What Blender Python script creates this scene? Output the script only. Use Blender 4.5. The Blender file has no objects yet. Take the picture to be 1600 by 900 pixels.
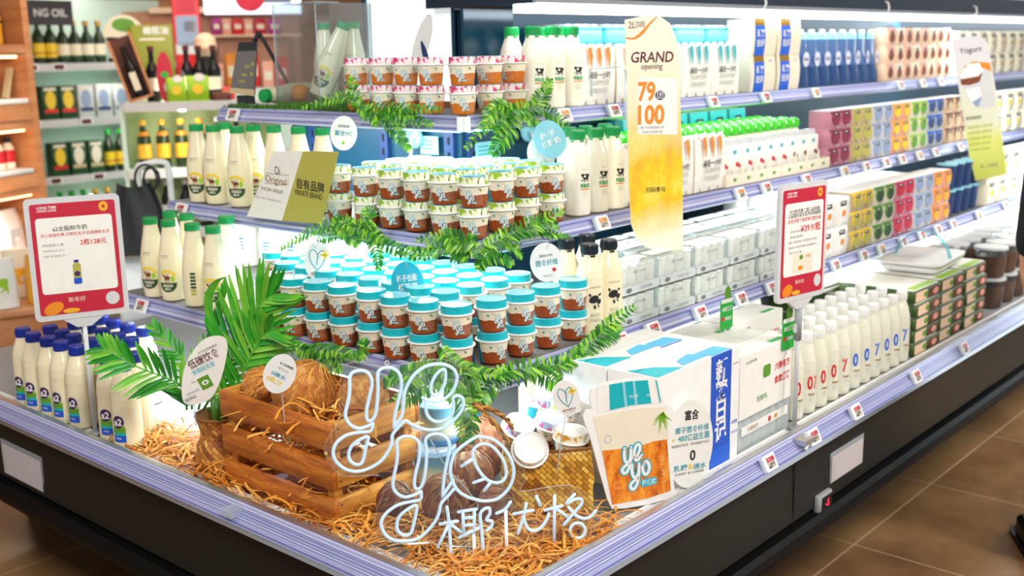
import bpy, math, random
from math import sin, cos, pi, radians, sqrt, atan2
from mathutils import Vector, Matrix

random.seed(7)
SC = bpy.context.scene
COL = SC.collection

# ------------------------------------------------------------------ camera
FPX = 1722.0                       # focal length in pixels of a 1600 wide frame
AX = Vector((0.65921646, 0.17012038, -0.73245663))   # world axes seen in camera space
AY = Vector((-0.75174027, 0.12591649, -0.64732651))
AZ = Vector((-0.01789506, 0.97734543, 0.21089256))
EYE = Vector((-1.178, -1.10, 1.5))
cam_d = bpy.data.cameras.new('camera'); cam = bpy.data.objects.new('camera', cam_d); COL.objects.link(cam)
R3 = Matrix((AX, AY, AZ)).to_4x4()
cam.matrix_world = Matrix.Translation(EYE) @ R3
cam_d.sensor_width = 36.0; cam_d.lens = FPX / 1600 * 36.0
cam_d.clip_start = 0.05; cam_d.clip_end = 60
cam_d.dof.use_dof = True; cam_d.dof.focus_distance = 2.2; cam_d.dof.aperture_fstop = 3.6
SC.camera = cam

def P(px, py, x=None, y=None, z=None, d=None):
    """World point seen at a pixel of the photograph, on the plane x, y or z = const, or at depth d."""
    v = Vector((px - 800, -(py - 450), -FPX)) / FPX
    r = Vector((v.dot(AX), v.dot(AY), v.dot(AZ)))
    if x is not None: t = (x - EYE.x) / r.x
    elif y is not None: t = (y - EYE.y) / r.y
    elif z is not None: t = (z - EYE.z) / r.z
    else: t = d
    return EYE + r * t

# ------------------------------------------------------------------ world and lights
W = bpy.data.worlds.new('world'); SC.world = W; W.use_nodes = True
bg = W.node_tree.nodes['Background']; bg.inputs[0].default_value = (0.95, 0.97, 1.0, 1); bg.inputs[1].default_value = 0.40
VS = SC.view_settings
SC.display_settings.display_device = 'sRGB'
VS.view_transform = 'Standard'; VS.look = 'None'; VS.gamma = 1.0; VS.use_curve_mapping = False
VS.exposure = 0.24

def area(name, loc, to, sx, sy, power, col=(1, 1, 1), spread=180):
    l = bpy.data.lights.new(name, 'AREA'); l.shape = 'RECTANGLE'; l.size = sx; l.size_y = sy
    l.energy = power; l.color = col; l.spread = radians(spread)
    o = bpy.data.objects.new(name, l); COL.objects.link(o)
    o.location = loc
    o.rotation_euler = (Vector(to) - Vector(loc)).to_track_quat('-Z', 'X').to_euler()
    return o
# unseen lamps assumed at the shop ceiling, added as fill (ceiling at 3 m)
area('ceiling_fill_light', (-0.9, -1.6, 2.95), (0.4, 0.4, 0.8), 1.0, 0.5, 95, (1, .97, .93))
area('ceiling_fill_light', (2.0, -1.6, 2.95), (1.8, 0.1, 0.8), 1.4, 0.5, 75, (1, .97, .93))
area('ceiling_fill_light', (-1.4, 1.4, 2.95), (0.3, 1.3, 0.7), 0.9, 0.5, 45, (1, .97, .93))
area('ceiling_fill_light', (2.2, 4.3, 2.95), (2.4, 5.8, 1.0), 2.4, 0.5, 42, (1, .86, .70))
area('ceiling_fill_light', (3.6, -1.9, 2.95), (3.4, -.6, 0.0), 1.2, 0.5, 62, (1, .95, .88))

# ------------------------------------------------------------------ materials
MATS = {}
class NT:
    def __init__(s, name):
        s.m = bpy.data.materials.new(name); s.m.use_nodes = True
        s.t = s.m.node_tree; s.b = s.t.nodes['Principled BSDF']; s.out = s.t.nodes['Material Output']
    def n(s, kind, *ins, **kw):
        nd = s.t.nodes.new('ShaderNode' + kind)
        named = kw.pop('ins', {})
        for k, v in kw.items(): setattr(nd, k, v)
        for i, v in list(enumerate(ins)) + list(named.items()):
            s.set(nd.inputs[i], v)
        return nd
    def set(s, sock, v):
        if v is None: return
        if isinstance(v, bpy.types.NodeSocket): s.t.links.new(v, sock)
        elif isinstance(v, bpy.types.Node): s.t.links.new(v.outputs[0], sock)
        else:
            if isinstance(v, (tuple, list)) and len(v) == 3 and sock.type == 'RGBA': v = (*v, 1)
            sock.default_value = v
    def m2(s, op, a, b=None, c=None): return s.n('Math', a, b, c, operation=op).outputs[0]
    def mix(s, f, a, b):
        nd = s.t.nodes.new('ShaderNodeMix'); nd.data_type = 'RGBA'
        s.set(nd.inputs[0], f); s.set(nd.inputs[6], a); s.set(nd.inputs[7], b)
        return nd.outputs[2]
    def obj(s): return s.n('TexCoord').outputs['Object']
    def xyz(s, v=None):
        o = s.n('SeparateXYZ', v or s.obj()).outputs
        return o[0], o[1], o[2]
    def scaled(s, sc, v=None): return s.n('Mapping', v or s.obj(), ins={'Scale': sc}).outputs[0]
    def noise(s, scale=5, v=None, detail=3, rough=.5):
        return s.n('TexNoise', ins={'Vector': v or s.obj(), 'Scale': scale, 'Detail': detail, 'Roughness': rough}).outputs[0]
    def ramp(s, f, *stops):
        nd = s.n('ValToRGB', f); e = nd.color_ramp.elements
        while len(e) < len(stops): e.new(1)
        for el, (p, c) in zip(e, stops): el.position = p; el.color = (*c, 1)
        return nd.outputs[0]
    def bump(s, h, strength=.3, dist=.002):
        s.set(s.b.inputs['Normal'], s.n('Bump', ins={'Height': h, 'Strength': strength, 'Distance': dist}))
    def done(s, col=None, rough=.5, metal=0, **kw):
        if col is not None: s.set(s.b.inputs['Base Color'], col)
        s.set(s.b.inputs['Roughness'], rough); s.set(s.b.inputs['Metallic'], metal)
        for k, v in kw.items(): s.set(s.b.inputs[k.replace('_', ' ')], v)
        MATS[s.m.name] = s.m
        return s.m

def lin(h):
    h = h.lstrip('#'); r = []
    for i in (0, 2, 4):
        c = int(h[i:i+2], 16) / 255
        r.append(c / 12.92 if c <= .04045 else ((c + .055) / 1.055) ** 2.4)
    return tuple(r)

def flat(name, hexcol, rough=.5, metal=0, var=0.0, scale=30, coat=0):
    """plain colour with a faint procedural mottling"""
    t = NT(name); c = lin(hexcol)
    if var:
        nz = t.noise(scale)
        t.set(t.b.inputs['Base Color'], t.mix(nz, tuple(max(0, k * (1 - var)) for k in c), tuple(min(1, k * (1 + var)) for k in c)))
        c = None
    return t.done(c, rough, metal, Coat_Weight=coat)

def glow(name, hexcol, strength):
    t = NT(name); return t.done(lin(hexcol), .4, 0, Emission_Color=lin(hexcol), Emission_Strength=strength)

def clear(name, hexcol='#ffffff', alpha=.12, rough=.05):
    """thin clear plastic: mostly transparent with a glossy coat"""
    t = NT(name)
    tr = t.n('BsdfTransparent', lin(hexcol)); gl = t.n('BsdfGlossy', (1, 1, 1), rough); df = t.n('BsdfDiffuse', (.9, .95, 1))
    fr = t.n('Fresnel', 1.4)
    a = t.n('MixShader', alpha, tr, df)
    b = t.n('MixShader', t.m2('MULTIPLY', fr, .45), a, gl)
    t.t.links.new(b.outputs[0], t.out.inputs[0])
    MATS[name] = t.m; return t.m

M = {}
for nm, hx, ro, me in [
    ('white', '#f4f4f2', .45, 0), ('paper', '#f2f1ea', .6, 0), ('cream', '#efe6cf', .5, 0), ('ivory', '#efe9d2', .4, 0),
    ('milk', '#f3efdf', .22, 0), ('milk_warm', '#f1e7c4', .22, 0), ('green_cap', '#0f9a4c', .35, 0), ('dark_green', '#1c4a25', .45, 0),
    ('black_cap', '#1b222c', .35, 0), ('blue_cap', '#17309a', .35, 0), ('label_blue', '#1554c8', .45, 0), ('purple', '#40205a', .45, 0),
    ('label_green', '#5f9c2a', .45, 0), ('yellow', '#f2cf2e', .45, 0), ('gold', '#b98a2a', .3, .6), ('red', '#d8232c', .4, 0),
    ('crimson', '#c4203c', .42, 0), ('ink', '#231f22', .55, 0), ('dark_red', '#5c1a26', .55, 0), ('grey_ink', '#8b8b86', .6, 0), ('light_ink', '#b9b7ae', .6, 0),
    ('teal', '#12b3bd', .35, 0), ('aqua', '#8fd3e2', .45, 0), ('teal_ink', '#189aa8', .5, 0), ('blue', '#1a63d8', .42, 0), ('sky', '#57c3ef', .42, 0), ('cyan', '#27c6d8', .42, 0),
    ('orange', '#e88b1c', .45, 0), ('brown', '#7a3a1a', .5, 0), ('cow_black', '#1e1c1c', .5, 0), ('tan', '#c9b48b', .55, 0),
    ('bright_green', '#16b23c', .4, 0), ('lime', '#9dcf2a', .4, 0), ('olive', '#b6b052', .5, 0), ('plum', '#8d1f45', .4, 0), ('pink', '#e36a9a', .4, 0),
    ('slate', '#8fa3c4', .4, 0), ('navy', '#1d3a6b', .35, 0), ('amber', '#f0b02c', .4, 0), ('berry', '#c4164b', .4, 0), ('salmon', '#f0b09a', .45, 0),
    ('black', '#101114', .4, 0), ('soft_black', '#1d1e20', .6, 0), ('grey', '#9a9da0', .45, 0), ('light_grey', '#d2d4d6', .45, 0), ('screen', '#b9b4a6', .5, 0),
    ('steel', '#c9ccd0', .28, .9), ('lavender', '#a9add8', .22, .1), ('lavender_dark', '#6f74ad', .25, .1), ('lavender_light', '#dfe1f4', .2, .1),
    ('base_panel', '#1b1c1b', .42, 0), ('bumper', '#0b0b0c', .5, 0), ('note_paper', '#c9c1c4', .6, 0), ('shelf_mat', '#6f6c68', .6, 0), ('deck', '#8d8f90', .5, 0),
    ('tower', '#12445e', .35, .1), ('canopy', '#1a2a3c', .35, .1), ('glassblue', '#78b8d6', .2, 0), ('dark_glass', '#123b50', .12, .1),
    ('rope', '#8a5a26', .8, 0), ('skin', '#c99476', .5, 0), ('cloth_black', '#0c0d10', .85, 0), ('shoe', '#1a1b1c', .5, 0),
    ('olive_glass', '#26351c', .15, 0), ('green_glass', '#2fa81f', .15, 0), ('wood_dark', '#5b2d1c', .5, 0), ('shelf_mint', '#cfe6da', .5, 0), ('navy_tin', '#22264e', .35, 0),
    ('magenta', '#b02a8a', .4, 0), ('peach', '#f3cfae', .5, 0), ('sign_grey', '#6d6a66', .55, 0), ('chalk', '#d9d34a', .6, 0), ('hair', '#221a16', .6, 0)]:
    M[nm] = flat(nm, hx, ro, me, var=.06)

for _k, _v in (('bumper', .12), ('base_panel', .3), ('black', .3)): M[_k].node_tree.nodes['Principled BSDF'].inputs['Specular IOR Level'].default_value = _v
M['led'] = glow('led', '#f2fbff', 9.0)
M['neon'] = glow('neon', '#c2dff4', .26)
M['unlit_strip_glow'] = glow('unlit_strip_glow', '#f2f4fa', .35)  # faint glow put into the sign's unlit dashed strips
M['screen_lit'] = glow('screen_lit', '#e8f1ff', 1.3)
M['digit_lit'] = glow('digit_lit', '#ff2040', 2.0)
M['panel_lit'] = glow('panel_lit', '#eef4f4', .55)
M['warm_lit'] = glow('warm_lit', '#ffdba8', 2.5)
M['clear'] = clear('clear', '#f8fdff', .03)
M['frosted'] = clear('frosted', '#eef8fb', .30, .12)
M['teal_clear'] = clear('teal_clear', '#9fe6ee', .20, .06)
M['aqua_film'] = clear('aqua_film', '#8fdcec', .35, .08)

def cup_label(name, fibre_a, fibre_b, splash):
    t = NT(name); x, y, z = t.xyz()
    fib = t.noise(60, t.scaled((14, 14, 1.2)), 4, .7)
    fc = t.ramp(fib, (.28, lin(fibre_a)), (.55, lin(fibre_b)), (.8, lin('#d9772a')))
    cr = t.mix(t.noise(40), lin('#e9dcc0'), lin('#f3ead6'))
    edge = t.m2('ADD', .0275, t.m2('MULTIPLY', t.m2('SUBTRACT', t.noise(120, t.scaled((1, 1, .1))), .5), .006))
    edge = t.m2('ADD', edge, t.m2('MULTIPLY', x, .06))
    col = t.mix(t.m2('LESS_THAN', z, edge), cr, fc)
    ang = t.m2('ARCTAN2', x, t.m2('MULTIPLY', y, -1))          # 0 faces -Y, negative to the left
    w = t.m2('MULTIPLY', t.m2('SUBTRACT', t.noise(70), .5), .9)
    a2 = t.m2('ADD', t.m2('ADD', ang, w), t.m2('MULTIPLY', z, 9))
    sp = t.m2('MULTIPLY', t.m2('LESS_THAN', a2, -1.35), t.m2('GREATER_THAN', ang, -2.3))
    col = t.mix(sp, col, lin(splash))
    return t.done(col, .38)
M['cup_label'] = cup_label('cup_label', '#5e2008', '#a64a18', '#1590a8')
M['cup_label_orange'] = cup_label('cup_label_orange', '#98420c', '#dc7a1c', '#1590a8')

def lid_side(name, c1, c2, c3, c4):
    """printed lid band: patches of colour by angle round the lid"""
    t = NT(name); x, y, z = t.xyz()
    ang = t.m2('ARCTAN2', x, t.m2('MULTIPLY', y, -1))
    v = t.n('CombineXYZ', t.m2('MULTIPLY', ang, 2.2), t.m2('MULTIPLY', z, 40), 0).outputs[0]
    vo = t.n('TexVoronoi', ins={'Vector': v, 'Scale': 1.5}).outputs['Color']
    s = t.n('SeparateColor', vo).outputs[0]
    col = t.ramp(s, (0, lin(c1)), (.34, lin(c2)), (.62, lin(c3)), (.86, lin(c4)))
    col.node.color_ramp.interpolation = 'CONSTANT'
    return t.done(col, .3)
M['lid_green'] = lid_side('lid_green', '#eef0dd', '#9ac22e', '#e6ecc4', '#7a4a24')
M['lid_pink'] = lid_side('lid_pink', '#f4e3e8', '#d9407a', '#f0d7d8', '#8fb53a')

def teal_lid():
    t = NT('lid_teal'); x, y, z = t.xyz()
    ang = t.m2('ARCTAN2', x, t.m2('MULTIPLY', y, -1))
    lines = t.m2('GREATER_THAN', t.m2('FRACT', t.m2('MULTIPLY', ang, 17)), .5)
    bar = t.m2('MULTIPLY', t.m2('GREATER_THAN', ang, 1.9), t.m2('LESS_THAN', ang, 2.35))
    crm = t.m2('MULTIPLY', t.m2('GREATER_THAN', ang, 1.75), t.m2('LESS_THAN', ang, 2.9))
    col = t.mix(crm, t.mix(t.noise(90), lin('#0aa3b4'), lin('#19bfc9')), lin('#eef0e4'))
    col = t.mix(t.m2('MULTIPLY', bar, lines), col, lin('#4a4a48'))
    return t.done(col, .28)
M['lid_teal'] = teal_lid()

def fibre(name, a, b, c, sc=30):
    t = NT(name)
    f1 = t.noise(sc * 1.4, t.scaled((1, 1, .18)), 10, .8)
    f2 = t.n('TexWave', ins={'Vector': t.obj(), 'Scale': sc * .5, 'Distortion': 14.0, 'Detail': 5.0, 'Detail Scale': 2.0}).outputs[1]
    mixv = t.m2('ADD', t.m2('MULTIPLY', f1, .90), t.m2('MULTIPLY', f2, .10))
    t.bump(mixv, .9, .006)
    return t.done(t.ramp(mixv, (.30, lin(a)), (.5, lin(b)), (.68, lin(c))), .85)
M['coconut'] = fibre('coconut', '#7a3814', '#d08838', '#f0c078', 34)
M['coconut_brown'] = fibre('coconut_brown', '#4a1e12', '#8a4a2c', '#c08a58', 30)

def straw_mat(name, a, b, c):
    t = NT(name); r = t.n('NewGeometry').outputs['Random Per Island']
    return t.done(t.ramp(r, (0, lin(a)), (.5, lin(b)), (1, lin(c))), .6)
M['straw'] = straw_mat('straw', '#bb6414', '#e89a30', '#f6c668')

def wood(name, a, b, c, axis=(1, 9, 9), sc=7, rough=.42):
    t = NT(name)
    n1 = t.noise(sc, t.scaled(axis), 5, .6); n2 = t.noise(sc * 9, t.scaled(axis), 3, .6)
    v = t.m2('ADD', t.m2('MULTIPLY', n1, .75), t.m2('MULTIPLY', n2, .25))
    t.bump(v, .15, .001)
    return t.done(t.ramp(v, (.3, lin(a)), (.5, lin(b)), (.7, lin(c))), rough)
M['crate_wood_y'] = wood('crate_wood_y', '#7c3c14', '#c06a20', '#e0963a', (12, 1.4, 12))
M['crate_wood_x'] = wood('crate_wood_x', '#a05a20', '#d69038', '#f0b85c', (1.4, 12, 12))
M['shop_wood'] = wood('shop_wood', '#b06e42', '#cc8a58', '#dba072', (1, 1, 6), 4)

def weave(name, a, b, c, sc=95, mode='box'):
    t = NT(name); v = t.n('TexCoord').outputs['UV']
    mp = t.n('Mapping', v, ins={'Rotation': (0, 0, radians(45)), 'Scale': (sc, sc, 1)}).outputs[0]
    br = t.n('TexBrick', ins={'Vector': mp, 'Scale': 1.0, 'Mortar Size': .05, 'Brick Width': 1.6, 'Row Height': .8, 'Color1': (0, 0, 0, 1), 'Color2': (1, 1, 1, 1), 'Mortar': (0, 0, 0, 1)})
    br.offset = .5
    big = t.noise(9, None, 2)
    f = t.m2('ADD', t.m2('MULTIPLY', br.outputs[0], .42), t.m2('MULTIPLY', big, .62))
    col = t.ramp(f, (.22, lin(a)), (.5, lin(b)), (.78, lin(c)))
    col = t.mix(br.outputs[1], col, lin('#4a2208'))
    t.bump(t.m2('SUBTRACT', 1.0, br.outputs[1]), .8, .003)
    return t.done(col, .5)
M['weave'] = weave('weave', '#7a4212', '#d89a28', '#f6d058', 95)
M['weave_dark'] = weave('weave_dark', '#7a3c14', '#c47a30', '#e8b058', 85)

def leaf(name, a, b, c):
    t = NT(name); r = t.n('NewGeometry').outputs['Random Per Island']
    nz = t.noise(25)
    f = t.m2('ADD', t.m2('MULTIPLY', r, .6), t.m2('MULTIPLY', nz, .4))
    col = t.ramp(f, (.1, lin(a)), (.45, lin(b)), (.85, lin(c)))
    return t.done(col, .38, Transmission_Weight=0.0, Subsurface_Weight=0.0)
M['fern'] = leaf('fern', '#0c4a12', '#2f8c1e', '#a0d83c')
M['palm'] = leaf('palm', '#0c6a20', '#36ac2c', '#9cd848')
M['moss'] = leaf('moss', '#1e4a12', '#35701a', '#64982c')

def floor_mat():
    t = NT('floor_tile'); x, y, z = t.xyz()
    def line(c, off, w):
        return t.m2('LESS_THAN', t.m2('ABSOLUTE', t.m2('SUBTRACT', t.m2('FRACT', t.m2('ADD', t.m2('DIVIDE', t.m2('SUBTRACT', c, off), .62), .5)), .5)), w)
    g = t.m2('MAXIMUM', line(x, 1.855, .004), line(y, .20, .004))
    tile = t.n('TexWhiteNoise', t.n('CombineXYZ', t.m2('FLOOR', t.m2('DIVIDE', t.m2('SUBTRACT', x, 1.855), .62)), t.m2('FLOOR', t.m2('DIVIDE', t.m2('SUBTRACT', y, .2), .62)), 0).outputs[0]).outputs[0]
    f = t.m2('ADD', t.m2('MULTIPLY', t.noise(3.5, None, 6, .6), .8), t.m2('MULTIPLY', tile, .15))
    col = t.ramp(f, (.25, lin('#6c4c32')), (.5, lin('#94704a')), (.75, lin('#aa885a')))
    return t.done(t.mix(g, col, lin('#c4a888')), .28)
M['floor'] = floor_mat()

def banner_mat(name, base, kind):
    t = NT(name); x, y, z = t.xyz()
    w = t.m2('ADD', z, t.m2('MULTIPLY', t.m2('SUBTRACT', t.noise(9, None, 4), .5), .16))
    w = t.m2('ADD', w, t.m2('MULTIPLY', x, -.25))
    nz = t.noise(16, t.scaled((1, 1, .6)), 6, .65)
    yel = t.ramp(nz, (.3, lin('#f6ea6a')), (.5, lin('#eccb1e')), (.7, lin('#e8a63a')))
    f = t.n('MapRange', w, .24, .36).outputs[0]
    f2 = t.n('MapRange', w, .03, .13).outputs[0]
    col = t.mix(f2, lin('#eef2d8'), yel)
    col = t.mix(f, col, lin('#e6e2b6'))
    f3 = t.n('MapRange', z, .34, .5).outputs[0]
    return t.done(t.mix(f3, col, lin('#f3efda')), .42)
M['banner'] = banner_mat('banner', None, 0)
def yog_mat():
    t = NT('yogurt_banner'); x, y, z = t.xyz()
    w = t.m2('ADD', z, t.m2('MULTIPLY', t.m2('SUBTRACT', t.noise(10, None, 4), .5), .12))
    col = t.ramp(w, (.0, lin('#c8cf5a')), (.16, lin('#d9e27a')), (.24, lin('#dfe3c8')), (.5, lin('#dcdbe0')))
    return t.done(col, .42)
M['yogurt_banner'] = yog_mat()

# ------------------------------------------------------------------ mesh tools
_tc = {}
def text_geo(s, bold=0.0, shear=0.0):
    k = (s, bold, shear)
    if k not in _tc:
        c = bpy.data.curves.new('lettering', 'FONT'); c.body = s; c.offset = bold; c.shear = shear; c.resolution_u = 3
        c.align_x = 'CENTER'; c.align_y = 'CENTER'
        o = bpy.data.objects.new('lettering', c); COL.objects.link(o)
        dg = bpy.context.evaluated_depsgraph_get(); me = o.evaluated_get(dg).to_mesh()
        vs = [(v.co.x, v.co.y) for v in me.vertices]; fs = [tuple(p.vertices) for p in me.polygons]
        o.evaluated_get(dg).to_mesh_clear(); bpy.data.objects.remove(o); bpy.data.curves.remove(c)
        if vs:
            x0 = min(v[0] for v in vs); x1 = max(v[0] for v in vs); y0 = min(v[1] for v in vs); y1 = max(v[1] for v in vs)
            vs = [(v[0] - (x0 + x1) / 2, v[1] - (y0 + y1) / 2) for v in vs]
            _tc[k] = (vs, fs, x1 - x0, y1 - y0)
        else: _tc[k] = ([], [], 1, 1)
    return _tc[k]

class MB:
    def __init__(s): s.v = []; s.f = []; s.mi = []; s.sm = []; s.mats = []; s.uv = None
    def mat(s, name):
        if name not in s.mats: s.mats.append(name)
        return s.mats.index(name)
    def add(s, vs, fs, mat, smooth=False, T=None):
        b = len(s.v)
        if T is not None: vs = [tuple(T @ Vector(v)) for v in vs]
        s.v += [tuple(v) for v in vs]; i = s.mat(mat)
        for f in fs:
            s.f.append(tuple(b + k for k in f)); s.mi.append(i); s.sm.append(smooth)
        return s
    def box(s, c, d, mat, T=None, taper=1.0):
        x, y, z = d[0] / 2, d[1] / 2, d[2] / 2; k = taper
        vs = [(c[0] + a * x * (k if g > 0 else 1), c[1] + b * y * (k if g > 0 else 1), c[2] + g * z) for g in (-1, 1) for b in (-1, 1) for a in (-1, 1)]
        fs = [(0, 2, 3, 1), (4, 5, 7, 6), (0, 1, 5, 4), (2, 6, 7, 3), (0, 4, 6, 2), (1, 3, 7, 5)]
        return s.add(vs, fs, mat, False, T)
    def rbox(s, c, d, r, mat, T=None, seg=3):
        """box with rounded vertical edges and softened top and bottom"""
        x, y, h = d[0] / 2 - r, d[1] / 2 - r, d[2]
        ring = []
        for q, (sx, sy) in enumerate(((1, 1), (-1, 1), (-1, -1), (1, -1))):
            for k in range(seg + 1):
                a = pi / 2 * (q + k / seg); ring.append((sx * x, sy * y, cos(a), sin(a)))
        lv = [(r * .6, 0), (r, r * .3), (r, h - r * .3), (r * .6, h)]
        vs = []; n = len(ring)
        for rr, z in lv: vs += [(c[0] + a + rr * e, c[1] + b + rr * f, c[2] - h / 2 + z) for a, b, e, f in ring]
        fs = [(k * n + i, k * n + (i + 1) % n, (k + 1) * n + (i + 1) % n, (k + 1) * n + i) for k in range(3) for i in range(n)]
        s.add(vs, fs, mat, True, T)
        return s.add(vs[:n] + vs[-n:], [tuple(range(n - 1, -1, -1)), tuple(range(n, 2 * n))], mat, False, T)
    def lathe(s, prof, mat, seg=24, T=None, caps=True, sq=0.0, zmat=None):
        """profile [(r, z)]; sq squares the section"""
        vs = []
        for r, z in prof:
            for i in range(seg):
                a = 2 * pi * i / seg
                k = r if not sq else r / ((abs(cos(a)) ** (2 + sq * 6) + abs(sin(a)) ** (2 + sq * 6)) ** (1 / (2 + sq * 6)))
                vs.append((k * cos(a), k * sin(a), z))
        n = len(prof)
        for j in range(n - 1):
            m = zmat((prof[j][1] + prof[j + 1][1]) / 2) if zmat else mat
            b = [vs[j * seg + i] for i in range(seg)] + [vs[(j + 1) * seg + i] for i in range(seg)]
            s.add(b, [(i, (i + 1) % seg, seg + (i + 1) % seg, seg + i) for i in range(seg)], m, True, T)
        if caps:
            m0 = zmat(prof[0][1]) if zmat else mat; m1 = zmat(prof[-1][1]) if zmat else mat
            s.add(vs[:seg], [tuple(range(seg - 1, -1, -1))], m0, False, T)
            s.add(vs[-seg:], [tuple(range(seg))], m1, False, T)
        return s
    def tube(s, pts, r, mat, seg=8, closed=False, T=None):
        pts = [Vector(p) for p in pts]; n = len(pts); vs = []; up = None
        for i, p in enumerate(pts):
            a = pts[(i - 1) % n] if closed or i > 0 else p; b = pts[(i + 1) % n] if closed or i < n - 1 else p
            t = (b - a)
            if t.length < 1e-9: t = Vector((0, 0, 1))
            t.normalize()
            if up is None: up = Vector((0, 0, 1)) if abs(t.z) < .9 else Vector((1, 0, 0))
            u = t.cross(up)
            if u.length < 1e-4: u = t.orthogonal()
            u.normalize(); w = u.cross(t); up = w
            rr = r[i] if isinstance(r, (list, tuple)) else r
            vs += [tuple(p + (u * cos(2 * pi * k / seg) + w * sin(2 * pi * k / seg)) * rr) for k in range(seg)]
        fs = [(i * seg + k, i * seg + (k + 1) % seg, ((i + 1) % n) * seg + (k + 1) % seg, ((i + 1) % n) * seg + k) for i in range(n if closed else n - 1) for k in range(seg)]
        if not closed: fs += [tuple(range(seg - 1, -1, -1)), tuple(range((n - 1) * seg, n * seg))]
        return s.add(vs, fs, mat, True, T)
    def prism(s, poly, y0, y1, mat, T=None, side=None):
        """2D outline (u, v) in the xz plane, from y0 (front) to y1"""
        n = len(poly)
        A = sum(poly[i][0] * poly[(i + 1) % n][1] - poly[(i + 1) % n][0] * poly[i][1] for i in range(n))
        if A < 0: poly = poly[::-1]
        fr = [(u, y0, v) for u, v in poly]; bk = [(u, y1, v) for u, v in poly]
        s.add(fr, [tuple(range(n))], mat, False, T)
        s.add(bk, [tuple(range(n - 1, -1, -1))], mat, False, T)
        return s.add(fr + bk, [(i, n + i, n + (i + 1) % n, (i + 1) % n) for i in range(n)], side or mat, False, T)
    def face(s, poly, y, mat, T=None):
        return s.prism(poly, y, y + .0003, mat, T)
    def strip(s, poly, y, mat, T=None, du=.003):
        """convex outline cut into narrow upright strips so that it can be bent"""
        lo, hi = min(p[0] for p in poly), max(p[0] for p in poly); n = max(2, int((hi - lo) / du) + 1); vs = []
        for i in range(n + 1):
            u = min(max(lo + (hi - lo) * i / n, lo + 1e-7), hi - 1e-7); ys = []
            for j in range(len(poly)):
                a, b = poly[j], poly[(j + 1) % len(poly)]
                if (a[0] - u) * (b[0] - u) <= 0 and a[0] != b[0]: ys.append(a[1] + (b[1] - a[1]) * (u - a[0]) / (b[0] - a[0]))
            ys = ys or [poly[0][1]]; vs += [(u, y, min(ys)), (u, y, max(ys))]
        return s.add(vs, [(2 * i, 2 * i + 2, 2 * i + 3, 2 * i + 1) for i in range(n)], mat, False, T)
    def text(s, st, u, v, w=None, h=None, mat='ink', y=-.001, bold=0.0, shear=0.0, T=None, rot=0):
        vs, fs, tw, th = text_geo(st, bold, shear)
        if not vs: return s
        kx = (w / tw) if w else (h / th); ky = (h / th) if h else kx
        c, q = cos(rot), sin(rot)
        return s.add([(u + (a * kx) * c - (b * ky) * q, y, v + (a * kx) * q + (b * ky) * c) for a, b in vs], fs, mat, False, T)
    def wrap(s, st, th, z, rf, w=None, h=None, mat='ink', bold=0.0, eps=.0006, T=None):
        """lettering bent round a lathed body; th 0 faces -Y"""
        vs, fs, tw, tht = text_geo(st, bold)
        if not vs: return s
        kx = (w / tw) if w else (h / tht); ky = (h / tht) if h else kx
        out = []
        for a, b in vs:
            zz = z + b * ky; r = rf(zz) + eps; an = th + a * kx / r
            out.append((r * sin(an), -r * cos(an), zz))
        return s.add(out, fs, mat, False, T)
    def wpoly(s, poly, th, z, rf, mat, eps=.0005, T=None, du=.006):
        """2D polygon bent round a lathed body, as a fan of vertical strips"""
        us = sorted(set([p[0] for p in poly])); lo, hi = us[0], us[-1]
        n = max(2, int((hi - lo) / du) + 1); vs = []; cols = []
        for i in range(n + 1):
            u = lo + (hi - lo) * (i / n); u = min(max(u, lo + 1e-6), hi - 1e-6); ys = []
            for j in range(len(poly)):
                a, b = poly[j], poly[(j + 1) % len(poly)]
                if (a[0] - u) * (b[0] - u) <= 0 and a[0] != b[0]: ys.append(a[1] + (b[1] - a[1]) * (u - a[0]) / (b[0] - a[0]))
            if not ys: ys = [0, 0]
            cols.append((u, min(ys), max(ys)))
        for u, a, b in cols:
            for k in range(4):
                zz = z + a + (b - a) * k / 3; r = rf(zz) + eps; an = th + u / r
                vs.append((r * sin(an), -r * cos(an), zz))
        fs = [(i * 4 + k, (i + 1) * 4 + k, (i + 1) * 4 + k + 1, i * 4 + k + 1) for i in range(n) for k in range(3)]
        return s.add(vs, fs, mat, True, T)
    def ribbon(s, pts, w, mat, y=-.001, T=None):
        """flat brush stroke in the xz plane; w may vary along it"""
        n = len(pts); vs = []
        for i, p in enumerate(pts):
            a = pts[max(0, i - 1)]; b = pts[min(n - 1, i + 1)]; dx, dz = b[0] - a[0], b[1] - a[1]; l = sqrt(dx * dx + dz * dz) or 1
            ww = (w[i] if isinstance(w, (list, tuple)) else w) / 2
            vs += [(p[0] - dz / l * ww, y, p[1] + dx / l * ww), (p[0] + dz / l * ww, y, p[1] - dx / l * ww)]
        s.add(vs, [(2 * i + 1, 2 * i + 3, 2 * i + 2, 2 * i) for i in range(n - 1)], mat, False, T)
        for q in (0, n - 1):      # round ends
            ww = (w[q] if isinstance(w, (list, tuple)) else w) / 2
            s.add([(pts[q][0] + ww * cos(k * pi / 5), y, pts[q][1] + ww * sin(k * pi / 5)) for k in range(10)], [tuple(range(10))], mat, False, T)
        return s
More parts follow.
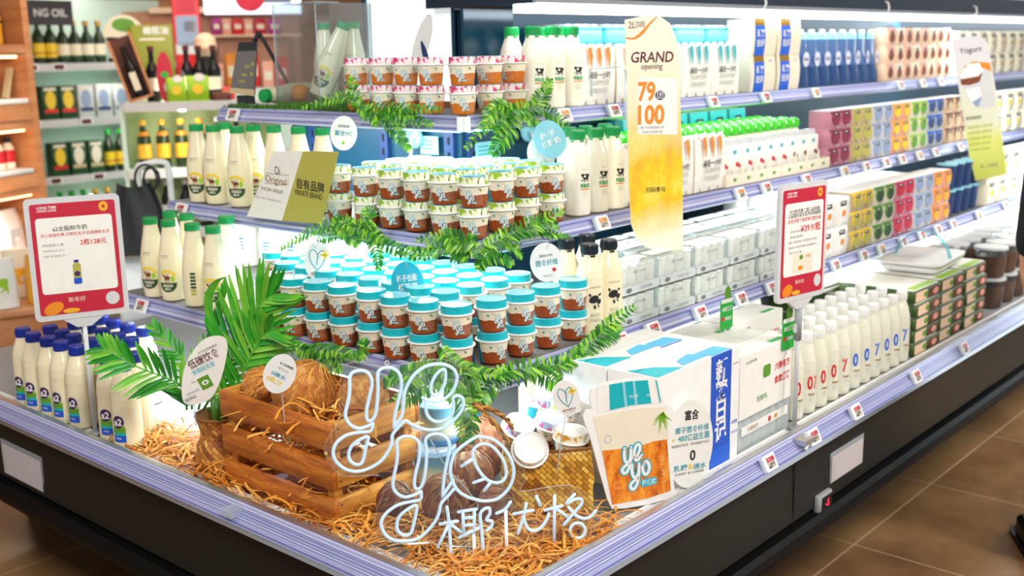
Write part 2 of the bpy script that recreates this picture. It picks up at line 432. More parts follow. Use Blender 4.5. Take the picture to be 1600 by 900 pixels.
    def build(s, name, parent=None, loc=None, rz=None, link=True):
        me = bpy.data.meshes.new(name); me.from_pydata(s.v, [], s.f)
        for m in s.mats: me.materials.append(M[m] if m in M else MATS[m])
        me.polygons.foreach_set('material_index', s.mi); me.polygons.foreach_set('use_smooth', s.sm)
        if s.uv is not None:
            ul = me.uv_layers.new(name='UVMap')
            for p in me.polygons:
                for li in p.loop_indices: ul.data[li].uv = s.uv(me.vertices[me.loops[li].vertex_index].co, p.normal)
        me.update()
        o = bpy.data.objects.new(name, me)
        if link: COL.objects.link(o)
        if parent is not None: o.parent = parent
        if loc is not None: o.location = loc
        if rz is not None: o.rotation_euler = (0, 0, rz)
        return o

def tag(o, label, cat, group=None, kind=None):
    o['label'] = label; o['category'] = cat
    if group: o['group'] = group
    if kind: o['kind'] = kind
    return o
def structure(o): o['kind'] = 'structure'; return o
def thing(name, label, cat, loc=(0, 0, 0), rz=0, group=None, tilt=None):
    o = bpy.data.objects.new(name, None); COL.objects.link(o); o.empty_display_size = .05
    o.location = loc; o.rotation_euler = (tilt[0], tilt[1], rz) if tilt else (0, 0, rz)
    return tag(o, label, cat, group)
_CH = {}
def kids(o):
    if o.name not in _CH: _CH[o.name] = [c for c in bpy.data.objects if c.parent == o]
    return _CH[o.name]
USED = set()
def place(proto, loc, rz=0, label='', group=None, tilt=None):
    """first call moves the prototype, later calls copy it with its parts and sub-parts"""
    if proto.name not in USED:
        kids(proto)
        for c in kids(proto): kids(c)
        USED.add(proto.name); r = proto
    else:
        r = proto.copy(); COL.objects.link(r)
        for ch in kids(proto):
            c = ch.copy(); COL.objects.link(c); c.parent = r
            for g in kids(ch):
                d = g.copy(); COL.objects.link(d); d.parent = c
    r.location = loc; r.rotation_euler = (tilt[0], tilt[1], rz) if tilt else (0, 0, rz)
    r['label'] = label
    if group: r['group'] = group
    return r
ORD = ['first', 'second', 'third', 'fourth', 'fifth', 'sixth', 'seventh', 'eighth', 'ninth', 'tenth', 'eleventh', 'twelfth', 'thirteenth', 'fourteenth', 'fifteenth', 'sixteenth', 'seventeenth', 'eighteenth', 'nineteenth', 'twentieth',
       'twenty-first', 'twenty-second', 'twenty-third', 'twenty-fourth', 'twenty-fifth', 'twenty-sixth', 'twenty-seventh', 'twenty-eighth', 'twenty-ninth', 'thirtieth']
ROW = ['front', 'second', 'third', 'fourth', 'fifth', 'sixth']
def jit(a): return random.uniform(-a, a)
def smooth_path(pts, n=4, closed=False):
    """Catmull-Rom through points of any dimension"""
    out = []; m = len(pts); K = len(pts[0])
    for i in range(m if closed else m - 1):
        g = lambda j: pts[j % m] if closed else pts[min(max(j, 0), m - 1)]
        p0, p1, p2, p3 = g(i - 1), g(i), g(i + 1), g(i + 2)
        for k in range(n):
            t = k / n
            out.append(tuple(.5 * (2 * p1[c] + (p2[c] - p0[c]) * t + (2 * p0[c] - 5 * p1[c] + 4 * p2[c] - p3[c]) * t * t + (3 * p1[c] - p0[c] - 3 * p2[c] + p3[c]) * t ** 3) for c in range(K)))
    if not closed: out.append(tuple(pts[-1]))
    return out
def ellipse(cx, cz, a, b, n=40, t=0): return [(cx + a * cos(2 * pi * k / n) * cos(t) - b * sin(2 * pi * k / n) * sin(t), cz + a * cos(2 * pi * k / n) * sin(t) + b * sin(2 * pi * k / n) * cos(t)) for k in range(n)]
def rrect(cx, cz, w, h, r, n=5):
    out = []
    for q, (sx, sz) in enumerate(((1, 1), (-1, 1), (-1, -1), (1, -1))):
        for k in range(n + 1):
            a = pi / 2 * (q + k / n); out.append((cx + sx * (w / 2 - r) + r * cos(a), cz + sz * (h / 2 - r) + r * sin(a)))
    return out
def rectp(cx, cz, w, h): return [(cx - w / 2, cz - h / 2), (cx + w / 2, cz - h / 2), (cx + w / 2, cz + h / 2), (cx - w / 2, cz + h / 2)]

# ------------------------------------------------------------------ the shop
mb = MB(); mb.add([(-6, -6, 0), (12, -6, 0), (12, 12, 0), (-6, 12, 0)], [(0, 1, 2, 3)], 'floor'); structure(mb.build('floor'))
M['wall_paint'] = flat('wall_paint', '#c08a62', .6, 0, .04)
mb = MB(); mb.box((3, 8.05, 1.5), (18, .1, 3), 'wall_paint'); structure(mb.build('wall_back'))
M['ceiling_paint'] = flat('ceiling_paint', '#d8d6d2', .7, 0, .04)
mb = MB(); mb.box((3, 3, 3.05), (18, 18, .1), 'ceiling_paint'); structure(mb.build('ceiling'))

# ------------------------------------------------------------------ refrigerated case
XR, YL, YT = 7.0, 2.45, 1.74
case = thing('refrigerated_display_case', 'long dark corner refrigerated display case with stepped lit shelves', 'display case', (0, 0, 0))
def run(prof, name, mats, side, end, parent=case, closed=True, gap=0.0, label=None):
    """sweep a cross section [(inward, z)] along one side of the case, mitred at the corner; side 'x' runs right, 'y' runs left"""
    m = MB(); n = len(prof)
    for i in range(n if closed else n - 1):
        a, b = prof[i], prof[(i + 1) % n]; mt = mats if isinstance(mats, str) else mats[i]
        if side == 'x': vs = [(a[0] + gap, a[0], a[1]), (end, a[0], a[1]), (end, b[0], b[1]), (b[0] + gap, b[0], b[1])]
        else: vs = [(a[0], a[0] + gap, a[1]), (a[0], end, a[1]), (b[0], end, b[1]), (b[0], b[0] + gap, b[1])]
        if side == 'y': vs = vs[::-1]
        m.add(vs, [(0, 1, 2, 3)], mt)
    if closed:
        for st in (0, 1):
            vs = []
            for a in prof:
                t = (a[0] + gap) if st == 0 else end
                vs.append((t, a[0], a[1]) if side == 'x' else (a[0], t, a[1]))
            m.add(vs, [tuple(range(n))], mats if isinstance(mats, str) else mats[0])
    o = m.build(name, parent)
    if label: o['label'] = label
    return o
for side, end in (('x', XR), ('y', YL)):
    run([(.035, .555), (.03, .385), (.05, .36), (.5, .36), (.5, .555)], 'base_panel', 'base_panel', side, end)
    run([(.005, .572), (.0, .562), (.012, .55), (.06, .548), (.06, .58)], 'trim_strip', ['steel', 'bumper', 'bumper', 'bumper', 'bumper'], side, end)
    # rounded bumper bar and the recessed plinth below it
    bp = [(.03 + .03 * (1 - cos(a)), .345 + .022 * sin(a)) for a in [pi / 2 - k * pi / 8 for k in range(9)]]
    run([(.016, .372), (.004, .362), (.0, .347), (.004, .332), (.02, .322), (.08, .318), (.08, .372)], 'bumper_bar', 'bumper', side, end)
    run([(.05, .322), (.09, .25), (.14, .19), (.30, .17), (.5, .17), (.5, .322)], 'lower_panel', 'bumper', side, end)
    run([(.34, .17), (.34, .0), (.5, .0), (.5, .17)], 'plinth', 'black', side, end)
    run([(.09, .576), (.09, .583), (.98, .583), (.98, .576)], 'deck', 'deck', side, end)
    # ribbed price rail
    pr = [(.0, .574)]; ms = []
    nr = 12
    for k in range(nr):
        a = k / nr; b = (k + .5) / nr; c = (k + 1) / nr
        f = lambda t, o: (.0 + .036 * t - o * .7, .574 + .033 * t + o * .7)
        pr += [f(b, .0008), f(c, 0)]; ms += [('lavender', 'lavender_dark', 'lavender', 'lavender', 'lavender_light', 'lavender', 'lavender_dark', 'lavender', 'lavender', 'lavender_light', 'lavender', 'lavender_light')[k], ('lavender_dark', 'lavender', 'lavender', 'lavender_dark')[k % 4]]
    pr += [(.046, .609), (.052, .607), (.052, .583), (.03, .57)]; ms += ['steel', 'steel', 'steel', 'steel', 'steel']
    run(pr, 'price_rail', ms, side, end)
    # slotted grille along the deck edge
    g = MB(); L = min(end, 4.2)
    def gp(t, d, z): return (t, d, z) if side == 'x' else (d, t, z)
    k = .09
    while k < L:
        c = gp(k, .073, .588); g.box(c, (.0035, .03, .003) if side == 'x' else (.03, .0035, .003), 'white'); k += .0085 if k < 1.6 else .016
    for d in (.056, .0885): g.box(gp((L + d) / 2, d, .588), (L - d, .004, .006) if side == 'x' else (.004, L - d, .006), 'white')
    run([(.052, .570), (.052, .574), (.09, .574), (.09, .570)], 'air_duct', 'black', side, end)
    g.build('deck_grille', case)
# shelves: set-back, top height
TIERS = {'top': (.725, 1.347), 'middle': (.53, 1.092), 'lowest': (.35, .854)}
for tn, (s_, zt) in TIERS.items():
    for side, end in (('x', XR), ('y', YT)):
        sb = run([(s_ + .018, zt - .016), (s_ + .018, zt), (1.0, zt), (1.0, zt - .016)], 'shelf_board', ['steel', 'shelf_mat', 'steel', 'white'], side, end, gap=.004)
        pr = [(s_, zt - .034)]; ms = []
        for k in range(5):
            f = lambda t, o: (s_ + .018 * t - o, zt - .034 + .036 * t + o * .5)
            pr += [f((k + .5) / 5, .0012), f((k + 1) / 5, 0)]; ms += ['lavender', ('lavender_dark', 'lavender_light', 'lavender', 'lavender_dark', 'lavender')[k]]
        pr += [(s_ + .022, zt + .001), (s_ + .022, zt - .018), (s_ + .006, zt - .038)]; ms += ['steel'] * 4
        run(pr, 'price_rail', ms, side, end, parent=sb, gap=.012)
        lt = run([(s_ + .03, zt - .028), (s_ + .03, zt - .017), (s_ + .055, zt - .017), (s_ + .055, zt - .028)], 'light_tube', 'led', side, end, parent=sb, gap=.02)
        e = MB()
        if side == 'x': e.box((s_ + .016, s_ + .008, zt - .018), (.010, .020, .036), 'white')
        else: e.box((s_ + .008, s_ + .016, zt - .018), (.020, .010, .036), 'white')
        e.build('end_cap', sb)
        # bracket arms under the shelf
        for k in range(2 if side == 'y' else 6):
            t = (1.05 + k * .62) if side == 'y' else 1.02 + k * 1.15
            b = MB(); c = ((s_ + .1 + .98) / 2, zt - .03)
            if side == 'y': b.box((c[0], t, c[1]), (.86 - s_, .012, .028), 'steel')
            else: b.box((t, c[0], c[1]), (.012, .86 - s_, .028), 'steel')
            b.build('bracket_arm', sb)
        # lamp light of the tube
        pw = (21.0, 7.5)[side == 'y']
        Lr = (end - s_)
        if side == 'x': area('shelf_tube_light', ((s_ + end) / 2, s_ + .05, zt - .03), ((s_ + end) / 2, s_ + .10, zt - .3), Lr, .03, pw, (.80, .95, 1))
        else: area('shelf_tube_light', (s_ + .05, (s_ + end) / 2, zt - .03), (s_ + .10, (s_ + end) / 2, zt - .3), .03, Lr, pw, (.80, .95, 1))
# back walls
run([(1.0, .58), (1.0, 1.335), (1.03, 1.335), (1.03, .58)], 'back_panel', 'tower', 'y', YT)
run([(1.0, .58), (1.0, 1.60), (1.03, 1.60), (1.03, .58)], 'back_panel', 'tower', 'x', XR)
# slotted uprights, sockets and labels on the back walls near the inner corner
for t, side in ((1.30, 'y'), (1.62, 'y'), (1.035, 'y'), (1.35, 'x'), (1.035, 'x'), (1.9, 'x'), (2.5, 'x')):
    u = MB(); zc, hh = .96, .74
    if side == 'x': u.box((t, .993, zc), (.035, .014, hh), 'navy')
    else: u.box((.993, t, zc), (.014, .035, hh), 'navy')
    for k in range(18):
        z = .62 + k * .04
        if side == 'x': u.box((t, .985, z), (.006, .003, .02), 'black')
        else: u.box((.985, t, z), (.003, .006, .02), 'black')
    u.build('slotted_upright', case)
# canopy over the right-hand run
cn = MB()
cn.add([(1.0, .74, 1.615), (XR, .74, 1.615), (XR, .74, 1.70), (1.0, .74, 1.70), (1.0, 1.12, 1.615), (XR, 1.12, 1.615), (XR, 1.12, 1.70), (1.0, 1.12, 1.70)],
       [(0, 1, 2, 3), (4, 7, 6, 5), (0, 4, 5, 1), (3, 2, 6, 7), (0, 3, 7, 4), (1, 5, 6, 2)], 'canopy')
cn = cn.build('canopy', case)
l = MB(); l.box(((1.0 + XR) / 2, .785, 1.603), (XR - 1.02, .055, .02), 'led'); l.build('light_tube', cn)
l = MB(); l.box(((1.0 + XR) / 2, .733, 1.622), (XR - 1.0, .012, .012), 'steel'); l.build('canopy_trim', cn)
area('canopy_tube_light', (3.9, .80, 1.59), (3.9, .82, 1.3), 5.8, .04, 26, (.80, .95, 1))
for k in range(5):
    h = MB(); x = 2.15 + k * .98
    h.tube([(x, .735, 1.66), (x, .722, 1.655), (x, .716, 1.635), (x, .722, 1.618), (x, .733, 1.616)], .004, 'white', 6); h.build('hook', cn)
# lit end panel of the upper case
ep = MB(); ep.box((1.04, 1.22, 1.515), (.02, .37, .30), 'panel_lit'); ep = ep.build('end_panel', case)
fr = MB()
for a, b in ((1.04, .012), (1.40, .012)): fr.box((1.036, a, 1.515), (.03, b, .32), 'dark_glass')
fr.box((1.036, 1.22, 1.662), (.03, .39, .012), 'canopy'); fr.build('end_panel_frame', ep)
pt = MB()
T = Matrix.Translation((1.028, 1.20, 1.49)) @ Matrix.Rotation(-pi / 2, 4, 'Z')
pt.face(ellipse(.03, .03, .03, .09, 24, -.45), 0, 'white', T); pt.face(ellipse(.055, -.03, .012, .075, 20, .35), -.001, 'navy', T)
pt.face(rectp(.075, -.10, .03, .02), -.001, 'green_cap', T); pt.face(ellipse(-.06, -.06, .05, .02, 20, .2), -.001, 'lavender_light', T)
pt.build('end_panel_picture', ep)
# glass side pane with the lettering at the start of the right-hand run
gp_ = MB(); gp_.box((1.10, .985, 1.48), (.20, .012, .26), 'dark_glass'); gp_.build('glass_pane', case)
lt = MB(); lt.text('Fashion Life', 1.12, 1.47, w=.11, mat='white', y=.978); lt.build('lettering', case)
for k in range(4):
    b = MB(); b.box((1.2 - .0, .965, 1.40 + k * .045), (.30, .02, .006), 'gold')
# notices and thermometer on the base
def notice(name, loc, rz, w, h, parent=case, label=None):
    m = MB(); m.box((0, .001, 0), (w + .014, .002, h + .014), 'frosted'); m.box((0, -.001, -.004), (w, .001, h), 'note_paper')
    for k in range(9): m.box((-w / 2 + .012, -.0018, h / 2 - .02 - k * h / 11), (.004, .0004, .004), 'grey')
    o = m.build(name, parent, loc, rz)
    if label: o['label'] = label
notice('notice_pocket', (1.391, .031, .459), 0, .18, .068)
notice('notice_pocket', (.031, 1.72, .443), -pi / 2, .22, .085)
m = MB(); m.rbox((0, 0, 0), (.075, .016, .05), .006, 'grey'); m.box((.004, -.009, 0), (.05, .003, .036), 'black')
m.text('-5', .004, 0, h=.018, mat='digit_lit', y=-.0112, bold=.01); o = m.build('temperature_display', case, (1.25, .027, .388)); o['label'] = 'small red digit display'
for x in (1.10, 2.9): m = MB(); m.box((x, .0305, .46), (.003, .002, .17), 'black'); m.build('panel_seam', case)
# rail joiner clip
m = MB(); m.box((1.10, .012, .596), (.05, .034, .012), 'steel'); m.tube([(1.08, -.004, .582), (1.10, .0, .59), (1.12, .02, .606)], .004, 'white', 6); m.build('rail_joiner', case)
m = MB(); m.box((.012, .72, .594), (.034, .035, .014), 'frosted'); m.build('rail_joiner', case)

# ------------------------------------------------------------------ brush lettering used on the cups
def _n(pts): return [((a - 640) / 480, (340 - b) / 480) for a, b in pts]
LOGO = [_n(smooth_path(p, 3)) for p in (
    [(480, 130), (478, 200), (490, 258), (520, 275), (545, 235), (552, 130)],
    [(552, 130), (548, 250), (530, 330), (500, 375), (465, 370), (455, 335), (490, 305), (540, 285)],
    [(575, 235), (620, 222), (650, 160), (640, 115), (610, 118), (588, 180), (590, 240), (620, 270), (668, 228)],
    [(565, 310), (563, 370), (580, 430), (610, 440), (640, 390), (642, 310)],
    [(642, 310), (640, 420), (625, 500), (590, 555), (555, 545), (550, 505), (590, 475), (638, 450)],
    [(705, 300), (682, 350), (692, 412), (728, 432), (757, 380), (745, 322), (712, 296), (695, 335)])]
def logo(mb, u, v, size, fill, border, y=-.001, bw=.105, fw=.05, hanzi=True, T=None):
    for i, st in enumerate(LOGO): mb.ribbon([(u + a * size, v + b * size) for a, b in st], bw * size, border, y - .00003 * i, T)
    if hanzi: mb.strip(rrect(u + .24 * size, v - .37 * size, .40 * size, .17 * size, .07 * size), y, border, T)
    for i, st in enumerate(LOGO): mb.ribbon([(u + a * size, v + b * size) for a, b in st], fw * size, fill, y - .0006 - .00003 * i, T)
    if hanzi: mb.text('椰优格', u + .25 * size, v - .37 * size, w=.34 * size, h=.12 * size, mat=fill, y=y - .0006, bold=.02, T=T)
def bend(dst, src, th, z, rf, eps=.0005):
    """wrap the flat pieces of SRC round a lathed body"""
    out = []
    for u, y, w in src.v:
        r = rf(z + w) + eps - (y + .001) * .6; a = th + u / r
        out.append((r * sin(a), -r * cos(a), z + w))
    for f, mi, sm in zip(src.f, src.mi, src.sm): pass
    b = len(dst.v); dst.v += out
    for f, mi, sm in zip(src.f, src.mi, src.sm):
        dst.f.append(tuple(b + k for k in f)); dst.mi.append(dst.mat(src.mats[mi])); dst.sm.append(sm)
def rfun(prof):
    def f(z):
        for (r0, z0), (r1, z1) in zip(prof, prof[1:]):
            if z0 <= z <= z1 and z1 > z0: return r0 + (r1 - r0) * (z - z0) / (z1 - z0)
        return prof[-1][0] if z > prof[-1][1] else prof[0][0]
    return f

# ------------------------------------------------------------------ yogurt cups
CUPH = .0675
M['logo_teal'] = flat('logo_teal', '#6fb4bc', .45)
def make_cup(lidmat, label, topmat):
    m = MB()
    pr = [(.0262, 0), (.0272, .0015), (.0278, .004), (.0330, .0465), (.0336, .047), (.0372, .048), (.0378, .0495), (.0372, .051), (.033, .0512)]
    m.lathe(pr[:4], label, 28); m.lathe(pr[3:], 'white', 28, caps=False)
    rf = rfun(pr[:4])
    g = MB(); logo(g, 0, 0, .031, 'white', 'logo_teal', hanzi=True); bend(m, g, .05, .0235, rf)
    for k in range(5): m.wrap('COCONUT YOGURT'[: 10 + (k % 3) * 2], .72, .0255 - k * .0042, rf, h=.0017, mat='peach', bold=.01)
    m.wrap('PURE', -.45, .0405, rf, h=.0022, mat='grey_ink'); m.wpoly(ellipse(0, 0, .0032, .0032, 12), -.78, .0375, rf, 'teal_ink')
    for k in range(3): m.wpoly([(-.004 + k * .002, .004), (.003 + k * .002, -.005), (.0035 + k * .002, -.004), (-.003 + k * .002, .005)], .70, .040, rf, 'label_green')
    cup = thing('yogurt_cup', '', 'yogurt cup'); m.build('cup_body', cup)
    l = MB(); l.lathe([(.0328, .0513), (.0322, .0672)], lidmat, 28, caps=False)
    l.lathe([(.0322, .0672), (.0316, .0678), (.030, .0678), (.0285, .0662), (.0, .066)], topmat, 28, caps=False)
    l.build('lid', cup)
    return cup
M['teal_top'] = flat('teal_top', '#8fd6e6', .12, 0, .05, 40, .5)
cup_teal = make_cup('lid_teal', 'cup_label', 'teal_top')
cup_green = make_cup('lid_green', 'cup_label', 'teal_top')
cup_pink = make_cup('lid_pink', 'cup_label_orange', 'teal_top')

def back(p, d):
    h = Vector((p.x - EYE.x, p.y - EYE.y, 0)).normalized(); return p + h * d
def stack(proto, x, y, z, rz, n, desc, where, grp):
    for k in range(n):
        lv = {1: ['single'], 2: ['lower', 'upper']}[n][k]
        place(proto, (x + jit(.001), y + jit(.001), z + k * (CUPH + .0012) + .0038), rz + jit(.25), f'{desc} yogurt cup, {lv} in {where}', grp)
zt = TIERS['lowest'][1]
front3 = [(427, 522), (464, 528), (502, 536), (540, 544), (584, 554), (622, 564), (665, 575), (716, 583), (770, 572), (814, 560), (854, 547), (895, 534)]
pts3 = [back(P(a, b, z=zt), .0275) for a, b in front3]
for i, p in enumerate(pts3):
    face = -1.2 + .02 * i if i < 8 else -.55
    stack(cup_teal, p.x, p.y, zt, face + .15, 2, 'teal-lidded coconut', f'the {ORD[i]} front stack from the palm, lowest shelf', 'teal-lidded yogurt cups on the lowest shelf')
def grid_back(pts, rows, step):
    out = []
    for r in range(1, rows + 1):
        line = []
        for i, p in enumerate(pts):
            ci = min(range(len(pts)), key=lambda k: pts[k].x + pts[k].y)
            if i < ci: q = Vector((p.x + step * r, p.y + step * .35, p.z))
            else: q = Vector((p.x + step * .35, p.y + step * r, p.z))
            line.append(q)
        out.append(line)
    return out
taken = [(p.x, p.y) for p in pts3]
def free(x, y, r=.0765): return all((x - a) ** 2 + (y - b) ** 2 > r * r for a, b in taken)
for r in range(1, 5):
    n = 0
    c0 = .395 + .078 * r
    cand = [(c0, c0 + .079 * k) for k in range(11, -1, -1)] + [(c0 + .079 * k, c0) for k in range(1, 6)]
    for x, y in cand:
        if y > (1.13, 1.27, 1.24, 1.05)[r - 1] or x > .74: continue
        if not free(x, y): continue
        taken.append((x, y)); n += 1
        stack(cup_teal, x, y, zt, -1.0 + jit(1.2), 2, 'teal-lidded coconut', f'{ORD[n-1]} stack of the {ROW[r]} row, lowest shelf', 'teal-lidded yogurt cups on the lowest shelf')
zt = TIERS['middle'][1]
front2 = [(532, 350), (575, 353), (615, 357), (654, 361), (696, 365), (744, 370), (783, 364), (822, 352), (862, 343)]
pts2 = []
for i, (a, b) in enumerate(front2):
    p = P(a, b - 3, z=zt)
    p = P(a, b, x=.565) if i < 5 else (Vector((.578, .560, zt)) if i == 5 else P(a, b, y=.565))
    p = back(Vector((p.x, p.y, zt)), .02 if i != 5 else 0); pts2.append(p)
for i, p in enumerate(pts2):
    stack(cup_green, p.x, p.y, zt, (-1.0 + .02 * i if i < 6 else -.35), 2, 'green-patterned', f'the {ORD[i]} front stack from the card, middle shelf', 'green-lidded yogurt cups on the middle shelf')
taken = [(p.x, p.y) for p in pts2]
for r in range(1, 4):
    n = 0; c0 = .60 + .079 * r
    for x, y in [(c0, c0 + .079 * k) for k in range(6, -1, -1)] + [(c0 + .079 * k, c0) for k in range(1, 4)]:
        if y > 1.06 or x > .95 or not free(x, y): continue
        taken.append((x, y)); n += 1
        stack(cup_green, x, y, zt, jit(2), 2, 'green-patterned', f'{ORD[n-1]} stack of the {ROW[r]} row, middle shelf', 'green-lidded yogurt cups on the middle shelf')
zt = TIERS['top'][1]
front1 = [(560, 171), (600, 172), (637, 172), (675, 173), (719, 175), (766, 172), (803, 168)]
for i, (a, b) in enumerate(front1):
    p = P(a, b, x=.775) if i < 4 else (Vector((.772, .772, zt)) if i == 4 else P(a, b, y=.775))
    stack(cup_pink, p.x, p.y, zt, -.95 if i < 5 else -1.7, 2, 'pink-lidded', f'the {ORD[i]} stack from the acrylic box, top shelf', 'pink-lidded yogurt cups on the top shelf')

# ------------------------------------------------------------------ bottles
def make_fresh(label_mat='milk_warm', plain=False):
    pr = [(.026, 0), (.0305, .003), (.0322, .015), (.0340, .05), (.0346, .08), (.0338, .105), (.0305, .132), (.0255, .158), (.0212, .18), (.0185, .195), (.0180, .203)]
    m = MB(); m.lathe(pr, label_mat, 28); rf = rfun(pr)
    m.wrap('原生 鲜牛奶', -.15, .125, rf, w=.022, mat='ink'); m.wrap('FRESH 950ml', -.15, .119, rf, w=.020, mat='grey_ink')
    if not plain:
        arc = [(.026 * cos(a), .026 * sin(a)) for a in [.35 + k * .18 for k in range(13)]]
        arc += [(.019 * cos(a), .019 * sin(a)) for a in [.35 + k * .18 for k in range(12, -1, -1)]]
        g = MB(); n = 13
        g.add([(u, -.001, v) for u, v in arc], [(k, k + 1, 2 * n - 2 - k, 2 * n - 1 - k) for k in range(n - 1)], 'yellow')
        g.strip([(.026 * cos(a), .026 * sin(a) - .010) for a in [pi + k * pi / 14 for k in range(15)]], -.001, 'dark_green')
        g.strip(ellipse(0, .004, .009, .006, 14), -.001, 'brown'); g.strip(ellipse(-.010, .009, .004, .0035, 10), -.001, 'brown')
        for q in (-.006, -.001, .005): g.strip(rectp(q, -.006, .002, .011), -.001, 'brown')
        g.strip(ellipse(.015, .001, .006, .009, 12), -.0012, 'lime')
        g.text('FRESH', 0, -.018, w=.028, mat='cream', y=-.0016, bold=.03); g.text('MILK', 0, -.027, w=.018, mat='cream', y=-.0016, bold=.03)
        g.text('Original', 0, .014, w=.014, mat='ink', y=-.0016)
        bend(m, g, -.05, .062, rf)
        g = MB()
        for k in range(7): g.strip(rectp(0, .03 - k * .009, .014, .006), -.001, 'dark_green' if k < 5 else 'olive')
        bend(m, g, 1.9, .06, rf)
    b = thing('milk_bottle', '', 'milk bottle'); m.build('bottle_body', b); c = MB(); c.lathe([(.0195, .2005), (.0198, .203), (.0196, .216), (.0185, .219), (.0, .2195)], 'green_cap', 24, caps=False)
    c.lathe([(.0202, .2005), (.0202, .204)], 'green_cap', 24, caps=True); c.build('cap', b)
    return tag(b, '', 'milk bottle')
fresh = make_fresh()
zt = TIERS['lowest'][1]
L3 = [(241, .40), (269, .405), (305, .405), (337, .41)]
for i, (px, x) in enumerate(L3):
    p = P(px, 420, x=x); place(fresh, (x, p.y, zt + .0016), (-1.0, -.95, -2.7, -1.0)[i], f'green-capped cream milk bottle, {ORD[i]} from the open end in the front row, lowest shelf', 'green-capped milk bottles')
for i, (px, x) in enumerate([(272, .50), (298, .50)]):
    p = P(px, 420, x=x); place(fresh, (x, p.y, zt + .0016), -1.2, f'green-capped milk bottle half hidden behind the front bottles, {ORD[i]} of two, lowest shelf', 'green-capped milk bottles')
big = make_fresh('milk', True)
p = P(360, 400, x=.505); place(big, (.50, p.y, zt + .0016), -.8, 'bright white green-capped bottle behind the teal cups at the end of the row', 'green-capped milk bottles'); big.scale = (1.12, 1.12, 1.04)
zt = TIERS['middle'][1]
for i, px in enumerate((311, 335, 370)):
    p = P(px, 260, x=.585); place(fresh, (.585 + .004 * i, p.y, zt + .0016), -.95, f'green-capped cream milk bottle, {ORD[i]} from the open end, middle shelf front row', 'green-capped milk bottles')
for i, px in enumerate((398, 430, 468, 505)):
    p = P(px, 240, x=.66); place(fresh, (.66, p.y, zt + .0016), -.6, f'green-capped milk bottle in bright light behind the private brand card, {ORD[i]} of four', 'green-capped milk bottles')
p = P(352, 230, x=.67); place(fresh, (.67, p.y, zt + .0016), -.6, 'green-capped milk bottle in the second row seen between front bottles, middle shelf', 'green-capped milk bottles')

def make_square(capmat, bodymat, kind):
    pr = [(.0265, 0), (.0292, .003), (.0298, .012), (.0300, .12), (.0296, .135), (.0270, .152), (.0215, .168), (.0180, .178), (.0175, .192)]
    m = MB(); m.lathe(pr, bodymat, 32, sq=.12); rf0 = rfun(pr)
    rf = lambda z: rf0(z) + .0014
    g = MB()
    if kind == 'cow':
        for a, b, c, d in ((0, 0, .011, .007), (-.010, .004, .005, .004), (.010, .003, .004, .005)): g.strip(ellipse(a, b, c, d, 12), -.001, 'cow_black')
        for q in (-.007, -.003, .005, .009): g.strip(rectp(q, -.009, .002, .008), -.001, 'cow_black')
        g.strip(ellipse(-.004, .001, .004, .003, 10), -.0013, 'milk'); g.strip(ellipse(-.013, -.009, .003, .002, 8), -.001, 'green_cap')
        g.text('CLASSY · KISS', 0, .018, w=.022, mat='grey_ink', y=-.001)
        g.text('原真态度', 0, -.022, w=.034, h=.011, mat='green_cap', y=-.001, bold=.02); g.strip(rectp(0, -.031, .034, .003), -.001, 'orange')
        for k in range(3): g.text('鲜牛奶 950ml', 0, -.039 - k * .005, w=.02, mat='light_ink', y=-.001)
        bend(m, g, 0, .098, rf)
        g2 = MB(); g2.strip(rectp(0, 0, .012, .05), -.001, 'tan'); g2.strip(rectp(0, -.03, .010, .010), -.0013, 'brown'); bend(m, g2, 1.75, .06, rf)
    elif kind == 'black':
        for a, b, c, d in ((-.004, .002, .013, .009), (.010, -.004, .007, .006), (-.014, .012, .004, .004), (.012, .012, .005, .003), (-.002, -.016, .003, .006), (.008, -.014, .002, .006)): g.strip(ellipse(a, b, c, d, 12, .3), -.001, 'cow_black')
        g.text('CLASSY·KISS', 0, .030, w=.03, mat='gold', y=-.001)
        g.text('鲜牛奶', 0, -.035, w=.024, h=.010, mat='light_ink', y=-.001); g.text('原味酸奶', 0, -.047, w=.03, h=.009, mat='light_ink', y=-.001)
        bend(m, g, 0, .085, rf)
    b = thing('milk_bottle', '', 'milk bottle'); m.build('bottle_body', b); c = MB()
    c.lathe([(.0190, .187), (.0196, .189), (.0194, .2075), (.0182, .211), (.0, .2112)], capmat, 24, caps=False)
    for k in range(24): c.box((.0195 * cos(k * pi / 12), .0195 * sin(k * pi / 12), .198), (.0016, .0016, .015), capmat, None)
    c.lathe([(.0186, .182), (.0186, .186)], capmat, 24); c.build('cap', b)
    return tag(b, '', 'milk bottle')
cow = make_square('green_cap', 'milk', 'cow')
zt = TIERS['top'][1]
for i, (px, y) in enumerate(((833, .775), (864, .775), (893, .775))):
    p = P(px, 120, y=y); place(cow, (p.x, y, zt + .0016), -.22, f'green-capped white milk bottle with a cow, {ORD[i]} from the pink-lidded cups, top shelf', 'cow milk bottles')
for i, px in enumerate((800, 848, 880)):
    p = P(px, 100, y=.86); place(cow, (p.x, .86, zt + .0016), -.3, f'green-capped cow milk bottle in the second row, {ORD[i]} from the corner, top shelf', 'cow milk bottles')
zt = TIERS['middle'][1]
for i, (px, y) in enumerate(((902, .59), (931, .59), (957, .59))):
    p = P(px, 270, y=y); place(cow, (p.x, y, zt + .0016), -.15, f'green-capped white milk bottle with a cow, {ORD[i]} from the green-lidded cups, middle shelf', 'cow milk bottles')
for i, px in enumerate((890, 915, 945)):
    p = P(px, 250, y=.67); place(cow, (p.x, .67, zt + .0016), -.15, f'green-capped cow milk bottle in the second row, {ORD[i]} from the corner, middle shelf', 'cow milk bottles')
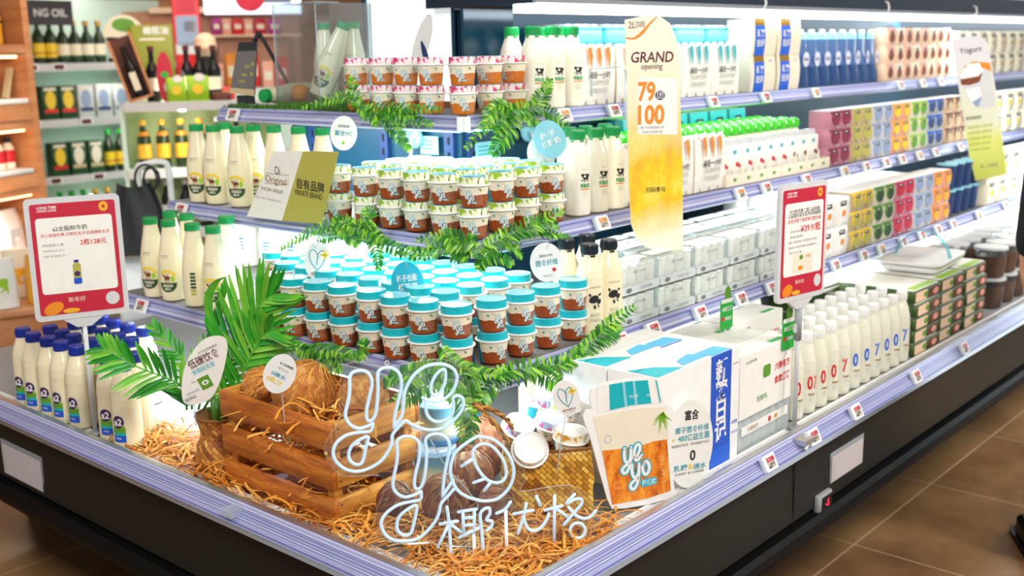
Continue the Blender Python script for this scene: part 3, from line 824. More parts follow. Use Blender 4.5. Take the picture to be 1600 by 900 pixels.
blackb = make_square('black_cap', 'milk_warm', 'black')
zt = TIERS['lowest'][1]
for i, (px, y, t) in enumerate(((921, .405, 'front'), (951, .405, 'front'), (885, .49, 'second'), (917, .49, 'second'))):
    p = P(px, 440, y=y); place(blackb, (p.x, y, zt + .0016), -.45, f'black-capped milk bottle with cow patches, {ORD[i % 2]} in the {t} row, lowest shelf', 'black-capped milk bottles')

# blue-white bottles deep on the lowest shelf, behind the teal cups
def make_plain():
    pr = [(.036, 0), (.042, .004), (.044, .03), (.046, .08), (.044, .11), (.036, .142), (.027, .165), (.024, .172)]
    m = MB(); m.lathe(pr, 'milk', 28); rf = rfun(pr); g = MB()
    for k in range(5): g.strip(rectp(jit(.004), .02 - k * .010, .026 - .003 * (k % 3), .006), -.001, 'blue')
    bend(m, g, -.1, .07, rf); b = thing('milk_jug', '', 'milk jug'); m.build('bottle_body', b); c = MB(); c.lathe([(.0255, .170), (.0258, .186), (.0, .187)], 'green_cap', 22, caps=False); c.build('cap', b)
    return tag(b, '', 'milk jug')
jug = make_plain()
for i, (px, x) in enumerate(((388, .83), (428, .83), (466, .83), (506, .83), (546, .83), (588, .83), (632, .83))):
    p = P(px, 390, x=x); place(jug, (x, p.y, zt + .0016), -1.1, f'wide white bottle with blue print deep behind the teal cups, {ORD[i]} from the open end', 'bottles behind the teal cups')

# blue-capped bottles on the deck
def make_bluecap():
    pr = [(.027, 0), (.0318, .003), (.0330, .012), (.0332, .06), (.0322, .095), (.0318, .11), (.0322, .120), (.0310, .140), (.0262, .160), (.0205, .176), (.0180, .184), (.0175, .192)]
    m = MB(); m.lathe(pr, 'milk_warm', 28, sq=.05); rf0 = rfun(pr); rf = lambda z: rf0(z) + .001
    g = MB(); g.strip(rectp(0, -.022, .034, .024), -.0008, 'label_green'); g.strip(rectp(0, -.040, .034, .020), -.0008, 'label_blue'); g.strip(rectp(0, -.030, .034, .006), -.001, 'teal')
    g.strip(rectp(0, -.012, .034, .004), -.001, 'lime'); g.strip(ellipse(0, 0, .0155, .0155, 22), -.0014, 'purple'); g.text('a2', 0, 0, w=.021, mat='white', y=-.0022, bold=.03)
    g.text('MILK', 0, -.040, w=.014, mat='white', y=-.0022)
    bend(m, g, 0, .068, rf); b = thing('milk_bottle', '', 'milk bottle'); m.build('bottle_body', b); c = MB()
    c.lathe([(.0188, .1855), (.0192, .188), (.0190, .2065), (.0178, .2095), (.0, .210)], 'blue_cap', 24, caps=False)
    for k in range(28): c.box((.019 * cos(k * pi / 14), .019 * sin(k * pi / 14), .197), (.0014, .0014, .016), 'blue_cap')
    c.build('cap', b); return tag(b, '', 'milk bottle')
a2 = make_bluecap(); n = 0
rows_a2 = [(.090, 1.765, 8), (.163, 1.762, 7), (.236, 1.760, 5), (.309, 1.757, 4)]
for r, (x, y0, cnt) in enumerate(rows_a2):
    for k in range(cnt):
        if r == 0 and k == 5: continue
        place(a2, (x + jit(.004), y0 - .0735 * k + jit(.003), .5925 if x < .1 else .5845), -1.15 + jit(.12), f'blue-capped milk bottle, {ORD[k]} from the far end in the {ROW[r]} row on the deck', 'blue-capped milk bottles')

# ------------------------------------------------------------------ packs along the right-hand run
def make_wave_pack(accent):
    """four-pack in a white card sleeve with waisted gussets and a bulged front"""
    w, d, h = .166, .075, .155; m = MB(); n = 10
    def bulge(v): return .010 * sin(pi * min(1, max(0, v)))
    fr = []
    for j in range(n + 1):
        v = j / n; fr.append([(-w / 2 + w * i / 4, -d / 2 + .004 - bulge(v) * (1 - abs(i - 2) / 3), h * v) for i in range(5)])
    vs = [p for r in fr for p in r]; m.add(vs, [(j * 5 + i, j * 5 + i + 1, (j + 1) * 5 + i + 1, (j + 1) * 5 + i) for j in range(n) for i in range(4)], 'paper', True)
    bk = [(a, d / 2, c) for a, b, c in (fr[0][0], fr[0][4], fr[n][4], fr[n][0])]
    m.add(bk, [(1, 0, 3, 2)], 'paper')
    m.add([*fr[n], bk[2], bk[3]], [(0, 1, 2, 3, 4, 5, 6)], 'white'); m.add([*fr[0], bk[1], bk[0]], [(6, 5, 4, 3, 2, 1, 0)], 'paper')
    for e in (0, 4):
        L = [fr[j][e] for j in range(n + 1)] + [(fr[0][e][0], d / 2, h), (fr[0][e][0], d / 2, 0)]
        m.add(L, [tuple(range(len(L)))[:: (1 if e else -1)]], 'cream')
    y = lambda v, i: fr[round(v * n)][2][1]
    o = thing('yogurt_multipack', '', 'yogurt pack'); m.build('sleeve', o)
    g = MB()
    for u in (-.0415, 0, .0415):
        g.add([(u - .007, -d / 2 - .0040, h), (u + .007, -d / 2 - .0040, h), (u + .0085, -d / 2 - .0085, h * .86), (u, -d / 2 - .0105, h * .60), (u - .0085, -d / 2 - .0085, h * .86)], [(4, 3, 2, 1, 0)], accent)
    g.build('gusset', o)
    t = MB(); yy = -d / 2 - .0078
    t.text('餐后一小时', 0, h * .52, w=.10, h=.020, mat='ink', y=yy, bold=.01); t.text('双歧杆菌', 0, h * .39, w=.09, h=.015, mat='light_ink', y=yy); t.text('风味发酵乳', 0, h * .25, w=.09, h=.015, mat='light_ink', y=yy + .001)
    for k in range(3): t.face(ellipse(-.05 + k * .05, h * .06, .007, .007, 10), -d / 2 - .003, 'ivory')
    t.build('lettering', o)
    for k in range(4):
        c = MB(); c.rbox((-.062 + .0415 * k, -d / 2 + .006, h + .004), (.012, .012, .012), .002, 'white'); c.build('cap', o)
    return o
wave_o = make_wave_pack('orange'); wave_b = make_wave_pack('teal')
def make_stripe_box():
    w, d, h = .165, .09, .118; m = MB(); n = 6
    vs = []
    for j in range(n + 1):
        v = j / n; b = .006 * sin(pi * v)
        vs += [(-w / 2, -d / 2 - b, h * v), (w / 2, -d / 2 - b, h * v), (w / 2, d / 2, h * v), (-w / 2, d / 2, h * v)]
    m.add(vs, [(j * 4 + i, j * 4 + (i + 1) % 4, (j + 1) * 4 + (i + 1) % 4, (j + 1) * 4 + i) for j in range(n) for i in range(4)], 'cream')
    m.add(vs[-4:], [(0, 1, 2, 3)], 'cream'); m.add(vs[:4], [(3, 2, 1, 0)], 'cream')
    o = thing('milk_carton_pack', '', 'milk carton'); m.build('box', o)
    g = MB(); cx = -.028
    for j in range(n):
        a, b = j / n, (j + 1) / n; f = lambda v: -d / 2 - .006 * sin(pi * v) - .0006
        mt = 'gold' if j == n - 1 else 'blue'
        g.add([(cx - .034, f(a), h * a), (cx + .034, f(a), h * a), (cx + .034, f(b), h * b), (cx - .034, f(b), h * b)], [(0, 1, 2, 3)], mt)
    g.text('新糖', cx, h * .62, w=.05, h=.026, mat='white', y=-d / 2 - .0085, bold=.03); g.text('日记', cx, h * .34, w=.05, h=.026, mat='white', y=-d / 2 - .0085, bold=.03)
    g.text('0乳糖', .045, h * .85, w=.02, mat='blue', y=-d / 2 - .006); g.build('blue_stripe', o)
    return o
stripe = make_stripe_box()
def make_pouch():
    w, h = .082, .195; m = MB(); nx, nz = 6, 8; F = []; B = []
    for j in range(nz + 1):
        v = j / nz; th = .032 * (1 - v) ** .8 + .002
        for i in range(nx + 1):
            u = i / nx; k = sin(pi * u) ** .5 if 0 < u < 1 else 0
            x = -w / 2 + w * u; z = h * v
            F.append((x, -th * k + .004 * sin(v * 9 + u * 5) * k, z)); B.append((x, th * k, z))
    idx = [(j * (nx + 1) + i, j * (nx + 1) + i + 1, (j + 1) * (nx + 1) + i + 1, (j + 1) * (nx + 1) + i) for j in range(nz) for i in range(nx)]
    m.add([F[k] for k in range(len(F))], [f for k, f in enumerate(idx) if k // nx < 3], 'slate_dark', True)
    m.add(F, [f for k, f in enumerate(idx) if 3 <= k // nx < 7], 'pouch', True); m.add(F, [f for k, f in enumerate(idx) if k // nx >= 7], 'aqua', True)
    m.add(B, [f[::-1] for f in idx], 'pouch', True)
    o = thing('yogurt_pouch', '', 'pouch'); m.build('bag', o)
    s = MB(); s.lathe([(.012, .0), (.012, .016), (.0, .017)], 'ivory', 14, T=Matrix.Translation((0, 0, h - .006))); s.build('spout', o)
    t = MB(); t.face(ellipse(0, .10, .02, .026, 18), -.030, 'lavender_light'); t.text('酸奶', 0, .10, w=.024, mat='navy', y=-.0315, bold=.02); t.build('label', o)
    return o
M['pouch'] = flat('pouch', '#4a6a9a', .18, 0, .15, 30, .4); M['slate_dark'] = flat('slate_dark', '#2a4a7a', .25, 0, .1)
pouch = make_pouch()
def make_fruit_pack(top, base, fruit, cat='yogurt pack', w=.082, h=.0615, d=.075, fs=1.2):
    m = MB(); n = 6; vs = []
    for j in range(n + 1):
        v = j / n; b = .006 * sin(pi * v); k = 1 - .05 * (1 - v)
        vs += [(-w / 2 * k, -d / 2 - b, h * v), (w / 2 * k, -d / 2 - b, h * v), (w / 2 * k, d / 2, h * v), (-w / 2 * k, d / 2, h * v)]
    m.add(vs, [(j * 4 + i, j * 4 + (i + 1) % 4, (j + 1) * 4 + (i + 1) % 4, (j + 1) * 4 + i) for j in range(n) for i in range(4)], base, True)
    m.add(vs[-4:], [(0, 1, 2, 3)], 'white'); m.add(vs[:4], [(3, 2, 1, 0)], base)
    o = thing('fruit_yogurt_pack', '', cat); m.build('carton', o)
    g = MB()
    for j in range(n - 1, n):
        a, b = j / n, (j + 1) / n; f = lambda v: -d / 2 - .006 * sin(pi * v) - .0006
        g.add([(-w / 2 * .97, f(a), h * a), (w / 2 * .97, f(a), h * a), (w / 2 * .985, f(b), h * b), (-w / 2 * .985, f(b), h * b)], [(0, 1, 2, 3)], top, True)
    g.face(ellipse(0, h * .58, w * .36 * fs, h * .32 * fs, 18), -d / 2 - .0066, top); g.face(ellipse(w * .04, h * .46, w * .26 * fs, h * .24 * fs, 16), -d / 2 - .0070, fruit); g.face(rectp(0, h * .80, w * .36, h * .17), -d / 2 - .0074, 'ink'); g.face(rectp(-.004, h * .82, w * .2, h * .05), -d / 2 - .0078, 'white')
    g.face(rectp(w * .2, h * .12, w * .3, h * .06), -d / 2 - .0046, 'light_grey'); g.build('print', o)
    return o
def run_grid(proto, xs, y, z, nz, h, lab, grp, rz=0):
    """columns of a stacked product; lab(column, layer) gives the words"""
    for i, x in enumerate(xs):
        for k in range(nz):
            place(proto, (x, y + jit(.002), z + .0016 + k * (h + .0008)), rz + jit(.02), lab(i, k), grp)
LAY3 = ['bottom', 'middle', 'topmost']; LAY2 = ['bottom', 'top']
z1, z2, z3, zd = 1.347, 1.092, .854, .5835
M['rose'] = flat('rose', '#d08aa0', .4)
# top shelf
for i, x in enumerate([1.302 + .171 * k for k in range(5)]):
    o = x < 1.7
    place(wave_o if o else wave_b, (x, .80, z1 + .0016), jit(.02), f'white yogurt multipack with {"orange" if o else "teal"} gussets, {ORD[i]} from the bottles, top shelf', 'white multipacks on the top shelf')
for i, x in enumerate((2.235, 2.415)):
    for k in range(2):
        place(stripe, (x, .815, z1 + .0016 + k * .119), 0, f'beige carton with a blue stripe, {LAY2[k]} of the {ORD[i]} stack beside the multipacks', 'blue striped cartons')
for i in range(8):
    place(pouch, (2.56 + .086 * i, .80, z1 + .0016), jit(.15), f'dark blue yogurt pouch, {ORD[i]} from the blue striped cartons', 'blue pouches on the top shelf')
pk = [make_fruit_pack('salmon', 'peach', 'brown', h=.07), make_fruit_pack('cream', 'peach', 'brown', h=.07)]
for c in range(8):
    run_grid(pk[c % 2], [3.27 + .088 * c], .80, z1, 3, .07, lambda i, k, c=c: f'{("pink and peach", "cream and brown")[c % 2]} yogurt pack, {LAY3[k]} of the {ORD[c]} stack past the pouches', 'pink yogurt packs')
pale = make_fruit_pack('ivory', 'ivory', 'tan', w=.13, h=.10, fs=.55)
for c in range(9): run_grid(pale, [4.06 + .14 * c], .80, z1, 2, .10, lambda i, k, c=c: f'pale yellow yogurt carton, {LAY2[k]} of the {ORD[c]} stack at the far end, top shelf', 'pale yellow cartons on the top shelf')
# blue trays stacked deep on the top shelf
m = MB(); m.rbox((0, 0, .02), (.17, .12, .04), .012, 'sky'); m.rbox((0, 0, .043), (.176, .126, .006), .012, 'aqua')
tr = thing('food_tray', '', 'tray'); m.build('tray_body', tr)
for k in range(4): l = MB(); l.rbox((-.06 + .04 * k, 0, .05), (.03, .10, .008), .008, 'white'); l.build('pack', tr)
for i in range(6):
    for k in range(4): place(tr, (1.37 + .185 * i, .915, z1 + .0016 + k * .0555), 0, f'blue tray deep on the top shelf, {ORD[k]} up in the {ORD[i]} stack', 'blue trays on the top shelf')
# middle shelf
for i, x in enumerate([1.238 + .171 * k for k in range(3)]):
    place(wave_o, (x, .605, z2 + .0016), jit(.02), f'white yogurt multipack with orange gussets, {ORD[i]} from the bottles, middle shelf', 'white multipacks on the middle shelf')
tray = MB(); W_ = .335
for a, b in (((0, -.055, .018), (W_, .002, .036)), ((0, .055, .018), (W_, .002, .036)), ((-W_ / 2, 0, .018), (.002, .11, .036)), ((W_ / 2, 0, .018), (.002, .11, .036)), ((0, 0, .001), (W_, .11, .002))): tray.box(a, b, 'cream')
for k in range(4):
    tray.face(ellipse(-.12 + k * .08, .018, .008, .006, 12), -.0566, 'label_green'); tray.text('牧场', -.108 + k * .08, .018, w=.012, mat='label_green', y=-.0566)
tray_o = thing('display_tray', '', 'tray'); tray.build('card_tray', tray_o)
for k in range(3):   # pale fins at the front of the tray
    f = MB(); f.prism([(-.008, 0), (.008, 0), (.004, .028), (0, .034), (-.004, .028)], -.0575, -.0555, 'cream', Matrix.Translation((-.08 + .08 * k, 0, .034))); f.build('card_fin', tray_o)
for i in range(2): place(tray_o, (1.825 + .34 * i, .615, z2 + .0018), 0, f'cream card tray of fruit yogurts, {ORD[i]} from the multipacks', 'cream display trays')
def make_sachet(fruit):
    w, h, d = .068, .132, .05; m = MB()
    m.rbox((0, 0, h * .42), (w, d, h * .84), .010, 'paper'); m.box((0, 0, h * .90), (w * .96, d * .5, h * .14), 'light_grey', None, .8)
    o = thing('fruit_yogurt_pack', '', 'yogurt pack'); m.build('pack_body', o); g = MB()
    g.face(ellipse(.008, h * .42, .009, .0075, 12), -d / 2 - .0008, fruit); g.face(ellipse(.020, h * .38, .007, .006, 12), -d / 2 - .0008, fruit)
    g.face(ellipse(-.008, h * .70, .012, .008, 12), -d / 2 - .0008, 'aqua'); g.text('酸奶', -.008, h * .70, w=.015, mat='teal_ink', y=-d / 2 - .0016); g.build('print', o)
    return o
sa = [make_sachet('red'), make_sachet('brown')]
for i in range(9):
    r = i < 6
    place(sa[0 if r else 1], (1.69 + .0735 * i, .615, z2 + .0042), jit(.05), f'white pack printed with {"red cherries" if r else "brown nuts"}, {ORD[i]} in the card trays', 'white fruit packs in the card trays')
m = MB(); prb = [(.022, 0), (.024, .003), (.024, .106), (.018, .13), (.013, .136)]; m.lathe(prb, 'milk', 16); gb = thing('small_bottle', '', 'bottle'); m.build('bottle_body', gb)
M['cap_lime'] = flat('cap_lime', '#3fce1e', .2, 0, .05, 30, .4)
c = MB(); c.lathe([(.0165, .134), (.0205, .138), (.0225, .149), (.020, .160), (.011, .1665), (.0, .1675)], 'cap_lime', 16, caps=False); c.build('cap', gb)
n = 0
for r in range(4):
    for k in range(20):
        x = 1.36 + .0515 * k + .02 * (r % 2)
        if x > 2.33 or (r == 0 and x < 1.66): continue
        place(gb, (x, .675 + .049 * r, z2 + .0016), 0, f'small milk bottle with round lime green cap, {ORD[k]} along the {ROW[r]} row', 'lime-capped small bottles')
M['teal_bag'] = flat('teal_bag', '#1f8a8c', .2, 0, .2, 30)
tl_ = make_fruit_pack('teal', 'teal_bag', 'plum', w=.11, h=.195, fs=.6)
for i in range(6): place(tl_, (1.62 + .125 * i, .905, z2 + .0016), 0, f'teal food bag deep behind the lime-capped bottles, {ORD[i]} along', 'teal bags on the middle shelf')
cols = [('plum', 'rose', 'plum', 'burgundy'), ('olive', 'tan', 'olive', 'olive green'), ('slate', 'light_grey', 'slate', 'grey blue'), ('amber', 'salmon', 'yellow', 'yellow'), ('lime', 'ivory', 'label_green', 'lime green'), ('blue', 'light_grey', 'navy', 'bright blue')]
fp = {c[3]: make_fruit_pack(c[0], c[1], c[2]) for c in cols}
for ci, c in enumerate(cols):
    for q in range(2):
        run_grid(fp[c[3]], [2.375 + .172 * ci + .0845 * q], .605, z2, 3, .0615, lambda i, k, c=c, q=q: f'{c[3]} fruit yogurt pack on the middle shelf, {LAY3[k]} of its {ORD[q]} column', 'coloured fruit packs on the middle shelf')
cb = make_fruit_pack('brown', 'peach', 'tan')
for c in range(3): run_grid(cb, [3.43 + .088 * c], .605, z2, 3, .0615, lambda i, k, c=c: f'brown topped yogurt pack past the blue ones, {LAY3[k]} of the {ORD[c]} column', 'brown packs on the middle shelf')
pale2 = make_fruit_pack('ivory', 'ivory', 'yellow', w=.13, h=.09, fs=.6)
for c in range(9): run_grid(pale2, [3.76 + .14 * c], .61, z2, 2, .09, lambda i, k, c=c: f'pale yellow yogurt carton, {LAY2[k]} of the {ORD[c]} stack at the far end, middle shelf', 'pale yellow cartons on the middle shelf')
# lowest shelf: clear packs of little jars
def make_jar_pack():
    o = thing('jar_multipack', '', 'yogurt pack')
    s = MB(); s.box((0, 0, .009), (.152, .076, .018), 'white'); s.face(ellipse(-.05, .009, .012, .006, 12), -.0385, 'grey_ink'); s.text('CLASSY KISS', .02, .009, w=.05, mat='grey_ink', y=-.0386); s.build('card_base', o)
    for k in range(4):
        j = MB(); j.lathe([(.0155, 0), (.0165, .003), (.0175, .04), (.0185, .042), (.0185, .047), (.0, .0475)], 'jar_glass', 14, caps=False, T=Matrix.Translation((-.057 + .038 * k, -.016, .0185))); j.build('jar', o)
    f = MB(); f.rbox((0, 0, .036), (.156, .080, .071), .010, 'clear'); f.build('film_wrap', o)
    t = MB(); t.rbox((0, .012, .0705), (.15, .040, .003), .008, 'paper'); t.text('酸奶 4x100g', 0, .05, w=.05, mat='grey_ink', y=-.0345); t.build('card_top', o)
    return o
M['jar_glass'] = flat('jar_glass', '#f0eee4', .1, 0, .06, 40, .6)
jp = make_jar_pack()
for r in range(3):
    for i in range(6):
        for k in range(2):
            if r and i == 0: continue
            place(jp, (.96 + .165 * i + .02 * r, .415 + .10 * r, z3 + .0016 + k * .0745), jit(.03), f'clear pack of white yogurt jars, {LAY2[k]} of the {ORD[i]} stack, {ROW[r]} row', 'clear jar packs on the lowest shelf')
wb = make_fruit_pack('white', 'paper', 'orange', w=.095, h=.09, fs=.5)
run_grid(wb, [1.945, 2.045], .415, z3, 2, .09, lambda i, k: f'grey white carton beside the red price sign, {LAY2[k]} of the {ORD[i]} stack', 'grey white cartons')
cols = [('yellow', 'tan', 'olive', 'yellow'), ('label_green', 'ivory', 'dark_green', 'leaf green'), ('berry', 'rose', 'crimson', 'red'), ('slate', 'light_grey', 'slate', 'grey blue'), ('orange', 'salmon', 'amber', 'orange')]
fp3 = {c[3]: make_fruit_pack(c[0], c[1], c[2]) for c in cols}
for ci, c in enumerate(cols):
    for q in range(2):
        run_grid(fp3[c[3]], [2.145 + .172 * ci + .0845 * q], .415, z3, 3, .0615, lambda i, k, c=c, q=q: f'{c[3]} fruit yogurt pack on the lowest shelf, {LAY3[k]} of its {ORD[q]} column', 'coloured fruit packs on the lowest shelf')
for r in range(3):   # white tops of the second rows
    run_grid(wb, [1.95 + .1 * i for i in range(9)], .505 + .085 * r, z3, 2, .09, lambda i, k, r=r: f'white carton behind the coloured packs, {LAY2[k]} of the {ORD[i]} stack, {ROW[r+1]} row', 'white cartons behind the coloured packs')
m = MB(); m.lathe([(.026, 0), (.028, .003), (.034, .085), (.036, .087), (.036, .091)], 'navy', 20); dk = thing('dessert_cup', '', 'dessert cup'); m.build('cup_body', dk)
c = MB(); c.lathe([(.037, .0905), (.037, .097), (.0, .098)], 'aqua', 20, caps=False); c.build('lid', dk)
for i in range(4):
    for k in range(2): place(dk, (3.04 + .085 * i, .42, z3 + .0016 + k * .099), 0, f'dark dessert cup, {LAY2[k]} of the {ORD[i]} stack past the orange packs', 'dark dessert cups')
pale3 = make_fruit_pack('ivory', 'cream', 'yellow', w=.13, h=.10, fs=.6)
for c in range(9): run_grid(pale3, [3.43 + .14 * c], .42, z3, 2, .10, lambda i, k, c=c: f'cream yogurt carton, {LAY2[k]} of the {ORD[c]} stack at the far end, lowest shelf', 'cream cartons on the lowest shelf')

# ------------------------------------------------------------------ the deck on the right
def carton_a(x0, y0, label, front=True):
    w, d, h = .325, .125, .262; o = thing('milk_carton_box', label, 'carton', (x0 + w / 2, y0 + d / 2, zd + .0012))
    m = MB(); m.box((0, 0, h / 2), (w, d, h), 'white'); m.build('box', o)
    g = MB(); y = -d / 2
    g.face(rectp(.085, h / 2, .085, h), y - .0008, 'label_blue'); g.text('新', .085, h * .86, w=.05, mat='white', y=y - .0014, bold=.03); g.text('糖', .085, h * .68, w=.05, mat='white', y=y - .0014, bold=.03)
    g.text('日', .085, h * .50, w=.04, mat='white', y=y - .0014, bold=.03); g.text('记', .085, h * .32, w=.05, mat='white', y=y - .0014, bold=.03); g.face(rectp(.085, h * .09, .085, h * .17), y - .0014, 'blue')
    g.text('CLASSY·KISS', .145, h * .86, w=.026, mat='ink', y=y - .0008); g.text('0蔗糖', .146, h * .34, w=.024, mat='label_blue', y=y - .0008); g.text('7种益生菌', .146, h * .25, w=.026, mat='label_blue', y=y - .0008)
    g.build('front_print', o)
    t = MB()
    t.add([(-.155, -.058, h + .0008), (-.06, -.058, h + .0008), (-.10, -.01, h + .0008), (-.155, .02, h + .0008)], [(0, 1, 2, 3)], 'cyan'); t.add([(-.05, -.05, h + .0008), (.05, -.05, h + .0008), (.03, -.01, h + .0008), (-.03, -.02, h + .0008)], [(0, 1, 2, 3)], 'sky')
    t.add([(.05, -.0615, h + .0008), (.13, -.0615, h + .0008), (.12, -.02, h + .0008), (.04, -.02, h + .0008)], [(0, 1, 2, 3)], 'sky')
    t.box((0, 0, h + .0002), (w * .98, .0025, .0012), 'light_grey'); t.build('top_flap', o); return o
carton_a(.612, .094, 'white milk carton with a blue stripe standing at the front beside the oval sign')
carton_a(.612, .224, 'white milk carton directly behind the front blue striped one')
def carton_b(x0, y0, label):
    w, d, h = .245, .14, .15; o = thing('milk_carton_box', label, 'carton', (x0 + w / 2, y0 + d / 2, zd + .081))
    m = MB(); m.box((0, 0, h / 2), (w, d, h), 'paper'); m.build('box', o); y = -d / 2
    g = MB(); g.text('CLASSY·KISS', -.075, h * .88, w=.05, mat='ink', y=y - .0008); g.face(rrect(0, h * .62, .035, .03, .008), y - .0008, 'label_green')
    g.text('六物有方', .075, h * .62, w=.075, h=.02, mat='red', y=y - .0008, bold=.02); g.text('食欲满满', .075, h * .40, w=.075, h=.02, mat='red', y=y - .0008, bold=.02)
    g.text('发酵乳', -.02, h * .22, w=.05, h=.014, mat='label_green', y=y - .0008); g.build('front_print', o)
    t = MB(); t.box((0, 0, h + .0002), (w * .98, .0025, .0012), 'light_grey'); t.add([(.04, -.06, h + .0008), (.1, -.06, h + .0008), (.1, -.045, h + .0008), (.04, -.045, h + .0008)], [(0, 1, 2, 3)], 'bright_green'); t.build('top_flap', o)
    b = thing('bottle_multipack', f'clear wrapped pack of small bottles under the {label}'[:80].rsplit(' ', 1)[0], 'yogurt pack', (x0 + w / 2, y0 + d / 2, zd + .0012))
    for k in range(6):
        q = MB(); q.lathe([(.016, 0), (.018, .004), (.018, .055), (.013, .068), (.0, .069)], 'milk', 14, caps=False, T=Matrix.Translation((-.1 + .04 * k, -.045, .001))); q.build('bottle', b)
    f = MB(); f.box((0, 0, .0385), (w - .004, d - .004, .076), 'frosted'); f.build('film_wrap', b)
    s = MB(); s.box((0, -d / 2 + .0005, .05), (w * .9, .001, .022), 'paper'); s.text('六物有方', -.06, .05, w=.05, mat='gold', y=-d / 2 - .0008); s.face(ellipse(.02, .05, .007, .007, 12), -d / 2 - .0008, 'red'); s.face(ellipse(.05, .05, .007, .006, 12), -d / 2 - .0008, 'orange'); s.build('label', b)
    return o
b1 = carton_b(.947, .096, 'cream milk carton with red characters at the front of the deck')
b2 = carton_b(.947, .240, 'cream milk carton behind the red lettered one')
b3 = carton_b(1.20, .255, 'cream milk carton behind the white-capped bottles')
for i, (x, y, s_) in enumerate(((.66, .35, .20), (.92, .385, .17))):
    m = MB(); m.box((0, 0, s_ / 2), (.25, .1, s_), 'white'); m.box((0, -.0505, s_ * .55), (.25, .001, s_ * .4), 'aqua'); m.box((0, 0, s_ + .0002), (.245, .0025, .0012), 'light_grey')
    o = thing('milk_carton_box', f'plain white carton deep on the deck, {ORD[i]} from the corner', 'carton', (x + .125, y + .05, zd + .0012)); m.build('box', o)
# green hanging tags clipped on the cartons
def tagcard(x, y, z, lab, rz=0):
    o = thing('shelf_talker', lab, 'tag', (x, y, z), rz); m = MB()
    m.prism(rrect(0, .045, .05, .075, .006), -.0008, .0008, 'bright_green'); m.prism(ellipse(.004, .095, .012, .018, 16), -.0008, .0008, 'label_green')
    m.text('食欲满满', 0, .058, w=.04, h=.012, mat='white', y=-.0016, bold=.02); m.text('六物有方', .005, .034, w=.03, h=.010, mat='white', y=-.0016, bold=.02); m.face(ellipse(-.016, .034, .006, .006, 12), -.0016, 'red')
    m.face(rectp(0, .078, .046, .010), -.0016, 'paper'); m.build('card', o)
    c = MB(); c.tube([(0, .001, .01), (0, .003, .0), (0, .002, -.006)], .0012, 'white', 6); c.build('clip', o); return o
tagcard(1.160, .091, zd + .20, 'green tag with white characters on the front red lettered carton', -.1)
tagcard(1.12, .236, zd + .235, 'green tag standing on the carton further back', -.1)
# white-capped bottles with big digits
def make_digit(txt, col):
    pr = [(.023, 0), (.0272, .003), (.0282, .012), (.0285, .05), (.0280, .10), (.0285, .115), (.0265, .138), (.0205, .162), (.0150, .178), (.0138, .184), (.0138, .196)]
    m = MB(); m.lathe(pr, 'milk_soft', 26); rf = rfun(pr)
    for k, ch in enumerate(txt): m.wrap(ch, -.15 + (.62 * k if len(txt) > 1 else .0), .083, rf, w=.0155 if ch == '0' else .0145, h=.036, mat=col, bold=.03)
    m.wrap('PAPI', .05, .052, rf, w=.019, h=.006, mat='gold', bold=.04)
    for k in range(4): m.wrap(('酸奶饮品', '0蔗糖 0脂肪', 'NET 300g', '250g')[k], .05, .043 - k * .005, rf, h=.0028, mat='light_ink')
    o = thing('drink_bottle', '', 'drink bottle'); m.build('bottle_body', o)
    c = MB(); c.lathe([(.0150, .188), (.0156, .190), (.0154, .2065), (.0142, .2095), (.0, .21)], 'white', 20, caps=False); c.lathe([(.0158, .184), (.0158, .187)], 'white', 20)
    for k in range(20): c.box((.0155 * cos(k * pi / 10), .0155 * sin(k * pi / 10), .198), (.0013, .0013, .014), 'white')
    c.build('cap', o); return o
M['milk_soft'] = flat('milk_soft', '#e6e5d2', .18, 0, .04, 20, .4)
D = {(t, c): make_digit(t, c) for t, c in (('0', 'red'), ('07', 'red'), ('7', 'red'), ('0', 'blue'), ('7', 'blue'))}
seq = [('0', 'red'), ('07', 'red'), ('0', 'red'), ('0', 'red'), ('7', 'red'), ('0', 'blue'), ('0', 'blue'), ('7', 'blue'), ('0', 'blue'), ('0', 'blue'), ('7', 'blue')]
for i, k in enumerate(seq): place(D[k], (1.258 + .0665 * i, .124, zd + .0016), -.42 + jit(.08), f'white-capped drink bottle marked {k[0]} in {k[1]}, {ORD[i]} from the cartons', 'digit bottles in the front row')
for r in range(1, 3):
    for i in range(11):
        if r == 2 and i < 4: continue
        place(D[seq[(i + r) % 11]], (1.27 + .0665 * i, .124 + .066 * r, zd + .0016), jit(1.5), f'white-capped drink bottle behind the front ones, {ORD[i]} in the {ROW[r]} row', 'digit bottles in the rows behind')
# plain white bottles in the deck's back row
m = MB(); prp = [(.026, 0), (.030, .003), (.031, .12), (.022, .155), (.015, .17)]; m.lathe(prp, 'milk', 18); pb = thing('drink_bottle', '', 'drink bottle'); m.build('bottle_body', pb)
c = MB(); c.lathe([(.0175, .168), (.0175, .19), (.0, .191)], 'white', 18, caps=False); c.build('cap', pb)
for r in range(2):
    for i in range(15): place(pb, (.80 + .072 * i + .03 * r, .545 + .075 * r, zd + .0016), 0, f'pale bottle deep under the lowest shelf, {ORD[i]} in the {ORD[r]} row', 'pale bottles under the lowest shelf')
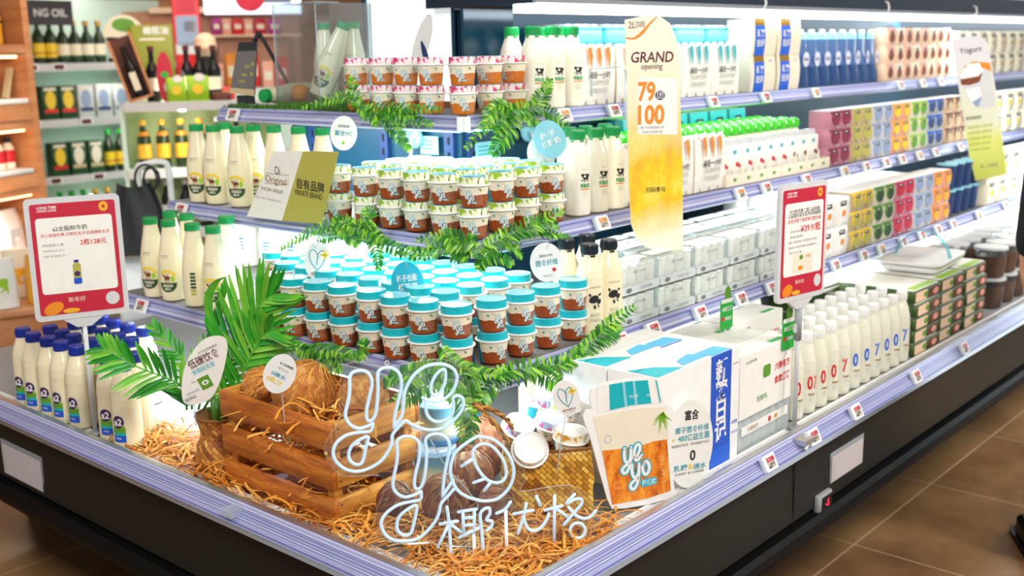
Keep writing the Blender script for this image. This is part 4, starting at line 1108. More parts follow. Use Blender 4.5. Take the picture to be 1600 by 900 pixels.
# flat food packs beyond the bottles
def make_flat_pack():
    m = MB(); m.rbox((0, 0, .018), (.20, .24, .036), .008, 'leaf_pack'); o = thing('food_pack', '', 'food pack'); m.build('tray_body', o)
    t = MB(); t.rbox((0, 0, .0372), (.19, .23, .003), .006, 'paper'); t.add([(-.08, -.112, .0392), (.08, -.112, .0392), (.08, -.085, .0392), (-.08, -.085, .0392)], [(0, 1, 2, 3)], 'lime'); t.build('film_lid', o)
    g = MB(); g.face(rrect(-.05, .018, .085, .030, .006), -.1212, 'peach'); g.face(rrect(.05, .018, .07, .028, .006), -.1212, 'brown'); g.face(ellipse(.055, .018, .02, .01, 12), -.1218, 'salmon'); g.face(ellipse(-.02, .018, .014, .009, 12), -.1218, 'label_green'); g.build('label', o)
    return o
M['leaf_pack'] = flat('leaf_pack', '#3f5a22', .4, 0, .3, 60)
fk = make_flat_pack()
for i in range(3):
    for k in range(5): place(fk, (2.075 + .207 * i + jit(.002), .222 + jit(.004), zd + .0016 + k * .0402), jit(.02), f'flat food pack with a green label, {ORD[k]} up in the {ORD[i]} stack past the bottles', 'flat food packs on the deck')
for i in range(3):
    for k in range(4): place(fk, (2.075 + .207 * i, .46, zd + .0016 + k * .0402), 0, f'flat food pack deep on the deck, {ORD[k]} up in the {ORD[i]} rear stack', 'flat food packs at the back of the deck')
# white tray with a clear handle on top of the packs
def white_tray(x, y, z, rz, lab, handle=True):
    o = thing('serving_tray', lab, 'tray', (x, y, z), rz); m = MB(); m.rbox((0, 0, .012), (.30, .19, .024), .03, 'white'); m.rbox((0, 0, .027), (.31, .20, .006), .032, 'white'); m.build('tray_body', o)
    if handle:
        h = MB(); pts = [(-.0, -.09 + .18 * k / 12, .03 + .085 * sin(pi * k / 12) ** .6) for k in range(13)]; h2 = MB()
        for q in pts: pass
        vs = []
        for q in pts: vs += [(q[0] - .013, q[1], q[2]), (q[0] + .013, q[1], q[2])]
        h.add(vs, [(2 * k, 2 * k + 1, 2 * k + 3, 2 * k + 2) for k in range(12)], 'teal_clear', True); ho = h.build('handle', o)
        s = ho.modifiers.new('thick', 'SOLIDIFY'); s.thickness = .003
    return o
white_tray(2.36, .235, zd + .207, .08, 'white food tray with a clear arched handle on the flat packs')
white_tray(2.02, .46, zd + .165, -.05, 'plain white food tray on the rear packs beside the handled one', False)
M['tub_dark'] = flat('tub_dark', '#5a4438', .2, 0, .4, 50)
m = MB(); m.lathe([(.044, 0), (.047, .004), (.053, .075)], 'tub_dark', 24); tb = thing('food_tub', '', 'food tub'); m.build('tub_body', tb)
c = MB(); c.lathe([(.053, .075), (.055, .10)], 'clear', 24, caps=False); c.build('clear_rim', tb); c = MB(); c.lathe([(.057, .098), (.057, .106), (.0, .107)], 'light_grey', 24, caps=False); c.build('lid', tb)
for i in range(5):
    for r in range(2):
        for k in range(2): place(tb, (2.78 + .122 * i, .155 + .135 * r, zd + .0016 + k * .1085), 0, f'clear tub of dark food, {LAY2[k]} of the {ORD[i]} stack, {ROW[r]} row', 'food tubs at the far end of the deck')
m = MB(); m.rbox((0, 0, .09), (.36, .22, .18), .02, 'white'); fb = thing('foam_box', '', 'box'); m.build('box_body', fb); l = MB(); l.rbox((0, 0, .19), (.37, .23, .02), .02, 'ivory'); l.build('lid', fb)
for i in range(5): place(fb, (2.86 + .40 * i, .49, zd + .0016), 0, f'white foam box behind the food tubs, {ORD[i]} along the deck', 'white foam boxes')
for i in range(8): place(fk, (3.50 + .21 * i, .222, zd + .0016), 0, f'flat food pack at the far end of the deck past the tubs, {ORD[i]} in line', 'flat food packs far along the deck')

# ------------------------------------------------------------------ flat signs: tracing helper
class Plane:
    """vertical plane through a point, its face turned by rz; uv() finds where a sight line meets it"""
    def __init__(s, o, rz): s.o = Vector(o); s.rz = rz; s.u = Vector((cos(rz), sin(rz), 0)); s.n = Vector((sin(rz), -cos(rz), 0))
    def uv(s, px, py):
        r = P(px, py, d=1) - EYE; t = (s.o - EYE).dot(s.n) / r.dot(s.n); q = EYE + r * t - s.o
        return (q.dot(s.u), q.z)
    def trace(s, pts): return [s.uv(*p) for p in pts]
def z4(p, x0, y0, k=6.6667): return [(x0 + a / k, y0 + b / k) for a, b in p]

# ------------------------------------------------------------------ neon sign on clear acrylic
NP = Plane((.133, .224, .585), radians(-33))
neon = thing('neon_sign', 'white tube sign of curling letters and characters on clear acrylic, front corner', 'neon sign', NP.o, NP.rz)
S1 = [(545, 700), (480, 730), (400, 750), (320, 720), (268, 650), (262, 580), (285, 490), (303, 380), (305, 290), (305, 230), (330, 175), (400, 150), (470, 160), (520, 210), (535, 280), (525, 350), (500, 460), (480, 560), (480, 640), (500, 670), (540, 660), (575, 590), (592, 450), (598, 330), (595, 220), (605, 160), (650, 125), (730, 120), (800, 160), (835, 230), (840, 320), (820, 420), (795, 520), (770, 640), (765, 740)]
S1b = [(765, 740), (845, 620), (860, 520), (870, 400), (900, 310), (960, 210), (1050, 130), (1150, 90), (1270, 85), (1370, 125), (1415, 200), (1405, 290), (1360, 380), (1290, 440), (1200, 470), (1110, 455), (1060, 430)]
EYEL = [(1280, 135), (1210, 180), (1155, 280), (1150, 370), (1185, 410), (1240, 380), (1290, 280), (1298, 180)]
S2 = [(1095, 450), (1095, 540), (1110, 610), (1160, 665), (1230, 680), (1310, 655), (1370, 590), (1382, 510), (1375, 440), (1415, 410), (1470, 430), (1485, 490), (1460, 570), (1400, 650), (1330, 710), (1240, 755), (1130, 765), (1030, 745), (940, 705), (880, 670), (820, 730), (750, 812), (740, 897), (710, 977), (640, 1077), (540, 1147), (420, 1192), (300, 1187), (200, 1132), (140, 1047), (140, 957), (180, 887), (270, 822), (390, 792), (520, 777), (545, 700)]
T1 = [(495, 837), (410, 867), (330, 927), (295, 1007), (305, 1077), (360, 1122), (420, 1117), (450, 1057), (470, 957)]
S3 = [(1035, 740), (980, 770), (880, 795), (800, 760), (755, 690), (760, 590), (790, 450), (800, 330), (795, 240), (815, 190), (880, 165), (960, 175), (1015, 220), (1030, 300), (1020, 420), (990, 540), (975, 640), (985, 700), (1020, 710), (1055, 670), (1085, 560), (1100, 420), (1100, 300), (1090, 220), (1110, 170), (1180, 140), (1260, 150), (1320, 200), (1340, 270), (1325, 380), (1300, 500), (1280, 620), (1268, 785)]
S3b = [(1268, 785), (1330, 690), (1378, 620)]
O1 = [(133, 180), (-46, 310), (-102, 420), (-117, 530), (-92, 640), (-37, 730), (53, 790), (133, 815), (220, 835), (350, 820), (450, 750), (520, 640), (540, 520), (510, 400), (440, 290), (330, 200), (210, 170)]
O2 = [(200, 245), (130, 290), (115, 360), (140, 450), (200, 550), (270, 620), (350, 645), (420, 630), (460, 570), (455, 480), (420, 390), (350, 300), (280, 250)]
TK = [[(0, 475), (110, 400)], [(125, 645), (235, 605)], [(235, 725), (300, 640)]]
D2 = [(510, 205), (505, 285), (400, 310), (280, 340), (170, 410), (105, 500), (105, 580), (150, 660), (240, 710), (360, 715), (480, 690), (580, 610), (660, 510), (700, 420), (720, 330), (790, 250), (865, 165)]
T2 = [(465, 355), (370, 390), (290, 460), (260, 540), (270, 610), (330, 655), (400, 640), (430, 560)]
H3 = [[(780, 365), (800, 520), (825, 870)], [(710, 540), (890, 510)], [(790, 560), (685, 780)], [(820, 545), (920, 620)], [(900, 415), (1085, 385)], [(945, 410), (955, 640)], [(1065, 390), (1060, 640)], [(960, 480), (1065, 468)], [(960, 555), (1060, 545)], [(910, 680), (1110, 580)], [(1160, 840), (1140, 600), (1125, 450), (1160, 390), (1215, 375), (1225, 430), (1190, 500), (1245, 510), (1245, 560), (1195, 610)], [(1440, 310), (1380, 390), (1295, 430)]]
H5 = [[(540, 370), (740, 330)], [(670, 260), (640, 400), (585, 570)], [(640, 400), (680, 510), (740, 545), (810, 520), (870, 450), (905, 370)], [(775, 185), (815, 280)], [(965, 180), (958, 690)], [(865, 330), (1040, 285)], [(990, 320), (1100, 400)], [(1170, 165), (1085, 265), (1170, 220), (1240, 215), (1240, 270), (1180, 340), (1060, 480)], [(1110, 300), (1180, 380), (1260, 415), (1330, 400), (1390, 335)]]
DASH = [z4([(1060, 645), (1066, 860)], 580, 740), z4([(1390, 400), (1400, 760)], 580, 740)]
def neon_tube(px, closed=False, n=4, r=.0031, mat='neon', parent=neon):
    q = NP.trace(px)
    if len(q) > 2: q = smooth_path(q, n, closed)
    m = MB(); m.tube([(u, -.0075, v) for u, v in q], r, mat, 8, closed)
    if not closed:
        for e in (q[0], q[-1]): m.add([(e[0] + r * cos(a) * sin(b), -.0075 + r * cos(b), e[1] + r * sin(a) * sin(b)) for b in (.01, pi * .25, pi * .5, pi * .75, pi - .01) for a in [k * pi / 4 for k in range(8)]], [(j * 8 + k, j * 8 + (k + 1) % 8, (j + 1) * 8 + (k + 1) % 8, (j + 1) * 8 + k) for j in range(4) for k in range(8)], mat, True)
    return m.build('light_tube', parent)
neon_tube(z4(S1, 500, 560)); neon_tube(z4(S1b, 500, 560)); neon_tube(z4(EYEL, 500, 560), True); neon_tube(z4(S2, 500, 560)); neon_tube(z4(T1, 500, 560), True)
neon_tube(z4(S3, 500, 660)); neon_tube(z4(S3b, 500, 660)); neon_tube(z4(O1, 720, 660), True); neon_tube(z4(O2, 720, 660), True)
for k in TK: neon_tube(z4(k, 720, 660))
neon_tube(z4(D2, 580, 740)); neon_tube(z4(T2, 580, 740), True)
for k in H3: neon_tube(z4(k, 580, 740))
for k in H5: neon_tube(z4(k, 720, 750))
neon_tube(z4([(1203 + 78 * cos(a), 540 + 78 * sin(a)) for a in [k * pi / 6 for k in range(12)]], 720, 750), True)
for q in DASH:
    o = neon_tube(q, mat='unlit_strip_glow'); o['label'] = 'unlit dashed white strip'
ACR = [(545, 572), (575, 570), (600, 578), (640, 572), (690, 565), (720, 580), (732, 605), (735, 625), (740, 660), (760, 672), (790, 685), (815, 720), (820, 755), (812, 772), (850, 766), (890, 762), (915, 775), (935, 795), (938, 815), (925, 835), (905, 850), (870, 856), (820, 856), (790, 857), (760, 858), (720, 858), (695, 857), (670, 852), (630, 854), (600, 848), (588, 835), (586, 812), (592, 790), (600, 770), (594, 748), (565, 748), (535, 748), (514, 730), (506, 708), (515, 685), (528, 665), (530, 640), (532, 610), (534, 585)]
m = MB(); m.prism(smooth_path(NP.trace(ACR), 2, True), -.004, 0, 'acrylic', side='acrylic_edge'); M['acrylic'] = clear('acrylic', '#f6fafc', .02, .02); M['acrylic_edge'] = clear('acrylic_edge', '#ffffff', .35, .1)
m.build('acrylic_sheet', neon); neon.location.z += .006
for u, v in (NP.uv(604, 571), NP.uv(617, 699)):
    m = MB(); m.tube([(u + .0035 * cos(k * pi / 4), -.0045, v + .0035 * sin(k * pi / 4)) for k in range(8)], .0008, 'white', 6, True); m.build('mounting_hole', neon)
m = MB(); w = [NP.uv(*q) for q in ((672, 690), (700, 740), (725, 765), (745, 790), (748, 800))]; m.tube(smooth_path([(u, .004, v) for u, v in w], 3), .0012, 'light_grey', 6); m.build('wire', neon)
for a in (.03,):
    m = MB(); m.box((a, .02, .008), (.03, .05, .004), 'clear'); m.box((a, .003, .03), (.03, .003, .05), 'clear'); m.build('foot', neon)

# ------------------------------------------------------------------ cup shaped cut-out sign
CP = Plane((.505, .120, .592), radians(-24))
cut = thing('cup_cutout_sign', 'large cut-out sign shaped like a yogurt cup with teal lid and brown band', 'sign', CP.o, CP.rz, tilt=None)
OUTL = [(922, 612), (945, 602), (975, 597), (1005, 594), (1022, 594), (1030, 604), (1036, 628), (1038, 636), (1048, 640), (1050, 650), (1049, 664), (1046, 690), (1050, 735), (1052, 773), (1046, 782), (1010, 792), (975, 798), (955, 799), (948, 785), (935, 740), (922, 690), (913, 668), (910, 655), (914, 645), (924, 644), (920, 628)]
m = MB(); OT = CP.trace(OUTL); m.prism(OT, -.004, 0, 'white'); m.build('board', cut); cut.location.z = .5928 - min(v for u, v in OT)
g = MB()
g.face(CP.trace([(932, 608), (960, 603), (1000, 598), (1018, 599), (1030, 634), (1000, 636), (955, 646), (931, 648)]), -.0046, 'paper')
g.face(CP.trace([(950, 605), (980, 600), (1010, 598), (1016, 634), (985, 637), (951, 645)]), -.005, 'teal')
g.face(CP.trace([(970, 602), (974, 601), (978, 638), (974, 639)]), -.0054, 'aqua'); g.face(CP.trace([(986, 600), (990, 599), (994, 636), (990, 637)]), -.0054, 'aqua'); g.face(CP.trace([(1022, 598), (1024, 598), (1031, 633), (1029, 633)]), -.0054, 'teal')
a = CP.uv(988, 623); g.text('PURE', a[0], a[1], w=.020, mat='white', y=-.0058); a = CP.uv(1011, 621); g.text('原味', a[0], a[1], w=.010, mat='white', y=-.0058)
g.face(CP.trace([(925, 655), (960, 648), (1000, 641), (1038, 640), (1043, 690), (939, 712)]), -.0046, 'cream')
g.build('lid_print', cut)
b = MB(); b.face(CP.trace([(939, 708), (960, 706), (1000, 700), (1020, 693), (1028, 692), (1040, 690), (1046, 770), (1010, 782), (955, 792)]), -.0050, 'fibre_print')
def fib_mat():
    t = NT('fibre_print'); f = t.noise(55, t.scaled((1, 1, .35)), 6, .75)
    return t.done(t.ramp(f, (.3, lin('#96400c')), (.46, lin('#e67a1a')), (.64, lin('#f8aa38'))), .45)
M['fibre_print'] = fib_mat(); M['aqua_line'] = flat('aqua_line', '#27b4cc', .45)
lc = CP.uv(993, 733); logo(b, lc[0] + .004, lc[1], .100, 'white', 'aqua_line', -.0058, bw=.12, fw=.065)
for k, (px, py, w) in enumerate(((1032, 716, 10), (1032, 722, 9), (1033, 729, 10), (1033, 738, 8), (1034, 744, 6), (1035, 756, 9), (957, 741, 9), (962, 766, 10), (961, 757, 6))):
    q = CP.uv(px, py); b.text(('COCONUT', 'YOGURT', 'PROBIOTIC', 'DAIRY', 'FREE', 'NET 135g', '0 LACTOSE', '0 SUGAR', 'OAT')[k], q[0], q[1], w=w * .0011, mat='cream', y=-.0058, bold=.02)
b.build('band_print', cut)
pl = MB(); base = CP.uv(1034, 648)
for k in range(16):
    an = radians(-155 + k * 8); L = .032 + .012 * sin(k * 1.3); e = (base[0] + L * cos(an) * .7, base[1] + L * sin(an))
    pl.ribbon([base, ((base[0] + e[0]) / 2 - .002, (base[1] + e[1]) / 2), e], [.0022, .002, .0008], 'lime' if k % 2 else 'label_green', -.0053)
q = CP.uv(948, 690); pl.add([(q[0] + .008 * cos(k * pi / 10), -.0053, q[1] + .008 * sin(k * pi / 10)) for k in range(20)] + [(q[0] + .007 * cos(k * pi / 10), -.0053, q[1] + .007 * sin(k * pi / 10)) for k in range(20)], [(k, (k + 1) % 20, 20 + (k + 1) % 20, 20 + k) for k in range(20)], 'slate')
pl.build('palm_print', cut)
for px in (965, 990): u = CP.uv(px, 790)[0]; m = MB(); m.tube([(u, .003, .015), (u, .012, .0), (u + .008, .016, -.004)], .0015, 'clear', 6); m.build('prop', cut)

# ------------------------------------------------------------------ oval signs
def oval(name, lab, c, rz, w, h, tilt, mat, decal, cat='sign', stick=None, thick=.0022):
    o = thing(name, lab, cat, c, rz, tilt=(0, tilt))
    m = MB(); m.prism(ellipse(0, 0, w / 2, h / 2, 44), -thick / 2, thick / 2, mat); m.build('board', o)
    g = MB(); decal(g, w, h, -thick / 2 - .0008); g.build('print', o)
    if stick:
        inv = (Matrix.Translation(Vector(c)) @ Matrix.Rotation(rz, 4, 'Z') @ Matrix.Rotation(tilt, 4, 'Y')).inverted()
        pts = [inv @ Vector(q) for q in stick]; s = MB(); s.tube(smooth_path([tuple(q) for q in pts], 5), .0014, 'frosted', 6); s.build('clear_stick', o)
    return o
def heart(g, w, h, y):
    for pts, wd in (([(0, -.24), (-.16, -.02), (-.2, .2), (-.12, .3), (-.02, .22), (.02, .1)], .014), ([(0, -.24), (.14, -.04), (.2, .16), (.14, .28), (.04, .22), (0, .08), (-.02, -.1)], .014)):
        g.ribbon(smooth_path([(a * h, b * h) for a, b in pts], 5), wd * h * 1.6, 'teal_ink', y)
    g.ribbon(smooth_path([(0, -.2 * h), (.0, -.05 * h), (.07 * h, .12 * h)], 4), .008 * h, 'light_ink', y)
    for a, b in ((.05, .2), (.2, .05)): g.face(rectp(.19 * h, .17 * h, a * h * 1.1, b * h * 1.1), y - .0006, 'yellow')
    g.text('植物酸奶', 0, -.32 * h, w=.5 * w, h=.06 * h, mat='gold', y=y, bold=.01); g.text('PLANT BASED', 0, -.39 * h, w=.4 * w, mat='grey_ink', y=y)
def words(*lines):
    def f(g, w, h, y):
        for st, u, v, ww, hh, mat, bo in lines: g.text(st, u * w, v * h, w=ww * w, h=hh * h, mat=mat, y=y, bold=bo)
    return f
FC = radians(-45)
p = P(885, 622, d=2.03); oval('oval_sign', 'white oval sign with leaf heart standing in the woven basket', p, FC, .050, .069, -.22, 'white', heart, stick=[p, (p.x + .02, p.y + .02, p.z - .05), (p.x + .03, p.y + .05, .70)])
p = P(496, 408, x=.455); oval('oval_sign', 'white oval sign with leaf heart hanging over the teal cups', p, FC, .062, .094, .06, 'white', heart, stick=[(p.x, p.y, p.z + .03), (p.x - .01, p.y - .01, p.z + .055), (.53, p.y - .05, 1.075), (.528, p.y - .07, 1.072)])
p = P(637, 442, x=.47)
oval('oval_sign', 'teal oval sign with white characters above the teal cups', p, FC, .073, .098, -.12, 'aqua_line', words(('椰子也能', 0, .12, .62, .17, 'white', .02), ('低酸奶', .0, -.10, .62, .20, 'white', .03)), stick=[(p.x, p.y, p.z + .03), (p.x, p.y, p.z + .06), (.532, p.y + .02, 1.066)])
p = P(854, 410, y=.452)
oval('oval_sign', 'white oval sign with teal characters near the black-capped bottles', p, FC, .074, .090, -.12, 'white', words(('超级谷物', 0, .18, .4, .07, 'ink', 0), ('膳食纤维', 0, .0, .68, .16, 'teal_ink', .01), ('PREBIOTICS', 0, -.34, .3, .05, 'grey_ink', 0), ('●', .2, -.20, .12, .1, 'red', 0)), stick=[(p.x, p.y, p.z + .03), (p.x, p.y, p.z + .05), (p.x, .532, 1.066)])
p = P(537, 208, x=.66)
oval('oval_sign', 'white oval sign with teal lettering hanging under the top shelf', p, FC, .068, .088, .1, 'white', words(('超级蔬果', 0, .2, .42, .08, 'ink', 0), ('富含VC', 0, .0, .66, .15, 'teal_ink', .01), ('●', .0, -.28, .12, .1, 'lime', 0)), stick=[(p.x, p.y, p.z + .03), (.70, p.y, 1.32), (.722, p.y, 1.322)])
p = P(859, 218, y=.655)
oval('oval_sign', 'pale teal oval sign hanging at the corner beside cow bottles', p, FC, .080, .098, -.4, 'aqua', words(('椰子', 0, .14, .5, .17, 'white', .02), ('低酸奶', .0, -.08, .62, .18, 'white', .03)), stick=[(p.x, p.y, p.z + .03), (p.x, .70, 1.32), (p.x, .722, 1.322)])
p2 = P(846, 240, y=.695); oval('oval_sign', 'plain white oval card half hidden behind the pale teal one', p2, FC, .072, .090, -.15, 'paper', words(('椰乳', 0, -.2, .3, .1, 'light_ink', 0)), stick=[(p2.x, p2.y, p2.z + .03), (p2.x, .71, 1.31), (p2.x, .724, 1.322)])
p = P(437, 584, d=2.17)
oval('oval_sign', 'white tilted oval sign stuck among the coconuts in the crate', p, radians(-50), .062, .084, .48, 'white', words(('0 CARBS', .1, .26, .45, .06, 'ink', .02), ('零负担', .05, .13, .36, .07, 'light_ink', 0), ('0碳水', 0, -.04, .5, .12, 'teal_ink', .01), ('0乳糖', -.05, -.2, .55, .13, 'yellow', .02)), stick=[(p.x, p.y, p.z - .02), (p.x + .01, p.y + .01, p.z - .06), (p.x + .015, p.y + .015, .775)])
p = P(1076, 676, y=.072)
def rich(g, w, h, y):
    for st, u, v, ww, hh, mat, bo in (('富含', .03, .33, .30, .115, 'ink', .02), ('椰子膳食纤维', .04, .17, .72, .075, 'teal_ink', .01), ('+', -.36, .075, .07, .04, 'yellow', .03), ('480亿益生菌', .08, .08, .68, .08, 'teal_ink', .01), ('PREBIOTICS · PROBIOTICS', .0, .0, .84, .028, 'ink', 0), ('0', .06, -.13, .12, .12, 'ink', .02), ('乳糖', -.20, -.255, .30, .07, 'teal_ink', .01), ('&', .02, -.255, .10, .06, 'yellow', .02), ('碳水', .22, -.265, .28, .07, 'teal_ink', .01), ('DAIRY & CARBS', .0, -.325, .62, .028, 'ink', 0)):
        g.text(st, u * w, v * h, w=ww * w, h=hh * h, mat=mat, y=y, bold=bo, rot=.0)
oval('oval_sign', 'large white oval sign on prebiotics and carbs, behind the cup cut-out', (p.x, p.y - .003, .5935 + .097), radians(-26), .112, .194, -.0, 'paper', rich, stick=[(p.x, p.y + .004, .64), (p.x, p.y + .012, .61), (p.x, p.y + .012, .593)])
# leaf-shaped sign in the woven jar
LP = Plane(P(318, 577, d=2.40), radians(-40))
lf = thing('leaf_shaped_sign', 'white leaf-shaped sign with dark characters standing in the woven jar', 'sign', LP.o, LP.rz)
m = MB(); m.prism(smooth_path(LP.trace([(345, 525), (354, 532), (355, 550), (346, 590), (330, 622), (305, 632), (287, 628), (284, 600), (290, 570), (308, 540), (325, 527)]), 3, True), -.0012, .0012, 'paper'); m.build('board', lf)
g = MB()
def ltext(st, px, py, w, h, mat, bo=0.01): q = LP.uv(px, py); g.text(st, q[0], q[1], w=w, h=h, mat=mat, y=-.002, bold=bo, rot=.42)
ltext('低碳饮食', 318, 560, .072, .021, 'dark_red'); ltext('你我轻负担', 318, 575, .052, .012, 'aqua_line'); ltext('从今天开始做起', 324, 545, .045, .006, 'grey_ink'); ltext('GOALS', 298, 622, .026, .007, 'ink'); ltext('SUSTAINABLE', 302, 612, .03, .005, 'slate'); ltext('加入我们', 312, 592, .04, .004, 'grey_ink')
c = LP.uv(321, 597); R = lambda a, b: (c[0] + a * cos(.42) - b * sin(.42), c[1] + a * sin(.42) + b * cos(.42))
g.face([R(-.013, -.014), R(.013, -.014), R(.013, .014), R(-.013, .014)], -.002, 'label_green'); g.face([R(.008 * cos(k * pi / 8), .0055 * sin(k * pi / 8)) for k in range(16)], -.0026, 'white'); g.face([R(.003 * cos(k * pi / 6), .003 * sin(k * pi / 6)) for k in range(12)], -.003, 'label_green'); g.build('print', lf)
m = MB(); q = LP.uv(303, 632); m.tube([(q[0], .002, q[1] + .02), (q[0], .003, q[1] - .05)], .0018, 'frosted', 6); m.build('clear_stick', lf)

# ------------------------------------------------------------------ red price signs on poles
def red_sign(name, lab, c, rz, w, h, foot, decals, clampz=None):
    o = thing(name, lab, 'price sign', c, rz)
    m = MB(); m.prism(rrect(0, 0, w, h, .012), -.005, .005, 'light_grey'); m.build('frame', o)
    g = MB(); g.face(rrect(0, 0, w * .89, h * .91, .006), -.0056, 'crimson'); g.face(rrect(0, .03 * h, w * .80, h * .62, .008), -.0062, 'paper')
    g.text('LONG TIME', -.27 * w, .425 * h, w=.2 * w, mat='white', y=-.0064, bold=.02); g.text('LONG LUCK', -.27 * w, .40 * h, w=.2 * w, mat='white', y=-.0064, bold=.02)
    g.face(ellipse(.32 * w, .405 * h, .05 * w, .04 * h, 16), -.0062, 'amber'); g.face(ellipse(.32 * w, .405 * h, .018 * w, .014 * h, 12), -.0066, 'crimson')
    g.face(ellipse(.33 * w, -.36 * h, .075 * w, .055 * h, 18), -.0062, 'light_grey'); g.face(ellipse(-.30 * w, -.40 * h, .11 * w, .05 * h, 14, .4), -.0062, 'orange'); g.face(ellipse(-.12 * w, -.43 * h, .09 * w, .02 * h, 14), -.0062, 'amber'); g.text('新年好', -.05 * w, -.34 * h, w=.18 * w, mat='cream', y=-.0064)
    decals(g, w, h); g.build('printed_card', o)
    b = MB(); b.prism([(-.045, -h / 2 - .001), (.045, -h / 2 - .001), (.016, -h / 2 - .022), (-.016, -h / 2 - .022)], -.006, .006, 'light_grey'); b.build('holder', o)
    pz = Vector(foot).z - c[2]
    pl = MB(); pl.tube([(0, 0, -h / 2 - .015), (0, 0, pz + .006)], .0055, 'light_grey', 12)
    if clampz: pl.tube([(0, 0, -h / 2 - .02), (0, 0, -h / 2 - .10)], .0085, 'grey', 12); pl.box((-.010, 0, -h / 2 - .07), (.008, .006, .02), 'light_grey')
    pl.build('pole', o)
    ft = MB(); ft.lathe([(.016, 0), (.017, .003), (.015, .007), (.0, .008)], 'grey', 24, caps=False, T=Matrix.Translation((0, 0, pz + .0005))); ft.build('base', o)
    return o
def dl(g, w, h):
    g.text('a2全脂鲜牛奶', -.05 * w, .25 * h, w=.36 * w, mat='ink', y=-.0068); g.text('惊人超值优惠,日期优选,开启健康新生活', 0, .20 * h, w=.72 * w, mat='red', y=-.0068); g.text('2瓶128元', .18 * w, .125 * h, w=.28 * w, mat='red', y=-.0068, bold=.01)
    for k, t in enumerate(('商品规格 1L/瓶', '活动时间 01.01-01.31', '活动门店 全部门店')): g.text(t, -.24 * w, (.12 - .045 * k) * h, w=.22 * w, mat='grey_ink', y=-.0068)
    g.face(rrect(-.02 * w, -.13 * h, .085 * w, .17 * h, .004), -.0066, 'olive'); g.face(rrect(-.02 * w, -.19 * h, .085 * w, .05 * h, .003), -.0070, 'label_blue'); g.face(ellipse(-.02 * w, -.13 * h, .032 * w, .022 * h, 12), -.0072, 'purple'); g.face(rectp(-.02 * w, -.025 * h, .05 * w, .02 * h), -.0070, 'blue_cap'); g.face(rectp(-.02 * w, -.04 * h, .04 * w, .03 * h), -.0068, 'olive')
def dr(g, w, h):
    g.text('卡士鲜活第二瓶儿童奶酪', 0, .27 * h, w=.64 * w, mat='ink', y=-.0068); g.text('儿童酸奶成长系列风味酸奶', 0, .235 * h, w=.70 * w, mat='ink', y=-.0068); g.text('活动日期下单即享优惠价格', 0, .19 * h, w=.70 * w, mat='red', y=-.0068)
    g.text('¥39.9/瓶', .14 * w, .115 * h, w=.42 * w, mat='red', y=-.0068, bold=.01)
    for k in range(5): g.text(('活动时间 限时优惠', '商品说明', '选购 活动商品 任意搭配 更优惠', '凭此卡至收银台结算时', '出示本页面')[k], -.02 * w - (.14 * w if k in (0, 1, 4) else 0), (.10 - .045 * k) * h, w=(.26 if k in (0, 1, 4) else .6) * w, h=.02 * h, mat='grey_ink', y=-.0068)
    g.face(rrect(0, -.18 * h, .40 * w, .17 * h, .002), -.0066, 'cream'); g.face(ellipse(-.04 * w, -.13 * h, .04 * w, .02 * h, 12), -.0070, 'label_green'); g.text('六物', .1 * w, -.13 * h, w=.1 * w, mat='red', y=-.0070); g.face(ellipse(-.05 * w, -.22 * h, .05 * w, .02 * h, 12), -.0070, 'orange')
c = P(121, 402, x=.074); red_sign('price_sign', 'red price sign on a pole among the blue-capped bottles', c, radians(-22), .212, .292, (0, 0, .5925), dl)
c = P(1252, 377, y=.070); red_sign('price_sign', 'red price sign on a grey pole between cartons and white-capped bottles', c, radians(-10), .178, .275, (0, 0, .5925), dr, True)

# ------------------------------------------------------------------ hanging banners
GP = Plane(P(1022, 212, y=.44), radians(-36))
gb_ = thing('hanging_banner', 'tall cream and gold grand opening banner with orange prices', 'banner', GP.o, GP.rz)
gout = GP.trace([(976, 31), (1000, 26), (1028, 24), (1046, 36), (1055, 55), (1060, 80), (1066, 250), (1067, 393), (1030, 392), (1008, 386), (994, 372), (986, 350), (983, 300)])
zmin = min(b for a, b in gout); M_ = Matrix.Translation((0, 0, 0))
m = MB(); m.prism([(a, b - zmin) for a, b in gout], -.0015, .0015, 'banner', side='white'); bo = m.build('board', gb_); bo.location = (0, 0, zmin)
m = MB()
def gt(st, px, py, wpx, mat, hpx=None, bold=0, shear=0):
    q = GP.uv(px, py); e = GP.uv(px + wpx / 2, py); f = GP.uv(px - wpx / 2, py); m.text(st, q[0], q[1], w=e[0] - f[0], h=(hpx * .00172 if hpx else None), mat=mat, y=-.0024, bold=bold, shear=shear)
q = GP.trace(rrect(1027, 166, 62, 88, 3)); m.face(q, -.0018, 'paper')
gt('GRAND', 1019, 89, 66, 'dark_red', 15, .01, .12); gt('opening', 1018, 105, 33, 'dark_red', 10)
gt('79', 1010, 143, 27, 'orange', 28, .03); gt('100', 1017, 179, 41, 'orange', 28, .03)
m.face(GP.trace([(1031 + 7.5 * cos(k * pi / 10), 149 + 7.5 * sin(k * pi / 10)) for k in range(20)]), -.0022, 'purple')
q = GP.uv(1031, 149); m.text('团', q[0], q[1], w=.016, mat='white', y=-.0030); gt('每个ID限团购2张', 1019, 199, 37, 'grey_ink', 4); gt('非单可使用1张', 1019, 206, 32, 'grey_ink', 4); gt('扫码参与', 1024, 296, 30, 'dark_red', 8, .01)
gt('2L', 987, 39, 11, 'brown', 9); gt('2nd LAKE', 1000, 35, 14, 'ink', 4); gt('LAKE', 1000, 40, 14, 'brown', 4)
